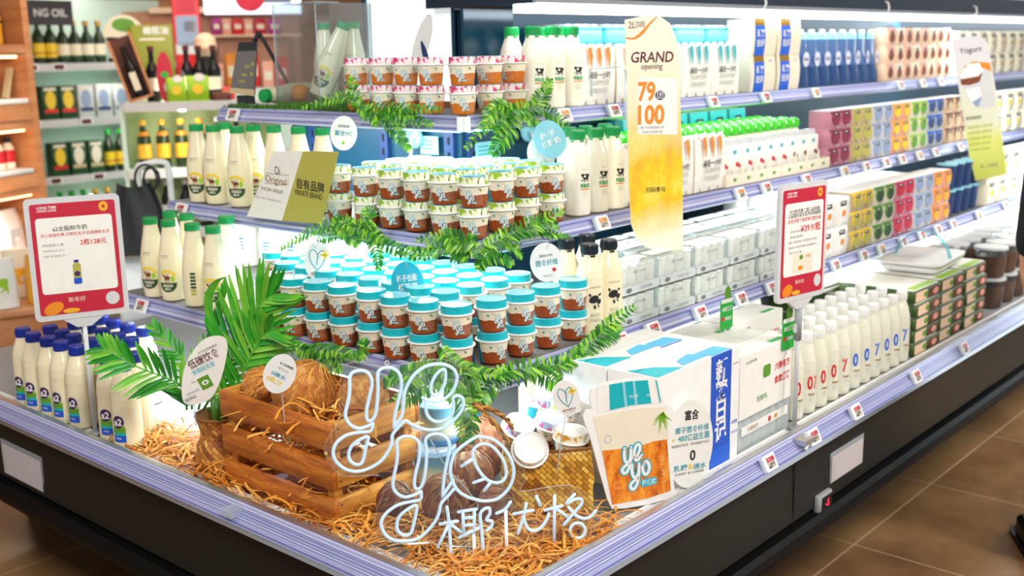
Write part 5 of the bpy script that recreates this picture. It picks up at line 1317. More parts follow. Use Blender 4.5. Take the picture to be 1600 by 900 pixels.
m.ribbon(smooth_path(GP.trace([(977, 59), (990, 60), (1002, 52), (1014, 38), (1027, 25)]), 5), [.002, .003, .0035, .004, .004, .005, .006, .006, .007, .007, .0075, .0075, .007, .006, .006, .005, .005, .004, .003, .002, .001], 'orange', -.0022)
m.build('lettering', gb_)
m = MB(); q = [GP.uv(*k) for k in ((976, 108), (970, 104), (925, 105), (921, 112), (922, 160))]
pts = [(q[0][0], .002, q[0][1])] + [(a, .02 + .05 * i, b) for i, (a, b) in enumerate(q[1:])]
inv = (Matrix.Translation(GP.o) @ Matrix.Rotation(GP.rz, 4, 'Z')).inverted()
r1 = inv @ P(924, 150, y=.722); r2 = inv @ P(922, 108, y=.70); r3 = inv @ P(970, 104, y=.60); r4 = inv @ P(978, 112, y=.46); r5 = inv @ P(978, 200, y=.455)
m.tube([tuple(r1), tuple(r2), tuple(r3), tuple(r4), tuple(r5)], .003, 'frosted', 8); m.build('clear_bracket', gb_)
YP = Plane(P(1530, 170, y=.39), radians(-48))
yb = thing('hanging_banner', 'tall pale banner with a bowl of yogurt hanging at the far end', 'banner', YP.o, YP.rz)
yo = YP.trace([(1487, 62), (1500, 58), (1530, 56), (1542, 66), (1548, 92), (1560, 170), (1573, 272), (1524, 282), (1514, 240), (1500, 150)]); zm = min(b for a, b in yo)
m = MB(); m.prism([(a, b - zm) for a, b in yo], -.0015, .0015, 'yogurt_banner', side='white'); bo = m.build('board', yb); bo.location = (0, 0, zm)
m = MB()
def yt(st, px, py, w, mat): q = YP.uv(px, py); m.text(st, q[0], q[1], w=w, mat=mat, y=-.0026, rot=.10)
yt('Yogurt', 1516, 79, .085, 'ink'); yt('新鲜酸奶', 1521, 184, .06, 'ink')
for k in range(5): yt('低温发酵 口感浓郁', 1531, 197 + k * 9, .10 - .006 * k, 'olive')
yt('2L LAKE', 1545, 258, .07, 'grey_ink')
for pts, mat, y in (([(1504, 105), (1520, 96), (1546, 98), (1549, 112), (1530, 110)], 'orange', -.0020), ([(1500, 118), (1512, 100), (1530, 98), (1536, 112), (1528, 122), (1508, 126)], 'white', -.0024), ([(1500, 124), (1528, 118), (1534, 106), (1546, 110), (1555, 165), (1535, 170), (1512, 150)], 'light_grey', -.0021), ([(1500, 124), (1528, 119), (1535, 112), (1530, 128), (1515, 133), (1502, 133)], 'brown', -.0026), ([(1508, 140), (1530, 136), (1534, 152), (1520, 166)], 'white', -.0025), ([(1518, 160), (1534, 150), (1528, 168)], 'slate', -.0027)): m.face(YP.trace(pts), y, mat)
m.build('print', yb)
inv = (Matrix.Translation(YP.o) @ Matrix.Rotation(YP.rz, 4, 'Z')).inverted(); m = MB(); m.tube([tuple(inv @ P(1512, 62, y=.51)), tuple(inv @ P(1520, 100, y=.60)), tuple(inv @ P(1525, 112, y=.722))], .003, 'frosted', 8); m.build('clear_bracket', yb)

# ------------------------------------------------------------------ private brand card
BP = Plane((.520, 1.0, 1.0975), radians(-90))
bc = thing('folded_display_card', 'white and olive folded card reading private brand on the middle shelf', 'card', BP.o, BP.rz)
low = .0
m = MB(); m.prism(BP.trace([(428, 236), (474, 236), (441, 345), (386, 338)]), -.0012, 0, 'paper'); m.build('white_panel', bc)
m = MB(); m.prism(BP.trace([(474, 236), (530, 237), (503, 350), (441, 345)]), -.0012, 0, 'olive'); m.build('olive_panel', bc)
m = MB()
def bt(st, px, py, w, h, mat, bold=0): q = BP.uv(px, py); m.text(st, q[0], q[1], w=w, h=h, mat=mat, y=-.002, bold=bold, rot=-.06)
bt('自有品牌', 486, 290, .105, .026, 'ink', .01); bt('PRIVATE BRAND', 483, 304, .105, .014, 'ink'); bt('Original', 432, 283, .085, .024, 'gold'); bt('Oi', 434, 266, .022, .02, 'ink'); bt('自有品牌, 卓越品质', 426, 297, .09, .01, 'grey_ink'); bt('Own it better, taste its goodness', 420, 311, .11, .006, 'grey_ink')
q = BP.trace([(416, 270), (430, 272), (452, 274), (451, 288), (437, 289), (430, 287), (415, 286)]); m.ribbon(q + [q[0]], .0012, 'gold', -.0018); m.build('lettering', bc)
m = MB(); m.prism(BP.trace([(470, 240), (526, 240), (532, 352), (400, 342)]), .03, .031, 'cream'); 
bs = MB(); a = BP.uv(395, 339); b = BP.uv(500, 350); bs.add([(a[0], 0, a[1] + .004), (b[0], 0, b[1] + .004), (b[0], .020, .006), (a[0], .020, .006)], [(0, 1, 2, 3)], 'cream'); bs.build('back_flap', bc)

# ------------------------------------------------------------------ wooden crate with coconuts
CX0, CX1, CY0, CY1, CZ0, CZ1 = .100, .340, .505, .875, .5865, .800
crate = thing('wooden_crate', 'orange-brown slatted wooden crate full of coconuts on the straw', 'crate', (0, 0, 0))
T_ = .012; hs = .056; gapz = (CZ1 - CZ0 - 3 * hs) / 2
def slat(c, d, mat, lab=None):
    m = MB(); x, y, z = d[0] / 2, d[1] / 2, d[2] / 2; r = .0015
    m.rbox(c, d, .002, mat, seg=2); o = m.build('slat', crate)
    return o
for k in range(3):
    z = CZ0 + hs / 2 + k * (hs + gapz)
    for x in (CX0 + T_ / 2, CX1 - T_ / 2): slat((x, (CY0 + CY1) / 2, z), (T_, CY1 - CY0 - .002 * k, hs), 'crate_wood_y')
    for y in (CY0 + T_ / 2, CY1 - T_ / 2): slat(((CX0 + CX1) / 2, y, z), (CX1 - CX0 - 2 * T_ - .0008, T_, hs), 'crate_wood_x')
for x in (CX0 + T_ + .011, CX1 - T_ - .011):
    for y in (CY0 + T_ + .011, CY1 - T_ - .011):
        m = MB(); m.rbox((x, y, (CZ0 + CZ1) / 2), (.021, .021, CZ1 - CZ0 - .006), .002, 'crate_wood_x', seg=2); m.build('corner_post', crate)
m = MB(); m.box(((CX0 + CX1) / 2, (CY0 + CY1) / 2, CZ0 + .004), (CX1 - CX0 - 2 * T_ - .001, CY1 - CY0 - 2 * T_ - .001, .006), 'crate_wood_y'); m.build('bottom_board', crate)
for k in range(3):   # nail heads
    z = CZ0 + hs / 2 + k * (hs + gapz)
    for q in (-.015, .015):
        m = MB(); m.lathe([(.0022, 0), (.0018, .0008), (.0, .001)], 'soft_black', 8, caps=False, T=Matrix.Translation((CX0 + .02, CY0, z + q)) @ Matrix.Rotation(pi / 2, 4, 'X')); m.build('nail', crate)
def coconut(lab, c, r, mat, rot=(0, 0, 0), sq=1.08, grp='coconuts'):
    rnd = random.Random(int(abs(c[0]) * 1e4)); m = MB(); n, s = 22, 30; vs = []
    ph = [rnd.uniform(0, 6.28) for _ in range(6)]
    for j in range(n + 1):
        t = pi * j / n
        for i in range(s):
            a = 2 * pi * i / s
            k = 1 + .035 * sin(3 * a + ph[0]) * sin(t) + .03 * cos(2 * t + ph[1]) + .02 * sin(5 * a + ph[2] + 3 * t) * sin(t) - .10 * max(0, cos(t)) ** 6 * .5
            vs.append((r * k * sin(t) * cos(a), r * k * sin(t) * sin(a), r * sq * k * cos(t)))
    m.add(vs, [(j * s + i, (j + 1) * s + i, (j + 1) * s + (i + 1) % s, j * s + (i + 1) % s) for j in range(n) for i in range(s)], mat, True)
    o = thing('coconut', lab, 'coconut', c, rot[2], group=grp, tilt=(rot[0], rot[1])); m.build('husk', o)
    h = MB()
    for k in range(90):    # loose fibres, mostly gathered towards the stem end
        a = rnd.uniform(0, 6.28); t = abs(rnd.gauss(0, .9)); t = min(t, 2.9); pts = []
        for q in range(5):
            tt = t + q * .12; rr = r * (1.0 + .012 * q * rnd.random()) + .0015
            pts.append((rr * sin(tt) * cos(a + q * .05), rr * sin(tt) * sin(a + q * .05), rr * sq * cos(tt)))
        w = .0011; vs = []
        for p_ in pts: vs += [(p_[0] - w * sin(a), p_[1] + w * cos(a), p_[2]), (p_[0] + w * sin(a), p_[1] - w * cos(a), p_[2])]
        h.add(vs, [(2 * q, 2 * q + 1, 2 * q + 3, 2 * q + 2) for q in range(4)], 'straw' if mat == 'coconut' else 'fibre_grey')
    h.build('fibres', o)['kind'] = 'stuff'
    return o
M['fibre_grey'] = straw_mat('fibre_grey', '#6a4630', '#9a744e', '#c4a478')
def pc(px, py, z): return tuple(P(px, py, z=z))
coconut('largest golden husked coconut at the front of the crate', (.208, .720, .800), .064, 'coconut', (.5, .3, .4))
coconut('small round coconut at the far end of the crate', (.175, .825, .800), .043, 'coconut', (1.2, .2, 0), 1.0)
coconut('golden coconut in the crate behind the upper letters of the tube sign', (.262, .592, .795), .054, 'coconut', (-.4, .6, 1), 1.0)
coconut('coconut deep in the crate between the two larger ones', (.298, .795, .765), .034, 'coconut', (.2, -.5, 2), 1.0)
coconut('brown coconut on the straw behind the lower curl of the tube sign', (.255, .352, .641), .047, 'coconut_brown', (.6, -.4, .2), 1.05)
coconut('dark brown hairy coconut behind the round letter of the tube sign', (.355, .378, .647), .052, 'coconut_brown', (.2, .5, 1), 1.05)
coconut('brown coconut lying lowest at the front of the heap by the basket', (.318, .275, .628), .036, 'coconut_brown', (1.3, .1, .4), 1.05)
coconut('greyish brown coconut at the back of the heap behind the basket', (.470, .455, .655), .062, 'coconut_brown', (.1, .1, 2), 1.1)
coconut('brown coconut on the straw beside the crate end', (.205, .445, .630), .037, 'coconut_brown', (1, .6, 0), 1.0)

# ------------------------------------------------------------------ straw (wood wool)
def straw(name, n, spot, lab, L=(.05, .12), wid=(.0012, .0026), seed=3, lift=.03, bound=True):
    rnd = random.Random(seed); m = MB()
    for k in range(n):
        x, y, z = spot(rnd); a = rnd.uniform(0, 2 * pi); l = rnd.uniform(*L); w = rnd.uniform(*wid); cv = rnd.uniform(-2.2, 2.2); pz = rnd.uniform(0, lift) * rnd.random()
        vs = []; px, py = x, y; N = 6; tw = rnd.uniform(-.5, .5)
        for q in range(N + 1):
            t = q / N; aa = a + cv * (t - .5); zz = z + pz * sin(pi * t) + rnd.uniform(0, .001)
            nx, ny = -sin(aa), cos(aa)
            if bound and min(px, py) < .064: px, py = max(px, .064), max(py, .064)
            vs += [(px - nx * w, py - ny * w, zz + tw * w), (px + nx * w, py + ny * w, zz - tw * w)]
            px += cos(aa) * l / N; py += sin(aa) * l / N
        m.add(vs, [(2 * q, 2 * q + 1, 2 * q + 3, 2 * q + 2) for q in range(N)], 'straw', True)
    o = m.build(name); tag(o, lab, 'straw', kind='stuff'); return o
def spot_deck(r):
    for _ in range(60):
        u = r.random()
        if u < .38: x, y = r.uniform(.10, .40), r.uniform(.09, .50)
        elif u < .55: x, y = r.uniform(.08, .5), r.uniform(.075, .2)
        else: x, y = r.uniform(.075, .20), r.uniform(.45, 1.30)
        if CX0 - .005 < x < CX1 and CY0 - .0 < y < CY1: continue
        if x > .30 and y < .35 and x + y > .62: continue
        if y < .22 and x > .45 and r.random() < .6: continue
        break
    return x, y, .587 + r.random() * .016
straw('straw_bed', 1900, spot_deck, 'golden straw spread over the deck under the crate, sign and basket')
straw('straw_tuft', 230, lambda r: (r.uniform(CX0 + .03, CX1 - .04), r.uniform(CY0 + .03, CY1 - .04), .735 + .060 * r.random() ** 2), 'golden straw packed round the coconuts inside the crate', (.05, .11), (.0014, .0030), 5, .05)
straw('straw_tuft', 70, lambda r: (r.uniform(.115, .14), r.uniform(.56, .82), .60 + .13 * r.random()), 'dark straw poking out between the slats of the crate', (.03, .06), seed=9)

straw('straw_filling', 330, lambda r: (r.uniform(CX0 + .03, CX1 - .03), r.uniform(CY0 + .03, CY1 - .03), .60 + .13 * r.random()), 'straw filling the lower half of the crate behind the slats', (.04, .08), (.0014, .0032), 11, .02)

# ------------------------------------------------------------------ woven jar with palm leaves
jar = thing('woven_jar', 'round woven rattan jar holding palm leaves beside the crate', 'jar', (.160, .962, .5875))
pr = [(.050, 0), (.060, .006), (.0625, .03), (.058, .06), (.050, .075), (.049, .085), (.053, .105), (.058, .125)]
m = MB(); m.lathe(pr, 'weave_dark', 40, caps=False); m.uv = lambda co, n: (atan2(co.x, -co.y) * .055, co.z); m.lathe([(.058, .125), (.0555, .126), (.050, .10), (.047, .08), (.05, .02)], 'rope', 40, caps=False)
m.build('basket_body', jar)
m = MB(); m.tube([(.0575 * cos(k * pi / 18), .0575 * sin(k * pi / 18), .125 + .001 * sin(k * 2.1)) for k in range(36)], .0032, 'rope', 8, True); m.build('rim', jar)
m = MB(); m.lathe([(.062, .0), (.0625, .004)], 'rope', 40); m.build('bottom_ring', jar)
def palm_leaf(path, parent, spread=.12, n=22, droop=.25, nrm=(-.7, -.7, .2), w=.0055, name='palm_leaf', mat='palm', angle=48, sides=(-1, 1), seed=1):
    rnd = random.Random(seed); pts = [Vector(q) for q in smooth_path([tuple(q) for q in path], 8)]; N = len(pts); nv = Vector(nrm).normalized(); m = MB()
    m.tube([tuple(p) for p in pts], [.0024 * (1 - .7 * i / N) + .0004 for i in range(N)], mat, 6)
    for k in range(n):
        t = .10 + .9 * k / (n - 1); i = min(N - 2, int(t * (N - 1))); p = pts[i]; d = (pts[i + 1] - pts[max(0, i - 1)]).normalized(); s = nv.cross(d).normalized()
        L = spread * (.55 + .9 * sin(pi * min(1, t * .75 + .18))) * .72 * (1 if t < .97 else .9)
        for sg in sides:
            an = radians(angle - 26 * t + rnd.uniform(-5, 5)); dr = (d * cos(an) + s * sg * sin(an) + nv * rnd.uniform(-.18, .18)).normalized(); wd = nv.cross(dr).normalized(); vs = []; Q = 6; q0 = p.copy()
            for q in range(Q + 1):
                tt = q / Q; ww = w * (sin(pi * min(.98, tt * .86 + .10)) ** .8)
                pos = q0 + dr * L * tt + Vector((0, 0, -1)) * droop * L * tt * tt
                f = nv * (ww * .35)
                vs += [tuple(pos - wd * ww + f), tuple(pos), tuple(pos + wd * ww + f)]
            m.add(vs, [(3 * q + e, 3 * q + e + 1, 3 * q + e + 4, 3 * q + e + 3) for q in range(Q) for e in (0, 1)], mat, True)
    return m.build(name, parent)
palm = thing('artificial_palm', 'green palm leaves fanning out of the woven jar', 'plant', (0, 0, 0))
def W3(*l): return [P(a, b, d=c) for a, b, c in l]
palm_leaf(W3((292, 640, 2.50), (282, 602, 2.47), (212, 572, 2.42), (160, 543, 2.40)), palm, .085, 20, .15, angle=58, seed=2)
palm_leaf(W3((300, 640, 2.52), (296, 580, 2.53), (264, 538, 2.55), (240, 510, 2.56)), palm, .05, 16, .1, w=.004, seed=3)
palm_leaf(W3((318, 640, 2.50), (352, 580, 2.46), (381, 520, 2.43), (405, 478, 2.40), (425, 462, 2.38)), palm, .130, 24, .0, seed=4, angle=52, w=.0065)
palm_leaf(W3((325, 640, 2.50), (365, 610, 2.45), (390, 560, 2.42), (408, 528, 2.40), (420, 518, 2.38)), palm, .105, 24, .12, seed=5, angle=60, w=.006)
palm_leaf(W3((310, 640, 2.51), (330, 560, 2.50), (345, 500, 2.48), (352, 452, 2.46)), palm, .07, 10, .0, seed=6, angle=30, sides=(1,))
m = MB(); pts = smooth_path([tuple(q) for q in W3((338, 560, 2.49), (328, 500, 2.48), (326, 465, 2.46), (338, 440, 2.44), (356, 432, 2.42))], 5); vs = []
for i, q in enumerate(pts): w = .010 * sin(pi * min(.97, .08 + .9 * i / len(pts))); vs += [(q[0] - w * .7, q[1] + w * .7, q[2]), (q[0] + w * .7, q[1] - w * .7, q[2])]
m.add(vs, [(2 * i, 2 * i + 1, 2 * i + 3, 2 * i + 2) for i in range(len(pts) - 1)], 'palm', True); m.build('broad_leaf', palm)
m = MB(); m.tube([(.150, .968, .625), (.152, .966, .70), (.150, .968, .75)], .012, 'moss', 8); m.build('stem', palm)

# ------------------------------------------------------------------ woven basket with cups
bk = thing('woven_basket', 'golden woven seagrass basket with a rope handle holding yogurt cups', 'basket', (.438, .243, .590), radians(-49))
m = MB(); nx, ny, nz = 10, 5, 9; w, d, h = .176, .095, .142
ring = [(-w / 2 + w * i / nx, -d / 2) for i in range(nx)] + [(w / 2, -d / 2 + d * i / ny) for i in range(ny)] + [(w / 2 - w * i / nx, d / 2) for i in range(nx)] + [(-w / 2, d / 2 - d * i / ny) for i in range(ny)]
vs = []; nr = len(ring)
for j in range(nz + 1):
    v = j / nz; k = 1 + .07 * sin(pi * v) - .03 * v; kz = h * v + (.0 if v < .9 else 0)
    if .30 < v < .45: k -= .035
    for i, (a, b) in enumerate(ring):
        sag = -.006 * v * sin(pi * (a / w + .5)) * (1 if b < 0 else 1); vs.append((a * k, b * (k + .06 * sin(pi * v)), kz + sag))
m.add(vs, [(j * nr + i, j * nr + (i + 1) % nr, (j + 1) * nr + (i + 1) % nr, (j + 1) * nr + i) for j in range(nz) for i in range(nr)], 'weave', True)
m.add(vs[:nr], [tuple(range(nr - 1, -1, -1))], 'weave')
m.uv = lambda co, n: ((co.x if abs(n.y) > .5 else co.y), co.z)
body = m.build('basket_body', bk); so = body.modifiers.new('thick', 'SOLIDIFY'); so.thickness = .003
m = MB(); m.tube([vs[nz * nr + i] for i in range(nr)], .0030, 'rope', 8, True); m.build('rim', bk)
inv = (Matrix.Translation(Vector((.438, .243, .590))) @ Matrix.Rotation(radians(-49), 4, 'Z')).inverted()
hp = [tuple(inv @ P(a, b, d=c + .03)) for a, b, c in ((797, 694, 2.0), (785, 678, 1.99), (768, 657, 1.98), (750, 640, 1.99), (742, 632, 2.01), (752, 634, 2.03), (775, 643, 2.06), (792, 655, 2.09), (801, 668, 2.10))]
hp = smooth_path(hp, 6); 
for s_ in (0, 1):
    m = MB(); m.tube([(q[0] + .0028 * cos(i * .9 + pi * s_), q[1] + .0028 * sin(i * .9 + pi * s_) * .5, q[2] + .0028 * sin(i * .9 + pi * s_)) for i, q in enumerate(hp)], .0030, ('rope', 'rope_light')[s_], 7) if s_ == 0 or True else None
    M['rope_light'] = M.get('rope_light') or flat('rope_light', '#c08a3c', .7, 0, .2, 80); m.build('rope_handle', bk)
def loose(proto, c, rot, lab, grp='loose cups round the basket'): return place(proto, c, rot[2], lab, grp, tilt=(rot[0], rot[1]))
M['lid_gold'] = lid_side('lid_gold', '#f2ead0', '#e0a030', '#f6efd8', '#c8b84a'); M['lid_blue'] = lid_side('lid_blue', '#dfe8f4', '#a9c3e6', '#c7668f', '#e9eef6')
cup_gold = make_cup('lid_gold', 'cup_label_orange', 'paper'); cup_blue = make_cup('lid_blue', 'cup_label', 'lavender_light')
B0 = Vector((.438, .243, .590)); BR = Matrix.Rotation(radians(-49), 4, 'Z')
def bpos(u, v, z): return tuple(B0 + BR @ Vector((u, v, z)))
loose(cup_gold, bpos(-.036, -.008, .112), (.95, .0, -.8), 'yogurt cup with a gold lid tipped forward over the basket rim')
loose(cup_gold, bpos(.045, .004, .098), (.12, .05, -.5), 'yogurt cup with a gold band upright at the basket corner near the cut-out')
loose(cup_blue, bpos(.0, .075, .105), (.25, .1, -.3), 'yogurt cup with a lilac lid behind the gold-lidded one')
loose(cup_blue, bpos(-.070, .080, .100), (.4, -.2, .3), 'yogurt cup with a pale printed lid by the rope handle')
loose(cup_green, bpos(.035, .150, .11), (.1, .1, .4), 'yogurt cup with a clear lid at the back of the basket group')
loose(cup_blue, bpos(-.03, .150, .115), (.3, .2, .9), 'yogurt cup with a plum and lilac lid below the fern')
bx = MB(); bx.box((0, 0, .047), (.14, .10, .094), 'crate_wood_x'); o = thing('wooden_block', 'plain wooden block under the loose cups behind the basket', 'block', bpos(-.01, .112, -.002), radians(-49)); bx.build('block', o)
def tub(c, lab):
    o = thing('yogurt_tub', lab, 'yogurt tub', c); m = MB(); m.lathe([(.040, 0), (.042, .003), (.046, .075), (.047, .085)], 'tub_print', 28); m.build('tub_body', o)
    l = MB(); l.lathe([(.0485, .084), (.0485, .095), (.045, .098), (.0, .098)], 'frosted', 28, caps=False); l.build('lid', o); return o
def tubm():
    t = NT('tub_print'); x, y, z = t.xyz(); c = t.ramp(t.m2('ADD', t.m2('MULTIPLY', z, 11), t.m2('MULTIPLY', t.noise(30), .12)), (.15, lin('#1f7fb8')), (.35, lin('#e9e6cf')), (.6, lin('#cfe0c0')), (.8, lin('#6aa7c4')))
    return t.done(c, .3)
M['tub_print'] = tubm()
tub((.372, .500, .5865), 'blue and white yogurt tub behind the curls of the tube sign, lower'); tub((.395, .505, .6865), 'blue and white yogurt tub on top of the other behind the tube sign')
tub((.482, .515, .720), 'pale yogurt tub high behind the round letter of the tube sign')
o = thing('wooden_block', 'plain wooden block carrying the pale yogurt tub', 'block', (.482, .545, .5845)); m = MB(); m.box((0, 0, .066), (.10, .10, .132), 'crate_wood_x'); m.build('block', o)

# ------------------------------------------------------------------ fern garlands
def frond(path, parent, ln=.024, n=30, seed=1, mat='fern', w=.0030, nrm=None):
    rnd = random.Random(seed); pts = [Vector(q) for q in smooth_path([tuple(q) for q in path], 6)]; N = len(pts)
    nv = Vector(nrm or (rnd.uniform(-1, -.5), rnd.uniform(-1, -.5), rnd.uniform(.2, 1.0))).normalized(); m = MB()
    m.tube([tuple(p) for p in pts], [.0011 * (1 - .6 * i / N) for i in range(N)], mat, 5)
    for k in range(n):
        t = (k + .5) / n; i = min(N - 2, int(t * (N - 1))); p = pts[i]; d = (pts[i + 1] - pts[max(0, i - 1)]).normalized(); s = nv.cross(d)
        if s.length < .1: s = d.orthogonal()
        s.normalize(); L = ln * (.35 + .75 * sin(pi * min(1, .18 + t * .80)))
        for sg in (-1, 1):
            an = radians(68 - 20 * t + rnd.uniform(-9, 9)); dr = (d * cos(an) + s * sg * sin(an) + nv * rnd.uniform(-.35, .35)).normalized(); wd = nv.cross(dr).normalized(); f = nv * rnd.uniform(.0, .002)
            a, b, c_, e = p, p + dr * L * .35, p + dr * L * .75, p + dr * L
            vs = [a - wd * w * .5, a + wd * w * .5, b - wd * w + f, b + wd * w + f, c_ - wd * w * .7 + f, c_ + wd * w * .7 + f, e - Vector((0, 0, L * .12))]
            m.add([tuple(v) for v in vs], [(0, 1, 3, 2), (2, 3, 5, 4), (4, 5, 6)], mat, True)
    return m.build('fern_frond', parent)
def garland(lab, lines, kw, ln=.024):
    o = thing('fern_garland', lab, 'fern', (0, 0, 0), group=None)
    for i, l in enumerate(lines):
        pts = []
        for q in l:
            off = -.012 - .01 * ((i * 7) % 4) / 3
            k = dict(kw) if len(q) == 2 else dict(q[2])
            for a in k: k[a] += off
            pts.append(P(q[0], q[1], **k))
        L = sum((pts[j + 1] - pts[j]).length for j in range(len(pts) - 1)); frond(pts, o, ln * (.85 + .3 * ((i * 3) % 5) / 4), max(14, int(L / .0048)), seed=i + len(lab))
    return o
x1, y1 = dict(x=.715), dict(y=.715)
garland('fern fronds hanging over the top shelf rail beside the pink-lidded cups', [[(575, 172), (545, 152), (510, 156), (470, 170)], [(560, 168), (552, 145), (549, 120)], [(560, 172), (600, 168), (650, 170), (690, 171)], [(565, 175), (600, 180), (640, 186), (676, 196)], [(590, 178), (612, 198), (628, 218), (640, 234)], [(560, 170), (580, 182), (590, 196)], [(600, 176), (625, 176), (650, 182)]], x1, .022)
garland('fern fronds drooping from the top shelf at the corner below the cow bottles', [[(815, 178), (785, 172), (760, 195), (726, 234)], [(800, 172), (835, 165), (850, 145), (859, 124)], [(820, 170), (850, 172), (875, 190), (897, 214)], [(805, 180), (795, 205), (780, 225), (768, 242)], [(790, 176), (775, 170), (764, 182), (762, 200)], [(815, 175), (830, 188), (845, 192)], [(795, 178), (785, 195), (778, 208)], [(800, 170), (780, 164), (768, 172)]], y1, .026)
x2, y2 = dict(x=.515), dict(y=.515)
garland('fern fronds trailing over the middle shelf rail above the leaf heart sign', [[(560, 350), (510, 352), (470, 370), (438, 390)], [(565, 350), (578, 342), (576, 332), (572, 326)], [(560, 352), (580, 372), (590, 400), (592, 422)], [(545, 352), (520, 362), (495, 378)], [(570, 355), (600, 380), (640, 395), (680, 395), (705, 390)], [(540, 350), (560, 362), (572, 372)], [(530, 352), (545, 368), (560, 382)], [(565, 352), (585, 365), (600, 378)], [(550, 350), (530, 346), (515, 356)]], x2, .022)
garland('thick fern garland along the middle shelf at the corner', [[(745, 378), (715, 370), (690, 368), (650, 375)], [(740, 380), (700, 385), (655, 395), (622, 392)], [(770, 388), (755, 405), (748, 420)], [(760, 385, y2), (800, 365, y2), (845, 345, y2), (880, 328, y2)], [(790, 370, y2), (830, 362, y2), (865, 365, y2), (894, 372, y2)], [(735, 380), (760, 400, y2), (790, 405, y2), (800, 415, y2)], [(700, 372), (715, 390), (730, 405)], [(780, 375, y2), (800, 385, y2), (815, 400, y2)], [(740, 376), (725, 392), (705, 402)], [(830, 360, y2), (850, 350, y2), (872, 352, y2)]], x2, .024)
x3, y3 = dict(x=.335), dict(y=.335)
garland('fern garland along the lowest shelf rail over the corner and basket', [[(690, 545), (715, 572), (750, 582), (790, 585)], [(770, 588, y3), (820, 575, y3), (880, 568, y3), (925, 552, y3)], [(900, 565, y3), (930, 530, y3), (960, 500, y3), (992, 478, y3)], [(905, 555, y3), (935, 530, y3), (955, 520, y3), (965, 510, y3)], [(780, 585, y3), (840, 582, y3), (890, 560, y3), (910, 540, y3)], [(880, 565, y3), (915, 585, y3), (935, 600, y3), (945, 612, y3)], [(750, 580), (735, 600), (715, 615)], [(800, 578, y3), (770, 600, y3), (752, 625, y3), (748, 640, y3)], [(830, 575, y3), (860, 590, y3), (875, 600, y3)], [(920, 540, y3), (915, 570, y3), (918, 600, y3)]], x3, .026)
garland('fern sprig at the lowest shelf rail above the coconut crate', [[(460, 540), (500, 552), (535, 560), (570, 548)], [(470, 545), (505, 568), (535, 578)], [(555, 560), (570, 545), (565, 532)], [(480, 545), (520, 548), (555, 556)], [(440, 532), (470, 545), (495, 558)]], x3, .022)
garland('fern fronds hanging behind the tube sign', [[(700, 600), (725, 630), (738, 660), (735, 692)], [(690, 590), (660, 605), (635, 620), (602, 640)], [(640, 580), (665, 575), (690, 580), (700, 590)], [(712, 610), (728, 650), (728, 690)], [(650, 590), (630, 585), (612, 590), (600, 600)], [(680, 585), (700, 605), (705, 625)]], dict(x=.30), .026)
def broad(lab, l, kw, w=.02):
    o = thing('fern_leaf', lab, 'fern', (0, 0, 0)); pts = [P(a, b, **kw) for a, b in l]; frond(pts, o, w, 16, 4, 'palm', .008, (-.7, -.75, .1)); return o
broad('broad bright green leaf hanging between the oval heart sign and cup cut-out', [(905, 565), (911, 600), (911, 640), (910, 665)], dict(y=.318), .03)
broad('broad bright green leaf at the far corner of the lowest rail', [(935, 575), (942, 590), (948, 605)], dict(y=.318), .02)

# moss strip and things at the open end of the top shelf
rnd = random.Random(4); m = MB()
for k in range(1500):
    y = rnd.uniform(1.10, 1.73); x = rnd.uniform(.742, .80); h = rnd.uniform(.006, .018); a = rnd.uniform(0, 6.28); w = .0022; dx, dy = rnd.uniform(-.008, .008), rnd.uniform(-.008, .008)
    m.add([(x - w * cos(a), y - w * sin(a), 1.348), (x + w * cos(a), y + w * sin(a), 1.348), (x + dx, y + dy, 1.348 + h)], [(0, 1, 2)], 'moss')
tag(m.build('moss_strip'), 'dark green moss laid along the open end of the top shelf', 'moss', kind='stuff')
ax = thing('acrylic_box', 'clear acrylic display box holding bottles and an orange on the top shelf', 'display box', (.895, 1.435, 1.3665))
for c, d in (((-.10, 0, .135), (.003, .19, .27)), ((.10, 0, .135), (.003, .19, .27)), ((0, -.0945, .135), (.20, .003, .27)), ((0, .0945, .135), (.20, .003, .27)), ((0, 0, .2715), (.203, .192, .003))):
    m = MB(); m.box(c, d, 'clear'); m.build('acrylic_panel', ax)
for a, b in ((-.10, -.0945), (-.10, .0945), (.10, -.0945)):
    m = MB(); m.tube([(a, b, 0), (a, b, .27)], .0022, 'frosted', 6); m.build('edge', ax)
m = MB(); m.box((0, 0, .275), (.09, .05, .006), 'frosted'); m.build('top_handle', ax)
m = MB(); m.box((0, 0, -.0095), (.205, .20, .017), 'moss'); m.build('base_pad', ax)
def ptop(px, py, x): return P(px, py, x=x)
place(fresh, (.868, 1.432, 1.3835), -1.0, 'green-capped milk bottle tilted to the side inside the acrylic box', 'bottles in the acrylic box', tilt=(0, .40))
place(fresh, (.945, 1.492, 1.368), -1.0, 'green-capped milk bottle standing at the back of the acrylic box', 'bottles in the acrylic box')
place(fresh, (.955, 1.375, 1.368), -1.0, 'pale milk bottle behind the tilted one inside the acrylic box', 'bottles in the acrylic box')
o = thing('orange', 'single orange beside the tilted bottle in the acrylic box', 'orange', (.845, 1.492, 1.3665)); m = MB(); m.lathe([(.0, 0), (.012, .002), (.02, .009), (.0245, .024), (.021, .039), (.012, .047), (.0, .0475)], 'orange', 22, caps=False); m.build('fruit', o); m = MB(); m.lathe([(.004, .047), (.0, .049)], 'dark_green', 8, caps=False); m.build('stem', o)
o = place(fresh, (.985, 1.590, 1.3835), -1.45, 'green-capped milk bottle lying on its side between chalkboard and acrylic box', 'green-capped milk bottles', tilt=(pi / 2, 0))
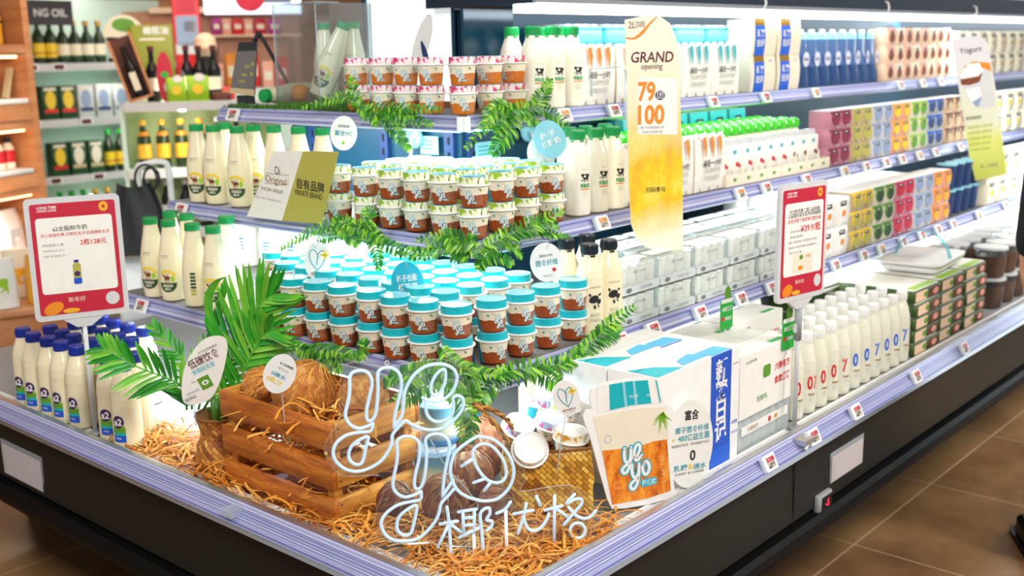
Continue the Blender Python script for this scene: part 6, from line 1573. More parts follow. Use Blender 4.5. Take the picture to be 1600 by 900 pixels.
CB = Plane(P(386, 106, x=.86), radians(-62)); cb_ = thing('chalkboard_sign', 'small grey chalkboard with yellow writing on a dark stand, top shelf end', 'sign', CB.o, CB.rz)
m = MB(); m.prism(CB.trace([(373, 67), (402, 66), (398, 148), (360, 143)]), -.004, .004, 'sign_grey'); m.build('board', cb_)
m = MB(); m.prism(CB.trace([(374, 66), (402, 65), (401, 79), (372, 80)]), -.0055, -.004, 'soft_black'); m.build('frame_strip', cb_); m = MB(); m.prism(CB.trace([(361, 137), (399, 140), (398, 150), (359, 145)]), -.0055, -.004, 'tan'); m.build('frame_strip', cb_)
m = MB()
for k, (px, py, st) in enumerate(((388, 104, '原生'), (383, 117, '鲜奶'), (396, 100, '新'), (394, 116, '鲜'), (379, 127, '牧场'))): q = CB.uv(px, py); m.text(st, q[0], q[1], w=.018 if len(st) > 1 else .010, mat='chalk', y=-.0046)
m.build('chalk_writing', cb_)
m = MB(); a, b, c, e = CB.uv(396, 66), CB.uv(402, 50), CB.uv(425, 118), CB.uv(398, 150)
m.tube([(a[0], .006, a[1]), (b[0], .01, b[1])], .007, 'soft_black', 8); m.tube([(b[0], .01, b[1]), (c[0] + .01, .08, c[1] - .02), (c[0] + .012, .085, -.205 + .0 + (1.349 - CB.o.z + .205))], .006, 'soft_black', 8); m.build('easel_stand', cb_)
m = MB(); m.box((e[0] - .035, .01, (1.3495 - CB.o.z) / 2 + e[1] / 2 + .002), (.055, .012, e[1] - (1.3495 - CB.o.z)), 'soft_black'); m.build('foot', cb_)

# ------------------------------------------------------------------ electronic price tags on the rails
def make_esl(band):
    o = thing('price_tag', '', 'price tag'); m = MB(); m.prism(rrect(0, 0, .050, .036, .003), -.004, .004, 'white'); m.prism(rectp(-.028, 0, .008, .034), -.003, .003, 'frosted'); m.build('housing', o)
    g = MB(); g.face(rectp(.002, 0, .032, .025), -.0044, 'screen'); g.face(rectp(.002, .007, .032, .009), -.0048, band); g.text('¥19.9', .004, -.004, w=.018, mat='ink', y=-.005, bold=.02); g.text('鲜牛奶', -.004, .0075, w=.014, mat='white', y=-.0052)
    for k in range(6): g.face(rectp(-.011 + k * .002, -.0095, .001, .004), -.005, 'ink')
    g.build('screen', o); return o
esl_r, esl_o = make_esl('crimson'), make_esl('orange')
def esl(px, py, side, s_, lab, mat='r', zc=None):
    off = -.004
    p = P(px, py, y=s_ + off) if side == 'x' else P(px, py, x=s_ + off)
    z = zc
    if side == 'x': place(esl_o if mat == 'o' else esl_r, (p.x, s_ + off, z), 0, lab, 'electronic price tags', tilt=(-.45, 0))
    else: place(esl_o if mat == 'o' else esl_r, (s_ + off, p.y, z), -pi / 2, lab, 'electronic price tags', tilt=(-.45, 0))
for i, (px, py, c) in enumerate(((882, 176, 'o'), (960, 170, 'r'), (1115, 158, 'r'), (1197, 151, 'r'), (1275, 145, 'o'), (1407, 134, 'r'), (1442, 132, 'o'), (1470, 130, 'r'))): esl(px, py, 'x', .725, f'small electronic price tag on the top shelf rail, {ORD[i]} from the corner', c, 1.331)
for i, (px, py, c) in enumerate(((941, 346, 'o'), (1157, 302, 'o'), (1198, 294, 'r'), (1261, 281, 'r'), (1320, 270, 'o'), (1354, 262, 'r'), (1385, 256, 'r'), (1410, 251, 'r'), (1437, 246, 'o'), (1462, 241, 'r'), (1500, 235, 'r'))): esl(px, py, 'x', .53, f'small electronic price tag on the middle shelf rail, {ORD[i]} from the corner', c, 1.076)
for i, (px, py, c) in enumerate(((970, 529, 'r'), (1021, 509, 'r'), (1095, 481, 'r'), (1158, 463, 'r'), (1206, 446, 'r'), (1306, 412, 'r'), (1350, 398, 'r'), (1378, 387, 'o'), (1412, 374, 'r'), (1441, 364, 'r'), (1466, 355, 'r'), (1490, 346, 'r'), (1530, 332, 'o'), (1572, 318, 'r'))): esl(px, py, 'x', .35, f'small electronic price tag on the lowest shelf rail, {ORD[i]} from the corner', c, .838)
for i, (px, py) in enumerate(((1202, 718), (1271, 681), (1338, 640), (1432, 585), (1507, 540))): esl(px, py, 'x', .012, f'small electronic price tag on the bottom rail, {ORD[i]} from the corner', 'r', .593)
esl(364, 181, 'y', .725, 'small electronic price tag at the open end of the top shelf', 'r', 1.331)
esl(283, 333, 'y', .53, 'small electronic price tag at the open end of the middle shelf', 'r', 1.076)
esl(222, 491, 'y', .35, 'small electronic price tag at the open end of the lowest shelf', 'r', .838)
# sockets and labels on the dark back walls
def socket(c, side, lab):
    o = thing('round_socket', lab, 'socket', c, 0 if side == 'x' else -pi / 2); m = MB(); T = Matrix.Rotation(pi / 2, 4, 'X')
    m.lathe([(.030, 0), (.030, .008), (.026, .012), (.020, .012), (.018, .006), (.0, .006)], 'aqua', 24, caps=False, T=T); m.build('ring', o)
    m = MB(); m.tube([(0, -.012, 0), (.003, -.02, -.02), (-.006, -.014, -.06)], .005, 'light_grey', 8); m.build('cable', o)
socket(tuple(P(649, 215, x=.982)), 'y', 'round pale socket on the dark back wall between top and middle shelves'); socket(tuple(P(675, 412, x=.982)), 'y', 'round pale socket on the back wall above the teal cups'); socket(tuple(P(824, 205, y=.982)), 'x', 'round pale socket beside the pale teal oval sign')
def sticker(c, side, w, h, lab):
    o = thing('wall_label', lab, 'label', c, 0 if side == 'x' else -pi / 2); m = MB(); m.box((0, 0, 0), (w, .002, h), 'aqua'); m.build('plate', o); g = MB()
    for k in range(3): g.face(rectp(-w * .1, h * (.25 - .22 * k), w * .6, h * .06), -.0014, 'teal_ink')
    g.build('print', o)
sticker(tuple(P(671, 227, x=.985)), 'y', .07, .05, 'small pale label on the dark back wall beside the socket'); sticker(tuple(P(762, 235, y=.985)), 'x', .10, .05, 'blue notice on the dark back wall behind the corner fern')

# ------------------------------------------------------------------ the shop behind the case: wooden shelf unit
WO = P(62, 200, d=5.5); WR = radians(24)
def wl(u, v, z): return (WO.x + u * cos(WR) - v * sin(WR), WO.y + u * sin(WR) + v * cos(WR), z)
ws = thing('wooden_shelf_unit', 'warm wooden shelf unit with lit bays at the edge of the shop', 'shelf', (WO.x, WO.y, 0), WR)
m = MB(); m.box((-.02, .18, 1.05), (.045, .36, 2.1), 'shop_wood'); m.build('side_panel', ws)
m = MB(); m.box((-1.16, .18, 1.05), (.045, .36, 2.1), 'shop_wood'); m.build('side_panel', ws)
m = MB(); m.box((-.59, .365, 1.05), (1.18, .012, 2.1), 'shop_wood'); m.build('back_board', ws)
for zb, th in ((1.545, .05), (1.225, .12), (.895, .10), (.475, .08), (.12, .10)):
    m = MB(); m.box((-.59, .18, zb), (1.095, .35, th), 'shop_wood'); b = m.build('shelf_board', ws)
    m = MB(); m.box((-.59, .05, zb - th / 2 - .008), (1.06, .02, .014), 'warm_lit'); m.build('light_strip', b)
    m = MB(); m.box((-.59, -.003, zb + .0), (1.09, .004, min(.03, th)), 'shop_wood'); m.build('shelf_edge', b)
area('unit_strip_light', wl(-.5, .1, 1.50), wl(-.5, .2, 1.2), 1.0, .03, 5, (1, .86, .68)); area('unit_strip_light', wl(-.5, .1, .83), wl(-.5, .2, .5), 1.0, .03, 5, (1, .86, .68)); area('unit_strip_light', wl(-.5, .1, 1.15), wl(-.5, .2, .9), 1.0, .03, 4, (1, .86, .68))
def simple_bottle(name, cat, prof, mat, capmat=None, label=None, seg=14, cap=None):
    o = thing(name, '', cat); m = MB(); m.lathe(prof, mat, seg); m.build('bottle_body', o)
    r, z = prof[-1]
    c = MB(); c.lathe([(r * 1.25, z - .004), (r * 1.25, z + (cap or .022)), (0, z + (cap or .022) + .001)], capmat or mat, seg, caps=False); c.build('cap', o)
    if label:
        g = MB(); rf = rfun(prof)
        for mt, z0, z1 in label:
            g.lathe([(rf(z0) + .0008, z0), (rf(z1) + .0008, z1)], mt, seg, caps=False)
        g.build('label', o)
    return o
yb_ = simple_bottle('jug', 'jug', [(.055, 0), (.060, .006), (.062, .12), (.045, .17), (.025, .19)], 'amber', 'black', [('soft_black', .10, .115)])
for i, u in enumerate((-.115, -.245, -.38)): place(yb_, wl(u, .14, 1.571), 0, f'yellow jug with a dark cap, {ORD[i]} from the wooden upright', 'yellow jugs on the wooden shelf')
m = MB(); m.rbox((0, 0, .012), (.34, .26, .024), .01, 'white'); tr_ = thing('white_tray', 'flat white tray under the navy tins on the wooden shelf', 'tray', wl(-.22, .13, 1.287), WR); m.build('tray_body', tr_); m = MB(); m.box((0, -.05, .075), (.018, .03, .15), 'tan', Matrix.Translation((.10, 0, .03)) @ Matrix.Rotation(.35, 4, 'Y')); m.build('wooden_divider', tr_)
nt = simple_bottle('tin', 'tin', [(.05, 0), (.052, .004), (.052, .11), (.046, .115)], 'navy_tin', 'navy_tin', [('gold', .085, .09)], 18, .008)
for i, u in enumerate((-.18, -.31)): place(nt, wl(u, .14, 1.313), 0, f'navy tin on the white tray, {ORD[i]} from the wooden upright', 'navy tins')
m = MB(); m.rbox((0, 0, .012), (.40, .26, .024), .01, 'light_grey'); o = thing('white_tray', 'pale tray holding the red bottles on the wooden shelf', 'tray', wl(-.265, .13, .9465), WR); m.build('tray_body', o)
rb = simple_bottle('bottle', 'bottle', [(.028, 0), (.030, .004), (.030, .10), (.014, .13)], 'ivory', 'soft_black', [('red', .03, .09)])
for i in range(5): place(rb, wl(-.10 - .072 * i, .12, .972), 0, f'small bottle with a red band, {ORD[i]} from the wooden upright', 'red banded bottles')
def bag(name, lab, cat, c, rz, w, h, d, mat, top=None, grp=None):
    o = thing(name, lab, cat, c, rz, grp); m = MB(); n, s = 7, 16; vs = []
    for j in range(n + 1):
        v = j / n; k = (1 - .75 * v ** 3)
        for i in range(s):
            a = 2 * pi * i / s; cc, ss = cos(a), sin(a); e = 1 / max(abs(cc), abs(ss)) ** .6
            vs.append((w / 2 * cc * e * (1 - .12 * v) * (1 + .04 * sin(5 * a + j)), d / 2 * ss * e * k * (1 + .05 * sin(3 * a + 2 * j)), h * v))
    m.add(vs, [(j * s + i, j * s + (i + 1) % s, (j + 1) * s + (i + 1) % s, (j + 1) * s + i) for j in range(n) for i in range(s)], mat, True); m.add(vs[:s], [tuple(range(s - 1, -1, -1))], mat); m.add(vs[-s:], [tuple(range(s))], mat)
    m.build('bag_body', o); g = MB(); g.face(rectp(0, h * .45, w * .5, h * .35), -d / 2 * .95, top or 'paper'); g.build('label', o); return o
for i in range(4): bag('snack_bag', f'white food bag in the lit wooden bay, {ORD[i]} from the upright', 'bag', wl(-.14 - .20 * i, .15, .5175), WR + .1, .19, .25, .12, 'white', 'light_grey', 'white bags in the wooden bay')
for i in range(4): bag('snack_bag', f'yellow and red food bag low in the wooden unit, {ORD[i]} from the upright', 'bag', wl(-.14 - .20 * i, .14, .172), WR, .19, .20, .14, ('amber', 'salmon', 'yellow', 'orange')[i], ('red', 'lime', 'red', 'cream')[i], 'bags low in the wooden unit')
# produce table before the unit
pt_ = thing('produce_crate', 'brown wooden produce crate before the shelf unit at the picture edge', 'crate', P(20, 560, d=4.6) * 1, radians(-20))
pt_.location = (P(10, 600, d=4.7).x, P(10, 600, d=4.7).y, 0)
m = MB(); m.box((0, 0, .24), (.60, .40, .48), 'shop_wood'); m.build('crate_body', pt_); m = MB(); m.box((0, 0, .49), (.64, .44, .02), 'shop_wood'); m.build('rim_board', pt_)
for i, (u, v, mt, tp) in enumerate(((-.2, -.05, 'lime', 'cream'), (.0, -.08, 'paper', 'lime'), (.2, -.04, 'amber', 'red'), (-.1, .12, 'paper', 'lime'), (.12, .13, 'cream', 'amber'))):
    c = pt_.location + Matrix.Rotation(radians(-20), 3, 'Z') @ Vector((u, v, .502)); bag('produce_bag', f'{("green", "white", "yellow", "pale", "cream")[i]} produce bag lying on the brown crate before the wooden unit', 'bag', tuple(c), radians(-20), .17, .20, .13, mt, tp)

# ------------------------------------------------------------------ oil gondola
GX0, GX1, GY = 2.05, 3.38, 5.9
gd = thing('oil_shelf_unit', 'mint lit shop shelf of oil bottles behind the case', 'shelf', ((GX0 + GX1) / 2, GY, 0)); gw = GX1 - GX0
m = MB(); m.box((0, .44, .95), (gw, .02, 1.9), 'shelf_mint'); m.build('back_board', gd)
for x in (-gw / 2 - .015, gw / 2 + .015): m = MB(); m.box((x, .23, .95), (.025, .44, 1.9), 'shop_wood'); m.build('side_panel', gd)
GZ = (1.462, 1.105, .735, .36)
for z in (*GZ, .06):
    m = MB(); m.box((0, .22, z - .012), (gw, .42, .02), 'shelf_mint'); b = m.build('shelf_board', gd)
    m = MB(); m.box((0, -.0, z - .018), (gw, .012, .05), 'light_grey'); m.build('price_rail', b)
    if z < 1.4: area('oil_shelf_light', ((GX0 + GX1) / 2, GY + .06, z + .33), ((GX0 + GX1) / 2, GY + .2, z), gw, .03, 1.6, (.95, 1, .9))
area('oil_shelf_light', ((GX0 + GX1) / 2, GY + .02, 1.86), ((GX0 + GX1) / 2, GY + .2, 1.5), gw, .03, 2, (1, .95, .85))
for i in range(12):
    z = GZ[(0, 0, 0, 0, 1, 1, 1, 2, 2, 2, 2, 3)[i]]; x = (GX0 + .12, GX0 + .3, GX0 + .75, GX0 + .95, GX0 + .1, GX0 + .45, GX0 + .8, GX0 + .2, GX0 + .5, GX0 + .85, GX0 + 1.1, GX0 + .4)[i]
    o = thing('price_tag', f'blurred price tag on the oil shelf, {ORD[i]} counted row by row', 'price tag', (x, GY - .012, z - .016), 0, 'price tags on the oil shelf'); m = MB(); m.box((0, 0, 0), (.09, .006, .05), 'white'); m.build('housing', o); m = MB(); m.box((0, -.004, 0), (.065, .002, .03), 'dark_red'); m.build('screen', o)
oil = {'dark': simple_bottle('oil_bottle', 'bottle', [(.032, 0), (.035, .004), (.035, .15), (.014, .19), (.013, .225)], 'olive_glass', 'gold', [('cream', .05, .10), ('dark_green', .03, .05), ('ivory', .10, .115)]),
       'green': simple_bottle('oil_bottle', 'bottle', [(.032, 0), (.035, .004), (.035, .16), (.014, .20), (.013, .23)], 'olive_glass', 'bright_green', [('yellow', .04, .12), ('red', .06, .07)]),
       'white': simple_bottle('oil_bottle', 'bottle', [(.030, 0), (.032, .004), (.032, .15), (.014, .19), (.013, .22)], 'black', 'light_grey', [('light_grey', .03, .12)]),
       'bright': simple_bottle('oil_bottle', 'bottle', [(.034, 0), (.036, .004), (.036, .15), (.016, .2), (.014, .22)], 'green_glass', 'bright_green', [('lime', .05, .12)]),
       'amber': simple_bottle('oil_bottle', 'bottle', [(.032, 0), (.034, .004), (.034, .15), (.015, .19), (.014, .215)], 'olive_glass', 'amber', [('amber', .05, .12), ('orange', .16, .18)])}
def oil_box(c1, c2, c3):
    o = thing('oil_carton', '', 'carton'); m = MB(); m.rbox((0, 0, .11), (.11, .09, .22), .004, c1); m.build('box', o); g = MB(); g.face(ellipse(0, .13, .035, .06, 16), -.0456, c2); g.face(rectp(0, .06, .09, .025), -.0460, c3); g.face(rectp(0, .20, .08, .02), -.0458, 'cream'); g.build('print', o); return o
ob = {'green': oil_box('dark_green', 'yellow', 'red'), 'blue': oil_box('light_grey', 'slate', 'navy'), 'cream': oil_box('dark_green', 'cream', 'tan')}
def oil_row(z, items):
    n = {}
    for px, k in items:
        p = P(px, 100, y=GY + .09); n[k] = n.get(k, 0) + 1; lv = ('top', 'second', 'third', 'bottom')[GZ.index(z)]
        if k.startswith('box_'): place(ob[k[4:]], (p.x, GY + .09, z + .0005), 0, f'{k[4:]} printed oil carton, {ORD[n[k]-1]} of its kind on the {lv} oil shelf', 'cartons on the oil shelf')
        else: place(oil[k], (p.x, GY + .09, z + .0005), 0, f'{dict(dark="dark green oil bottle with cream label", green="oil bottle with yellow label", white="black oil bottle with silver label", bright="bright green oil bottle", amber="oil bottle with amber neck")[k]}, {ORD[n[k]-1]} on the {lv} oil shelf', 'bottles on the oil shelf')
for _k in oil: oil[_k].scale = (1.08, 1.08, 1.12)
oil_row(GZ[0], [(63, 'green'), (82, 'green'), (101, 'dark'), (120, 'dark'), (139, 'dark'), (158, 'dark'), (178, 'white'), (198, 'white'), (218, 'dark'), (238, 'dark')])
oil_row(GZ[1], [(68, 'box_green'), (96, 'box_green'), (124, 'box_blue'), (152, 'box_blue'), (180, 'box_blue'), (205, 'dark'), (224, 'dark'), (244, 'amber'), (264, 'amber')])
oil_row(GZ[2], [(74, 'box_green'), (104, 'box_cream'), (132, 'box_cream'), (157, 'green'), (176, 'green'), (195, 'dark'), (214, 'dark'), (234, 'white'), (254, 'white'), (274, 'white'), (293, 'white')])
oil_row(GZ[3], [(72, 'bright'), (91, 'bright'), (110, 'bright'), (129, 'amber'), (148, 'amber'), (167, 'amber'), (186, 'amber'), (205, 'dark'), (224, 'dark'), (244, 'amber'), (264, 'amber'), (284, 'amber')])

# ------------------------------------------------------------------ sign above the oil shelf
SP = Plane(P(78, 20, y=GY + .02), 0); o = thing('hanging_sign', 'dark grey sign with pale letters above the oil shelf', 'sign', SP.o, 0); m = MB(); m.prism(rectp(.0, 0, .30, .155), -.006, .006, 'sign_dark'); M['sign_dark'] = flat('sign_dark', '#35343a', .5, 0, .04); m.build('board', o); g = MB(); g.text('NG OIL', .0, .0, w=.22, mat='light_grey', y=-.007, bold=.03); g.build('lettering', o); m = MB(); m.tube([(-.1, 0, .07), (-.1, .2, .2)], .004, 'grey', 6); m.build('bracket', o)

# ------------------------------------------------------------------ promotion stand with signs and wine behind the open end
def bg(px, py, d): return P(px, py, d=d)
FR = radians(-32)
def block(name, lab, cat, px0, py0, px1, py1, d, mat, dep=.10, extra=(), rz=FR, grp=None, part='body', shape=None):
    c = bg((px0 + px1) / 2, py1, d); w = abs(px1 - px0) * d / FPX; h = abs(py1 - py0) * d / FPX; o = thing(name, lab, cat, c, rz, grp); m = MB()
    if shape == 'oval': m.prism(ellipse(0, h / 2, w / 2, h / 2, 28), -dep / 2, dep / 2, mat)
    elif shape == 'dome': m.prism([(w / 2 * cos(k * pi / 18), h * sin(k * pi / 18)) for k in range(19)], -dep / 2, dep / 2, mat)
    else: m.rbox((0, 0, h / 2), (w, dep, h), min(.012, w / 6, dep / 4), mat)
    m.build(part, o)
    if extra:
        g = MB()
        for u, v, ww, hh, mt in extra:
            if isinstance(ww, str): g.text(ww, u * w, v * h, w=hh * w, mat=mt, y=-dep / 2 - .003, bold=.02)
            else: g.face(ellipse(u * w, v * h, ww * w / 2, hh * h / 2, 16) if mt.startswith('o:') else rectp(u * w, v * h, ww * w, hh * h), -dep / 2 - .002, mt.replace('o:', ''))
        g.build('print', o)
    return o
D0 = 6.0
ps = thing('promotion_shelf', 'pale lit promotion shelf of wine and signs behind the open end of the case', 'shelf', (bg(285, 160, D0).x, bg(285, 160, D0).y, 0), FR); zt_ = bg(285, 160, D0).z
for z, dd in ((zt_, .4), (zt_ - .36, .4), (zt_ - .70, .4)):
    m = MB(); m.box((.10, .20, z - .012), (.82, dd, .022), 'shelf_mint'); b = m.build('shelf_board', ps); m = MB(); m.box((.10, -.003, z - .02), (.82, .01, .05), 'light_grey'); m.build('price_rail', b)
m = MB(); m.box((.10, .41, zt_ / 2), (.82, .02, zt_), 'lime_wall'); M['lime_wall'] = flat('lime_wall', '#dfe6a8', .5, 0, .04); m.build('back_board', ps)
for x in (-.32, .52): m = MB(); m.box((x, .2, zt_ / 2), (.02, .4, zt_ - .03), 'shelf_mint'); m.build('side_panel', ps)
area('promotion_light', tuple(bg(285, 172, D0)), tuple(bg(285, 240, D0 + .3)), .7, .03, 2.5, (1, 1, .85))
for r, zz in enumerate((zt_ - .36, zt_ - .70)):
    for i in range(7):
        c = ps.location + Matrix.Rotation(FR, 3, 'Z') @ Vector((-.22 + .10 * i, .12, 0)); place(oil[('amber', 'white')[(i > 3) ^ r]], (c.x, c.y, zz + .0005), FR, f'small bottle on the {("upper", "lower")[r]} level of the promotion shelf, {ORD[i]} along', 'bottles on the promotion shelf')
wine = simple_bottle('wine_bottle', 'wine bottle', [(.035, 0), (.037, .004), (.037, .17), (.014, .22), (.014, .28)], 'black', 'dark_red', [('cream', .06, .13)])
def onshelf(px, v=.12, z=None): 
    q = bg(px, 150, D0); c = ps.location; u = (q - c).dot(Vector((cos(FR), sin(FR), 0))); r = c + Matrix.Rotation(FR, 3, 'Z') @ Vector((u, v, 0)); return (r.x, r.y, (zt_ if z is None else z) + .0005)
for i, px in enumerate((240, 296, 316, 340)): place(wine, onshelf(px, .22), 0, f'dark wine bottle on the promotion shelf, {ORD[i]} from the wooden wine box', 'wine bottles on the promotion shelf')
wb_ = thing('wine_box', 'open brown wooden wine box leaning on the promotion shelf', 'box', tuple(Vector(onshelf(222, .10)) + Vector((0, 0, .022))), FR, tilt=(0, -.28)); m = MB(); m.box((0, 0, .17), (.13, .02, .34), 'wood_dark'); m.box((-.06, -.04, .17), (.012, .08, .34), 'shop_wood'); m.box((.06, -.04, .17), (.012, .08, .34), 'shop_wood'); m.box((0, -.04, .006), (.13, .08, .012), 'shop_wood'); m.build('box_body', wb_); m = MB(); m.lathe([(.03, .02), (.032, .17), (.013, .22), (.013, .29), (.0, .29)], 'black', 14, T=Matrix.Translation((0, -.045, 0))); m.build('bottle', wb_); m = MB(); m.box((0, -.08, .10), (.035, .002, .10), 'cream'); m.build('label', wb_)
def onblock(name, lab, cat, px0, px1, hpx, mat, v, dep=.06, **k):
    c = onshelf((px0 + px1) / 2, v); o = block(name, lab, cat, px0, 150 - hpx, px1, 150, D0, mat, dep, **k); o.location = c; return o
onblock('gift_box', 'red rounded gift box beside the lime bags on the promotion shelf', 'box', 248, 272, 78, 'crimson', .10, extra=((0, .55, .5, .12, 'o:bright_green'), (.1, .3, .4, .2, 'o:white')), shape='oval')
for i, (a, b, h) in enumerate(((262, 291, 38), (293, 327, 40))): onblock('snack_bag', f'lime green bag at the front of the promotion shelf, {ORD[i]} from the red box', 'bag', a, b, h, 'lime', .03, extra=((0, .5, .5, .4, 'o:yellow'), (.1, .95, .5, .3, 'o:paper')), grp='lime green bags')
onblock('gift_box', 'low brown box at the end of the promotion shelf', 'box', 332, 362, 14, 'wood_dark', -.03 + .06, extra=((0, .5, .5, .4, 'brown'),))
onblock('red_tray', 'orange red tray on the promotion shelf behind the chalkboard', 'tray', 338, 372, 20, 'red', .28, extra=((0, .5, .5, .4, 'orange'),))
for nm_, lb_, ct_, a in (('display_sign', 'olive green sign board standing on the promotion shelf', 'sign', (214, 42, 276, 150, 6.75, 'olive_sign', .02, ((.1, .92, '橄榄油', .6, 'white'), (0, .8, .6, .03, 'cream')))), ('display_sign', 'cream half-round sign with green circle above the oil shelf end', 'sign', (163, 24, 226, 58, 6.7, 'cream', .02, ((.0, .55, .55, .6, 'o:label_green'), (.25, .25, .4, .4, 'o:amber')))), ('poster_board', 'tall red and blue poster board behind the promotion shelf', 'poster', (280, -10, 321, 150, 6.8, 'red', .03, ((0, .62, .8, .28, 'slate'), (.1, .66, .4, .1, 'peach'), (-.1, .45, .7, .1, 'light_grey'), (0, .86, .7, .16, 'crimson'))))):
    M['olive_sign'] = M.get('olive_sign') or flat('olive_sign', '#8f9428', .5, 0, .05)
    o = block(nm_, lb_, ct_, a[0], a[1], a[2], a[3], a[4], a[5], a[6], a[7], shape='dome' if 'half' in lb_ else None); b = o.location.copy(); bt_ = MB(); bt_.box((0, 0, -b.z / 2), (.05, .02, b.z - .004), 'grey'); bt_.build('post', o)
bt2 = thing('round_headed_bottle', 'dark bottle with pale round top behind the poster board', 'bottle', onshelf(330, .36), 0); m = MB(); m.lathe([(.05, 0), (.055, .02), (.05, .14), (.03, .20), (.03, .24)], 'soft_black', 18); m.build('bottle_body', bt2); m = MB(); m.lathe([(.0, .235), (.04, .245), (.066, .29), (.06, .34), (.03, .37), (.0, .375)], 'peach', 18, caps=False); m.build('round_top', bt2)
# wall shelf, screen and red disc at the back
DB = 8.2
block('lit_screen', 'bright lit screen high behind the promotion shelf', 'screen', 322, -60, 470, 22, DB - .25, 'screen_lit', .04, ((.25, .3, .3, .2, 'slate'),))
M['pink_wall'] = flat('pink_wall', '#b88468', .5, 0, .05)
o = block('wall_cabinet', 'peach wall cabinet with a ledge behind the promotion shelf', 'cabinet', 205, 23, 470, 150, DB + .1, 'pink_wall', .3, ()); b = MB(); b.box((0, 0, -o.location.z / 2), (1.2, .28, o.location.z - .004), 'pink_wall'); b.build('plinth', o)
m = MB(); m.box((.1, -.19, .62), (1.05, .10, .04), 'peach'); m.build('ledge', o)
for i, (a, b, mt) in enumerate(((332, 346, 'magenta'), (348, 362, 'salmon'), (364, 380, 'red'), (382, 396, 'salmon'), (398, 416, 'crimson'), (420, 440, 'magenta'))):
    q = block('gift_box', f'{("magenta", "pale pink", "red", "pink", "crimson", "deep magenta")[i]} box in the row under the lit screen', 'box', a, 30, b, 54, DB - .25, mt, .08, ((0, .5, .6, .3, 'cream'),)); 
o = block('box_shelf', 'cream shelf carrying the row of pink and red boxes', 'shelf', 322, 54, 470, 58, DB - .25, 'peach', .16, ()); b = MB(); b.box((0, .06, -o.location.z / 2 - .0), (.5, .02, o.location.z - .01), 'pink_wall'); b.build('support', o)
M['glitter'] = flat('glitter', '#c01030', .35, .2, .25, 200)
rd = block('hanging_disc', 'red glitter disc hanging above the chalkboard', 'decoration', 369, -26, 414, 18, 5.6, 'glitter', .012, (), shape='oval');
for px, h_ in ((343, 40), (364, 56), (398, 60), (420, 44), (442, 50)):
    block('red_package', f'red and orange package seen past the acrylic box, at {h_} steps'.replace(f', at {h_} steps', {343: ', beside the chalkboard', 364: ', behind the chalkboard', 398: ', behind the easel', 420: ', just inside the box edge', 442: ', behind the tilted bottle'}[px]), 'package', px - 9, 140 - h_, px + 9, 140, 7.7, ('salmon', 'red', 'orange', 'red', 'salmon')[(px // 7) % 5], .08, ((0, .5, .6, .3, 'cream'),))
o = block('low_cabinet', 'long low cabinet under the red packages', 'cabinet', 330, 140, 470, 330, 7.7, 'shelf_mint', .3, ((0, .5, .9, .03, 'light_grey'),))

# black bag on a white trolley, beyond the open end of the case
tg = thing('tote_bag', 'slouchy black tote bag with round handles hanging beyond the case', 'bag', bg(218, 397, 4.05), radians(-30))
m = MB(); n, s = 9, 20; vs = []; w, h, d = .155, .255, .08; w = .195
for j in range(n + 1):
    v = j / n; kx = 1.0 - .42 * v ** 1.5 + .06 * sin(pi * v)
    for i in range(s):
        a = 2 * pi * i / s; cc, ss = cos(a), sin(a); e = 1 / max(abs(cc), abs(ss)) ** .55
        vs.append((w / 2 * cc * e * kx + .010 * sin(v * 3), d / 2 * ss * e * (1 - .6 * v) + .006 * sin(6 * a + 4 * v), h * v + .012 * cos(a * 2) * v))
m.add(vs, [(j * s + i, j * s + (i + 1) % s, (j + 1) * s + (i + 1) % s, (j + 1) * s + i) for j in range(n) for i in range(s)], 'cloth_leather', True); m.add(vs[:s], [tuple(range(s - 1, -1, -1))], 'cloth_leather')
M['cloth_leather'] = flat('cloth_leather', '#07080b', .55, 0, .1, 20); m.build('bag_body', tg)
for k, (cx, r_) in enumerate(((.045, .042), (.065, .030))):
    m = MB(); m.tube([(cx + r_ * cos(a) * .9, -.012 + .02 * k, .245 + .03 + r_ * 1.25 * sin(a)) for a in [-.9 + q * (pi + 1.8) / 16 for q in range(17)]], .0042, 'soft_black', 8); m.build('handle', tg)
tl = thing('trolley', 'white trolley frame with a square handle behind the black bag', 'trolley', (tg.location.x + .07, tg.location.y + .06, 0), radians(-30)); zt2 = tg.location.z
hx = [(-.01, zt2 + .18), (-.01, zt2 + .315), (.07, zt2 + .325), (.075, zt2 + .18)]
m = MB(); m.tube([(a, 0, b) for a, b in smooth_path([(.0, zt2 - .0), (-.012, zt2 + .28), (.01, zt2 + .318), (.08, zt2 + .325), (.098, zt2 + .29), (.10, zt2 + .16)], 5)], .012, 'white', 10); m.build('handle', tl)
m = MB(); m.rbox((-.02, .05, zt2 - .19), (.20, .16, .34), .02, 'white'); m.build('basket_body', tl)
m = MB(); m.rbox((.10, .05, zt2 + .09), (.03, .05, .16), .01, 'white'); m.build('upright', tl); m = MB(); m.box((0, -.034, zt2 - .12), (.07, .008, .05), 'light_grey'); m.build('latch', tl)
for x in (-.09, .05):
    m = MB(); m.tube([(x, .05, zt2 - .35), (x, .05, .05)], .012, 'grey', 8); m.build('leg', tl); m = MB(); m.lathe([(.0, -.015), (.04, -.015), (.045, 0), (.04, .015), (.0, .015)], 'soft_black', 18, caps=False, T=Matrix.Translation((x, .05, .045)) @ Matrix.Rotation(pi / 2, 4, 'X')); m.build('wheel', tl)

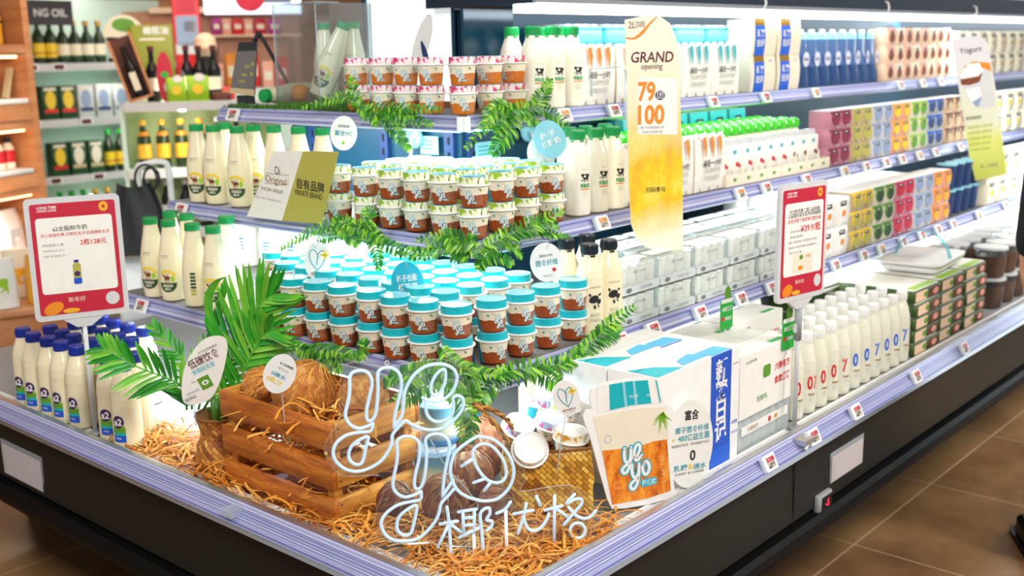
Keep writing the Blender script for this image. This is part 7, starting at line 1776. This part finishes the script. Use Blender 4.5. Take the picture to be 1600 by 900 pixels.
# ------------------------------------------------------------------ person in black at the right edge
pf = P(1640, 862, z=0)
pe = thing('person', 'person in black clothes and dark shoes standing at the case, mostly out of frame', 'person', (pf.x, pf.y - .02, 0), radians(-60))
def skin_mesh(name, nodes, edges, mat, parent, sub=2):
    me = bpy.data.meshes.new(name); me.from_pydata([n[0] for n in nodes], edges, []); o = bpy.data.objects.new(name, me); COL.objects.link(o); o.parent = parent
    sk = o.modifiers.new('skin', 'SKIN'); sk.use_smooth_shade = True
    for i, n in enumerate(nodes):
        v = me.skin_vertices[0].data[i]; v.radius = (n[1], n[1] if len(n) < 3 else n[2]); v.use_root = (i == 0)
    sb = o.modifiers.new('sub', 'SUBSURF'); sb.levels = sub; sb.render_levels = sub
    me.materials.append(M[mat]); return o
# local frame: faces +Y (towards the case); left leg nearest the visible edge
X0 = .11
N = [((X0, -.02, .95), .13, .10), ((X0, -.01, 1.15), .12, .09), ((X0, 0, 1.38), .14, .09), ((X0, .0, 1.48), .06), ((X0, .01, 1.55), .055), ((X0, .03, 1.66), .075, .09), ((X0, .03, 1.75), .05, .06),
     ((X0 - .09, -.02, .88), .085), ((X0 - .135, .0, .50), .055), ((X0 - .165, -.04, .10), .036), ((X0 + .09, -.02, .88), .085), ((X0 + .10, .0, .50), .055), ((X0 + .11, -.04, .10), .036),
     ((X0 - .19, 0, 1.42), .055), ((X0 - .235, -.01, 1.15), .042), ((X0 - .245, .03, .90), .030), ((X0 + .19, 0, 1.42), .055), ((X0 + .25, -.01, 1.15), .042), ((X0 + .26, .03, .90), .030)]
E_ = [(0, 1), (1, 2), (2, 3), (3, 4), (4, 5), (5, 6), (0, 7), (7, 8), (8, 9), (0, 10), (10, 11), (11, 12), (2, 13), (13, 14), (14, 15), (2, 16), (16, 17), (17, 18)]
for sx, wi in ((-1, 15), (1, 18)):
    w = Vector(N[wi][0]); b = len(N); N.append((tuple(w + Vector((0, .012, -.055))), .026, .014)); E_.append((wi, b))
    for k in range(4):
        f0 = w + Vector((.0, -.020 + .016 * k, -.095)); N.append((tuple(f0), .0085)); N.append((tuple(f0 + Vector((-sx * .004, .002, -.030 + .003 * abs(k - 1.5)))), .0078)); N.append((tuple(f0 + Vector((-sx * .012, .003, -.055 + .005 * abs(k - 1.5)))), .0065)); q = len(N); E_ += [(b, q - 3), (q - 3, q - 2), (q - 2, q - 1)]
    t0 = w + Vector((-sx * .006, .045, -.05)); N.append((tuple(t0), .010)); N.append((tuple(t0 + Vector((-sx * .008, .018, -.035))), .0085)); E_ += [(wi, len(N) - 2), (len(N) - 2, len(N) - 1)]
skin_mesh('body', N, E_, 'skin', pe)
J = [((X0, -.02, .93), .155, .125), ((X0, -.01, 1.15), .150, .115), ((X0, 0, 1.38), .165, .110), ((X0, 0, 1.47), .075), ((X0 - .19, 0, 1.42), .072), ((X0 - .235, -.01, 1.15), .058), ((X0 - .246, .028, .885), .048), ((X0 + .19, 0, 1.42), .072), ((X0 + .25, -.01, 1.15), .058), ((X0 + .261, .028, .885), .048)]
skin_mesh('jacket', J, [(0, 1), (1, 2), (2, 3), (2, 4), (4, 5), (5, 6), (2, 7), (7, 8), (8, 9)], 'cloth_black', pe)
TR = [((X0, -.02, .95), .15, .12), ((X0 - .09, -.02, .85), .105), ((X0 - .135, .0, .50), .080), ((X0 - .165, -.04, .09), .066), ((X0 + .09, -.02, .85), .105), ((X0 + .10, .0, .50), .078), ((X0 + .11, -.04, .09), .062)]
skin_mesh('trousers', TR, [(0, 1), (1, 2), (2, 3), (0, 4), (4, 5), (5, 6)], 'cloth_black', pe)
for sx in (-.165, .11):
    m = MB(); T = Matrix.Translation((X0 + sx, .03, 0)); m.rbox((0, 0, .012), (.098, .28, .024), .045, 'soft_black', T, 5); m.rbox((0, -.02, .05), (.086, .22, .065), .040, 'shoe', T, 5); m.rbox((0, -.07, .085), (.082, .12, .06), .038, 'shoe', T, 5); m.build('shoe', pe)
m = MB(); m.lathe([(.085, 1.63), (.098, 1.68), (.095, 1.74), (.070, 1.79), (.0, 1.815)], 'hair', 22, caps=False, T=Matrix.Translation((X0, .015, 0))); m.build('hair', pe)
for dx in (-.028, .028): m = MB(); m.lathe([(.0, -.008), (.008, -.004), (.009, 0), (.008, .004), (.0, .008)], 'ink', 10, caps=False, T=Matrix.Translation((X0 + dx, .118, 1.665))); m.build('eye', pe)
m = MB(); m.lathe([(.010, 0), (.013, .012), (.008, .04), (.0, .045)], 'skin', 10, caps=False, T=Matrix.Translation((X0, .118, 1.625))); m.build('nose', pe)
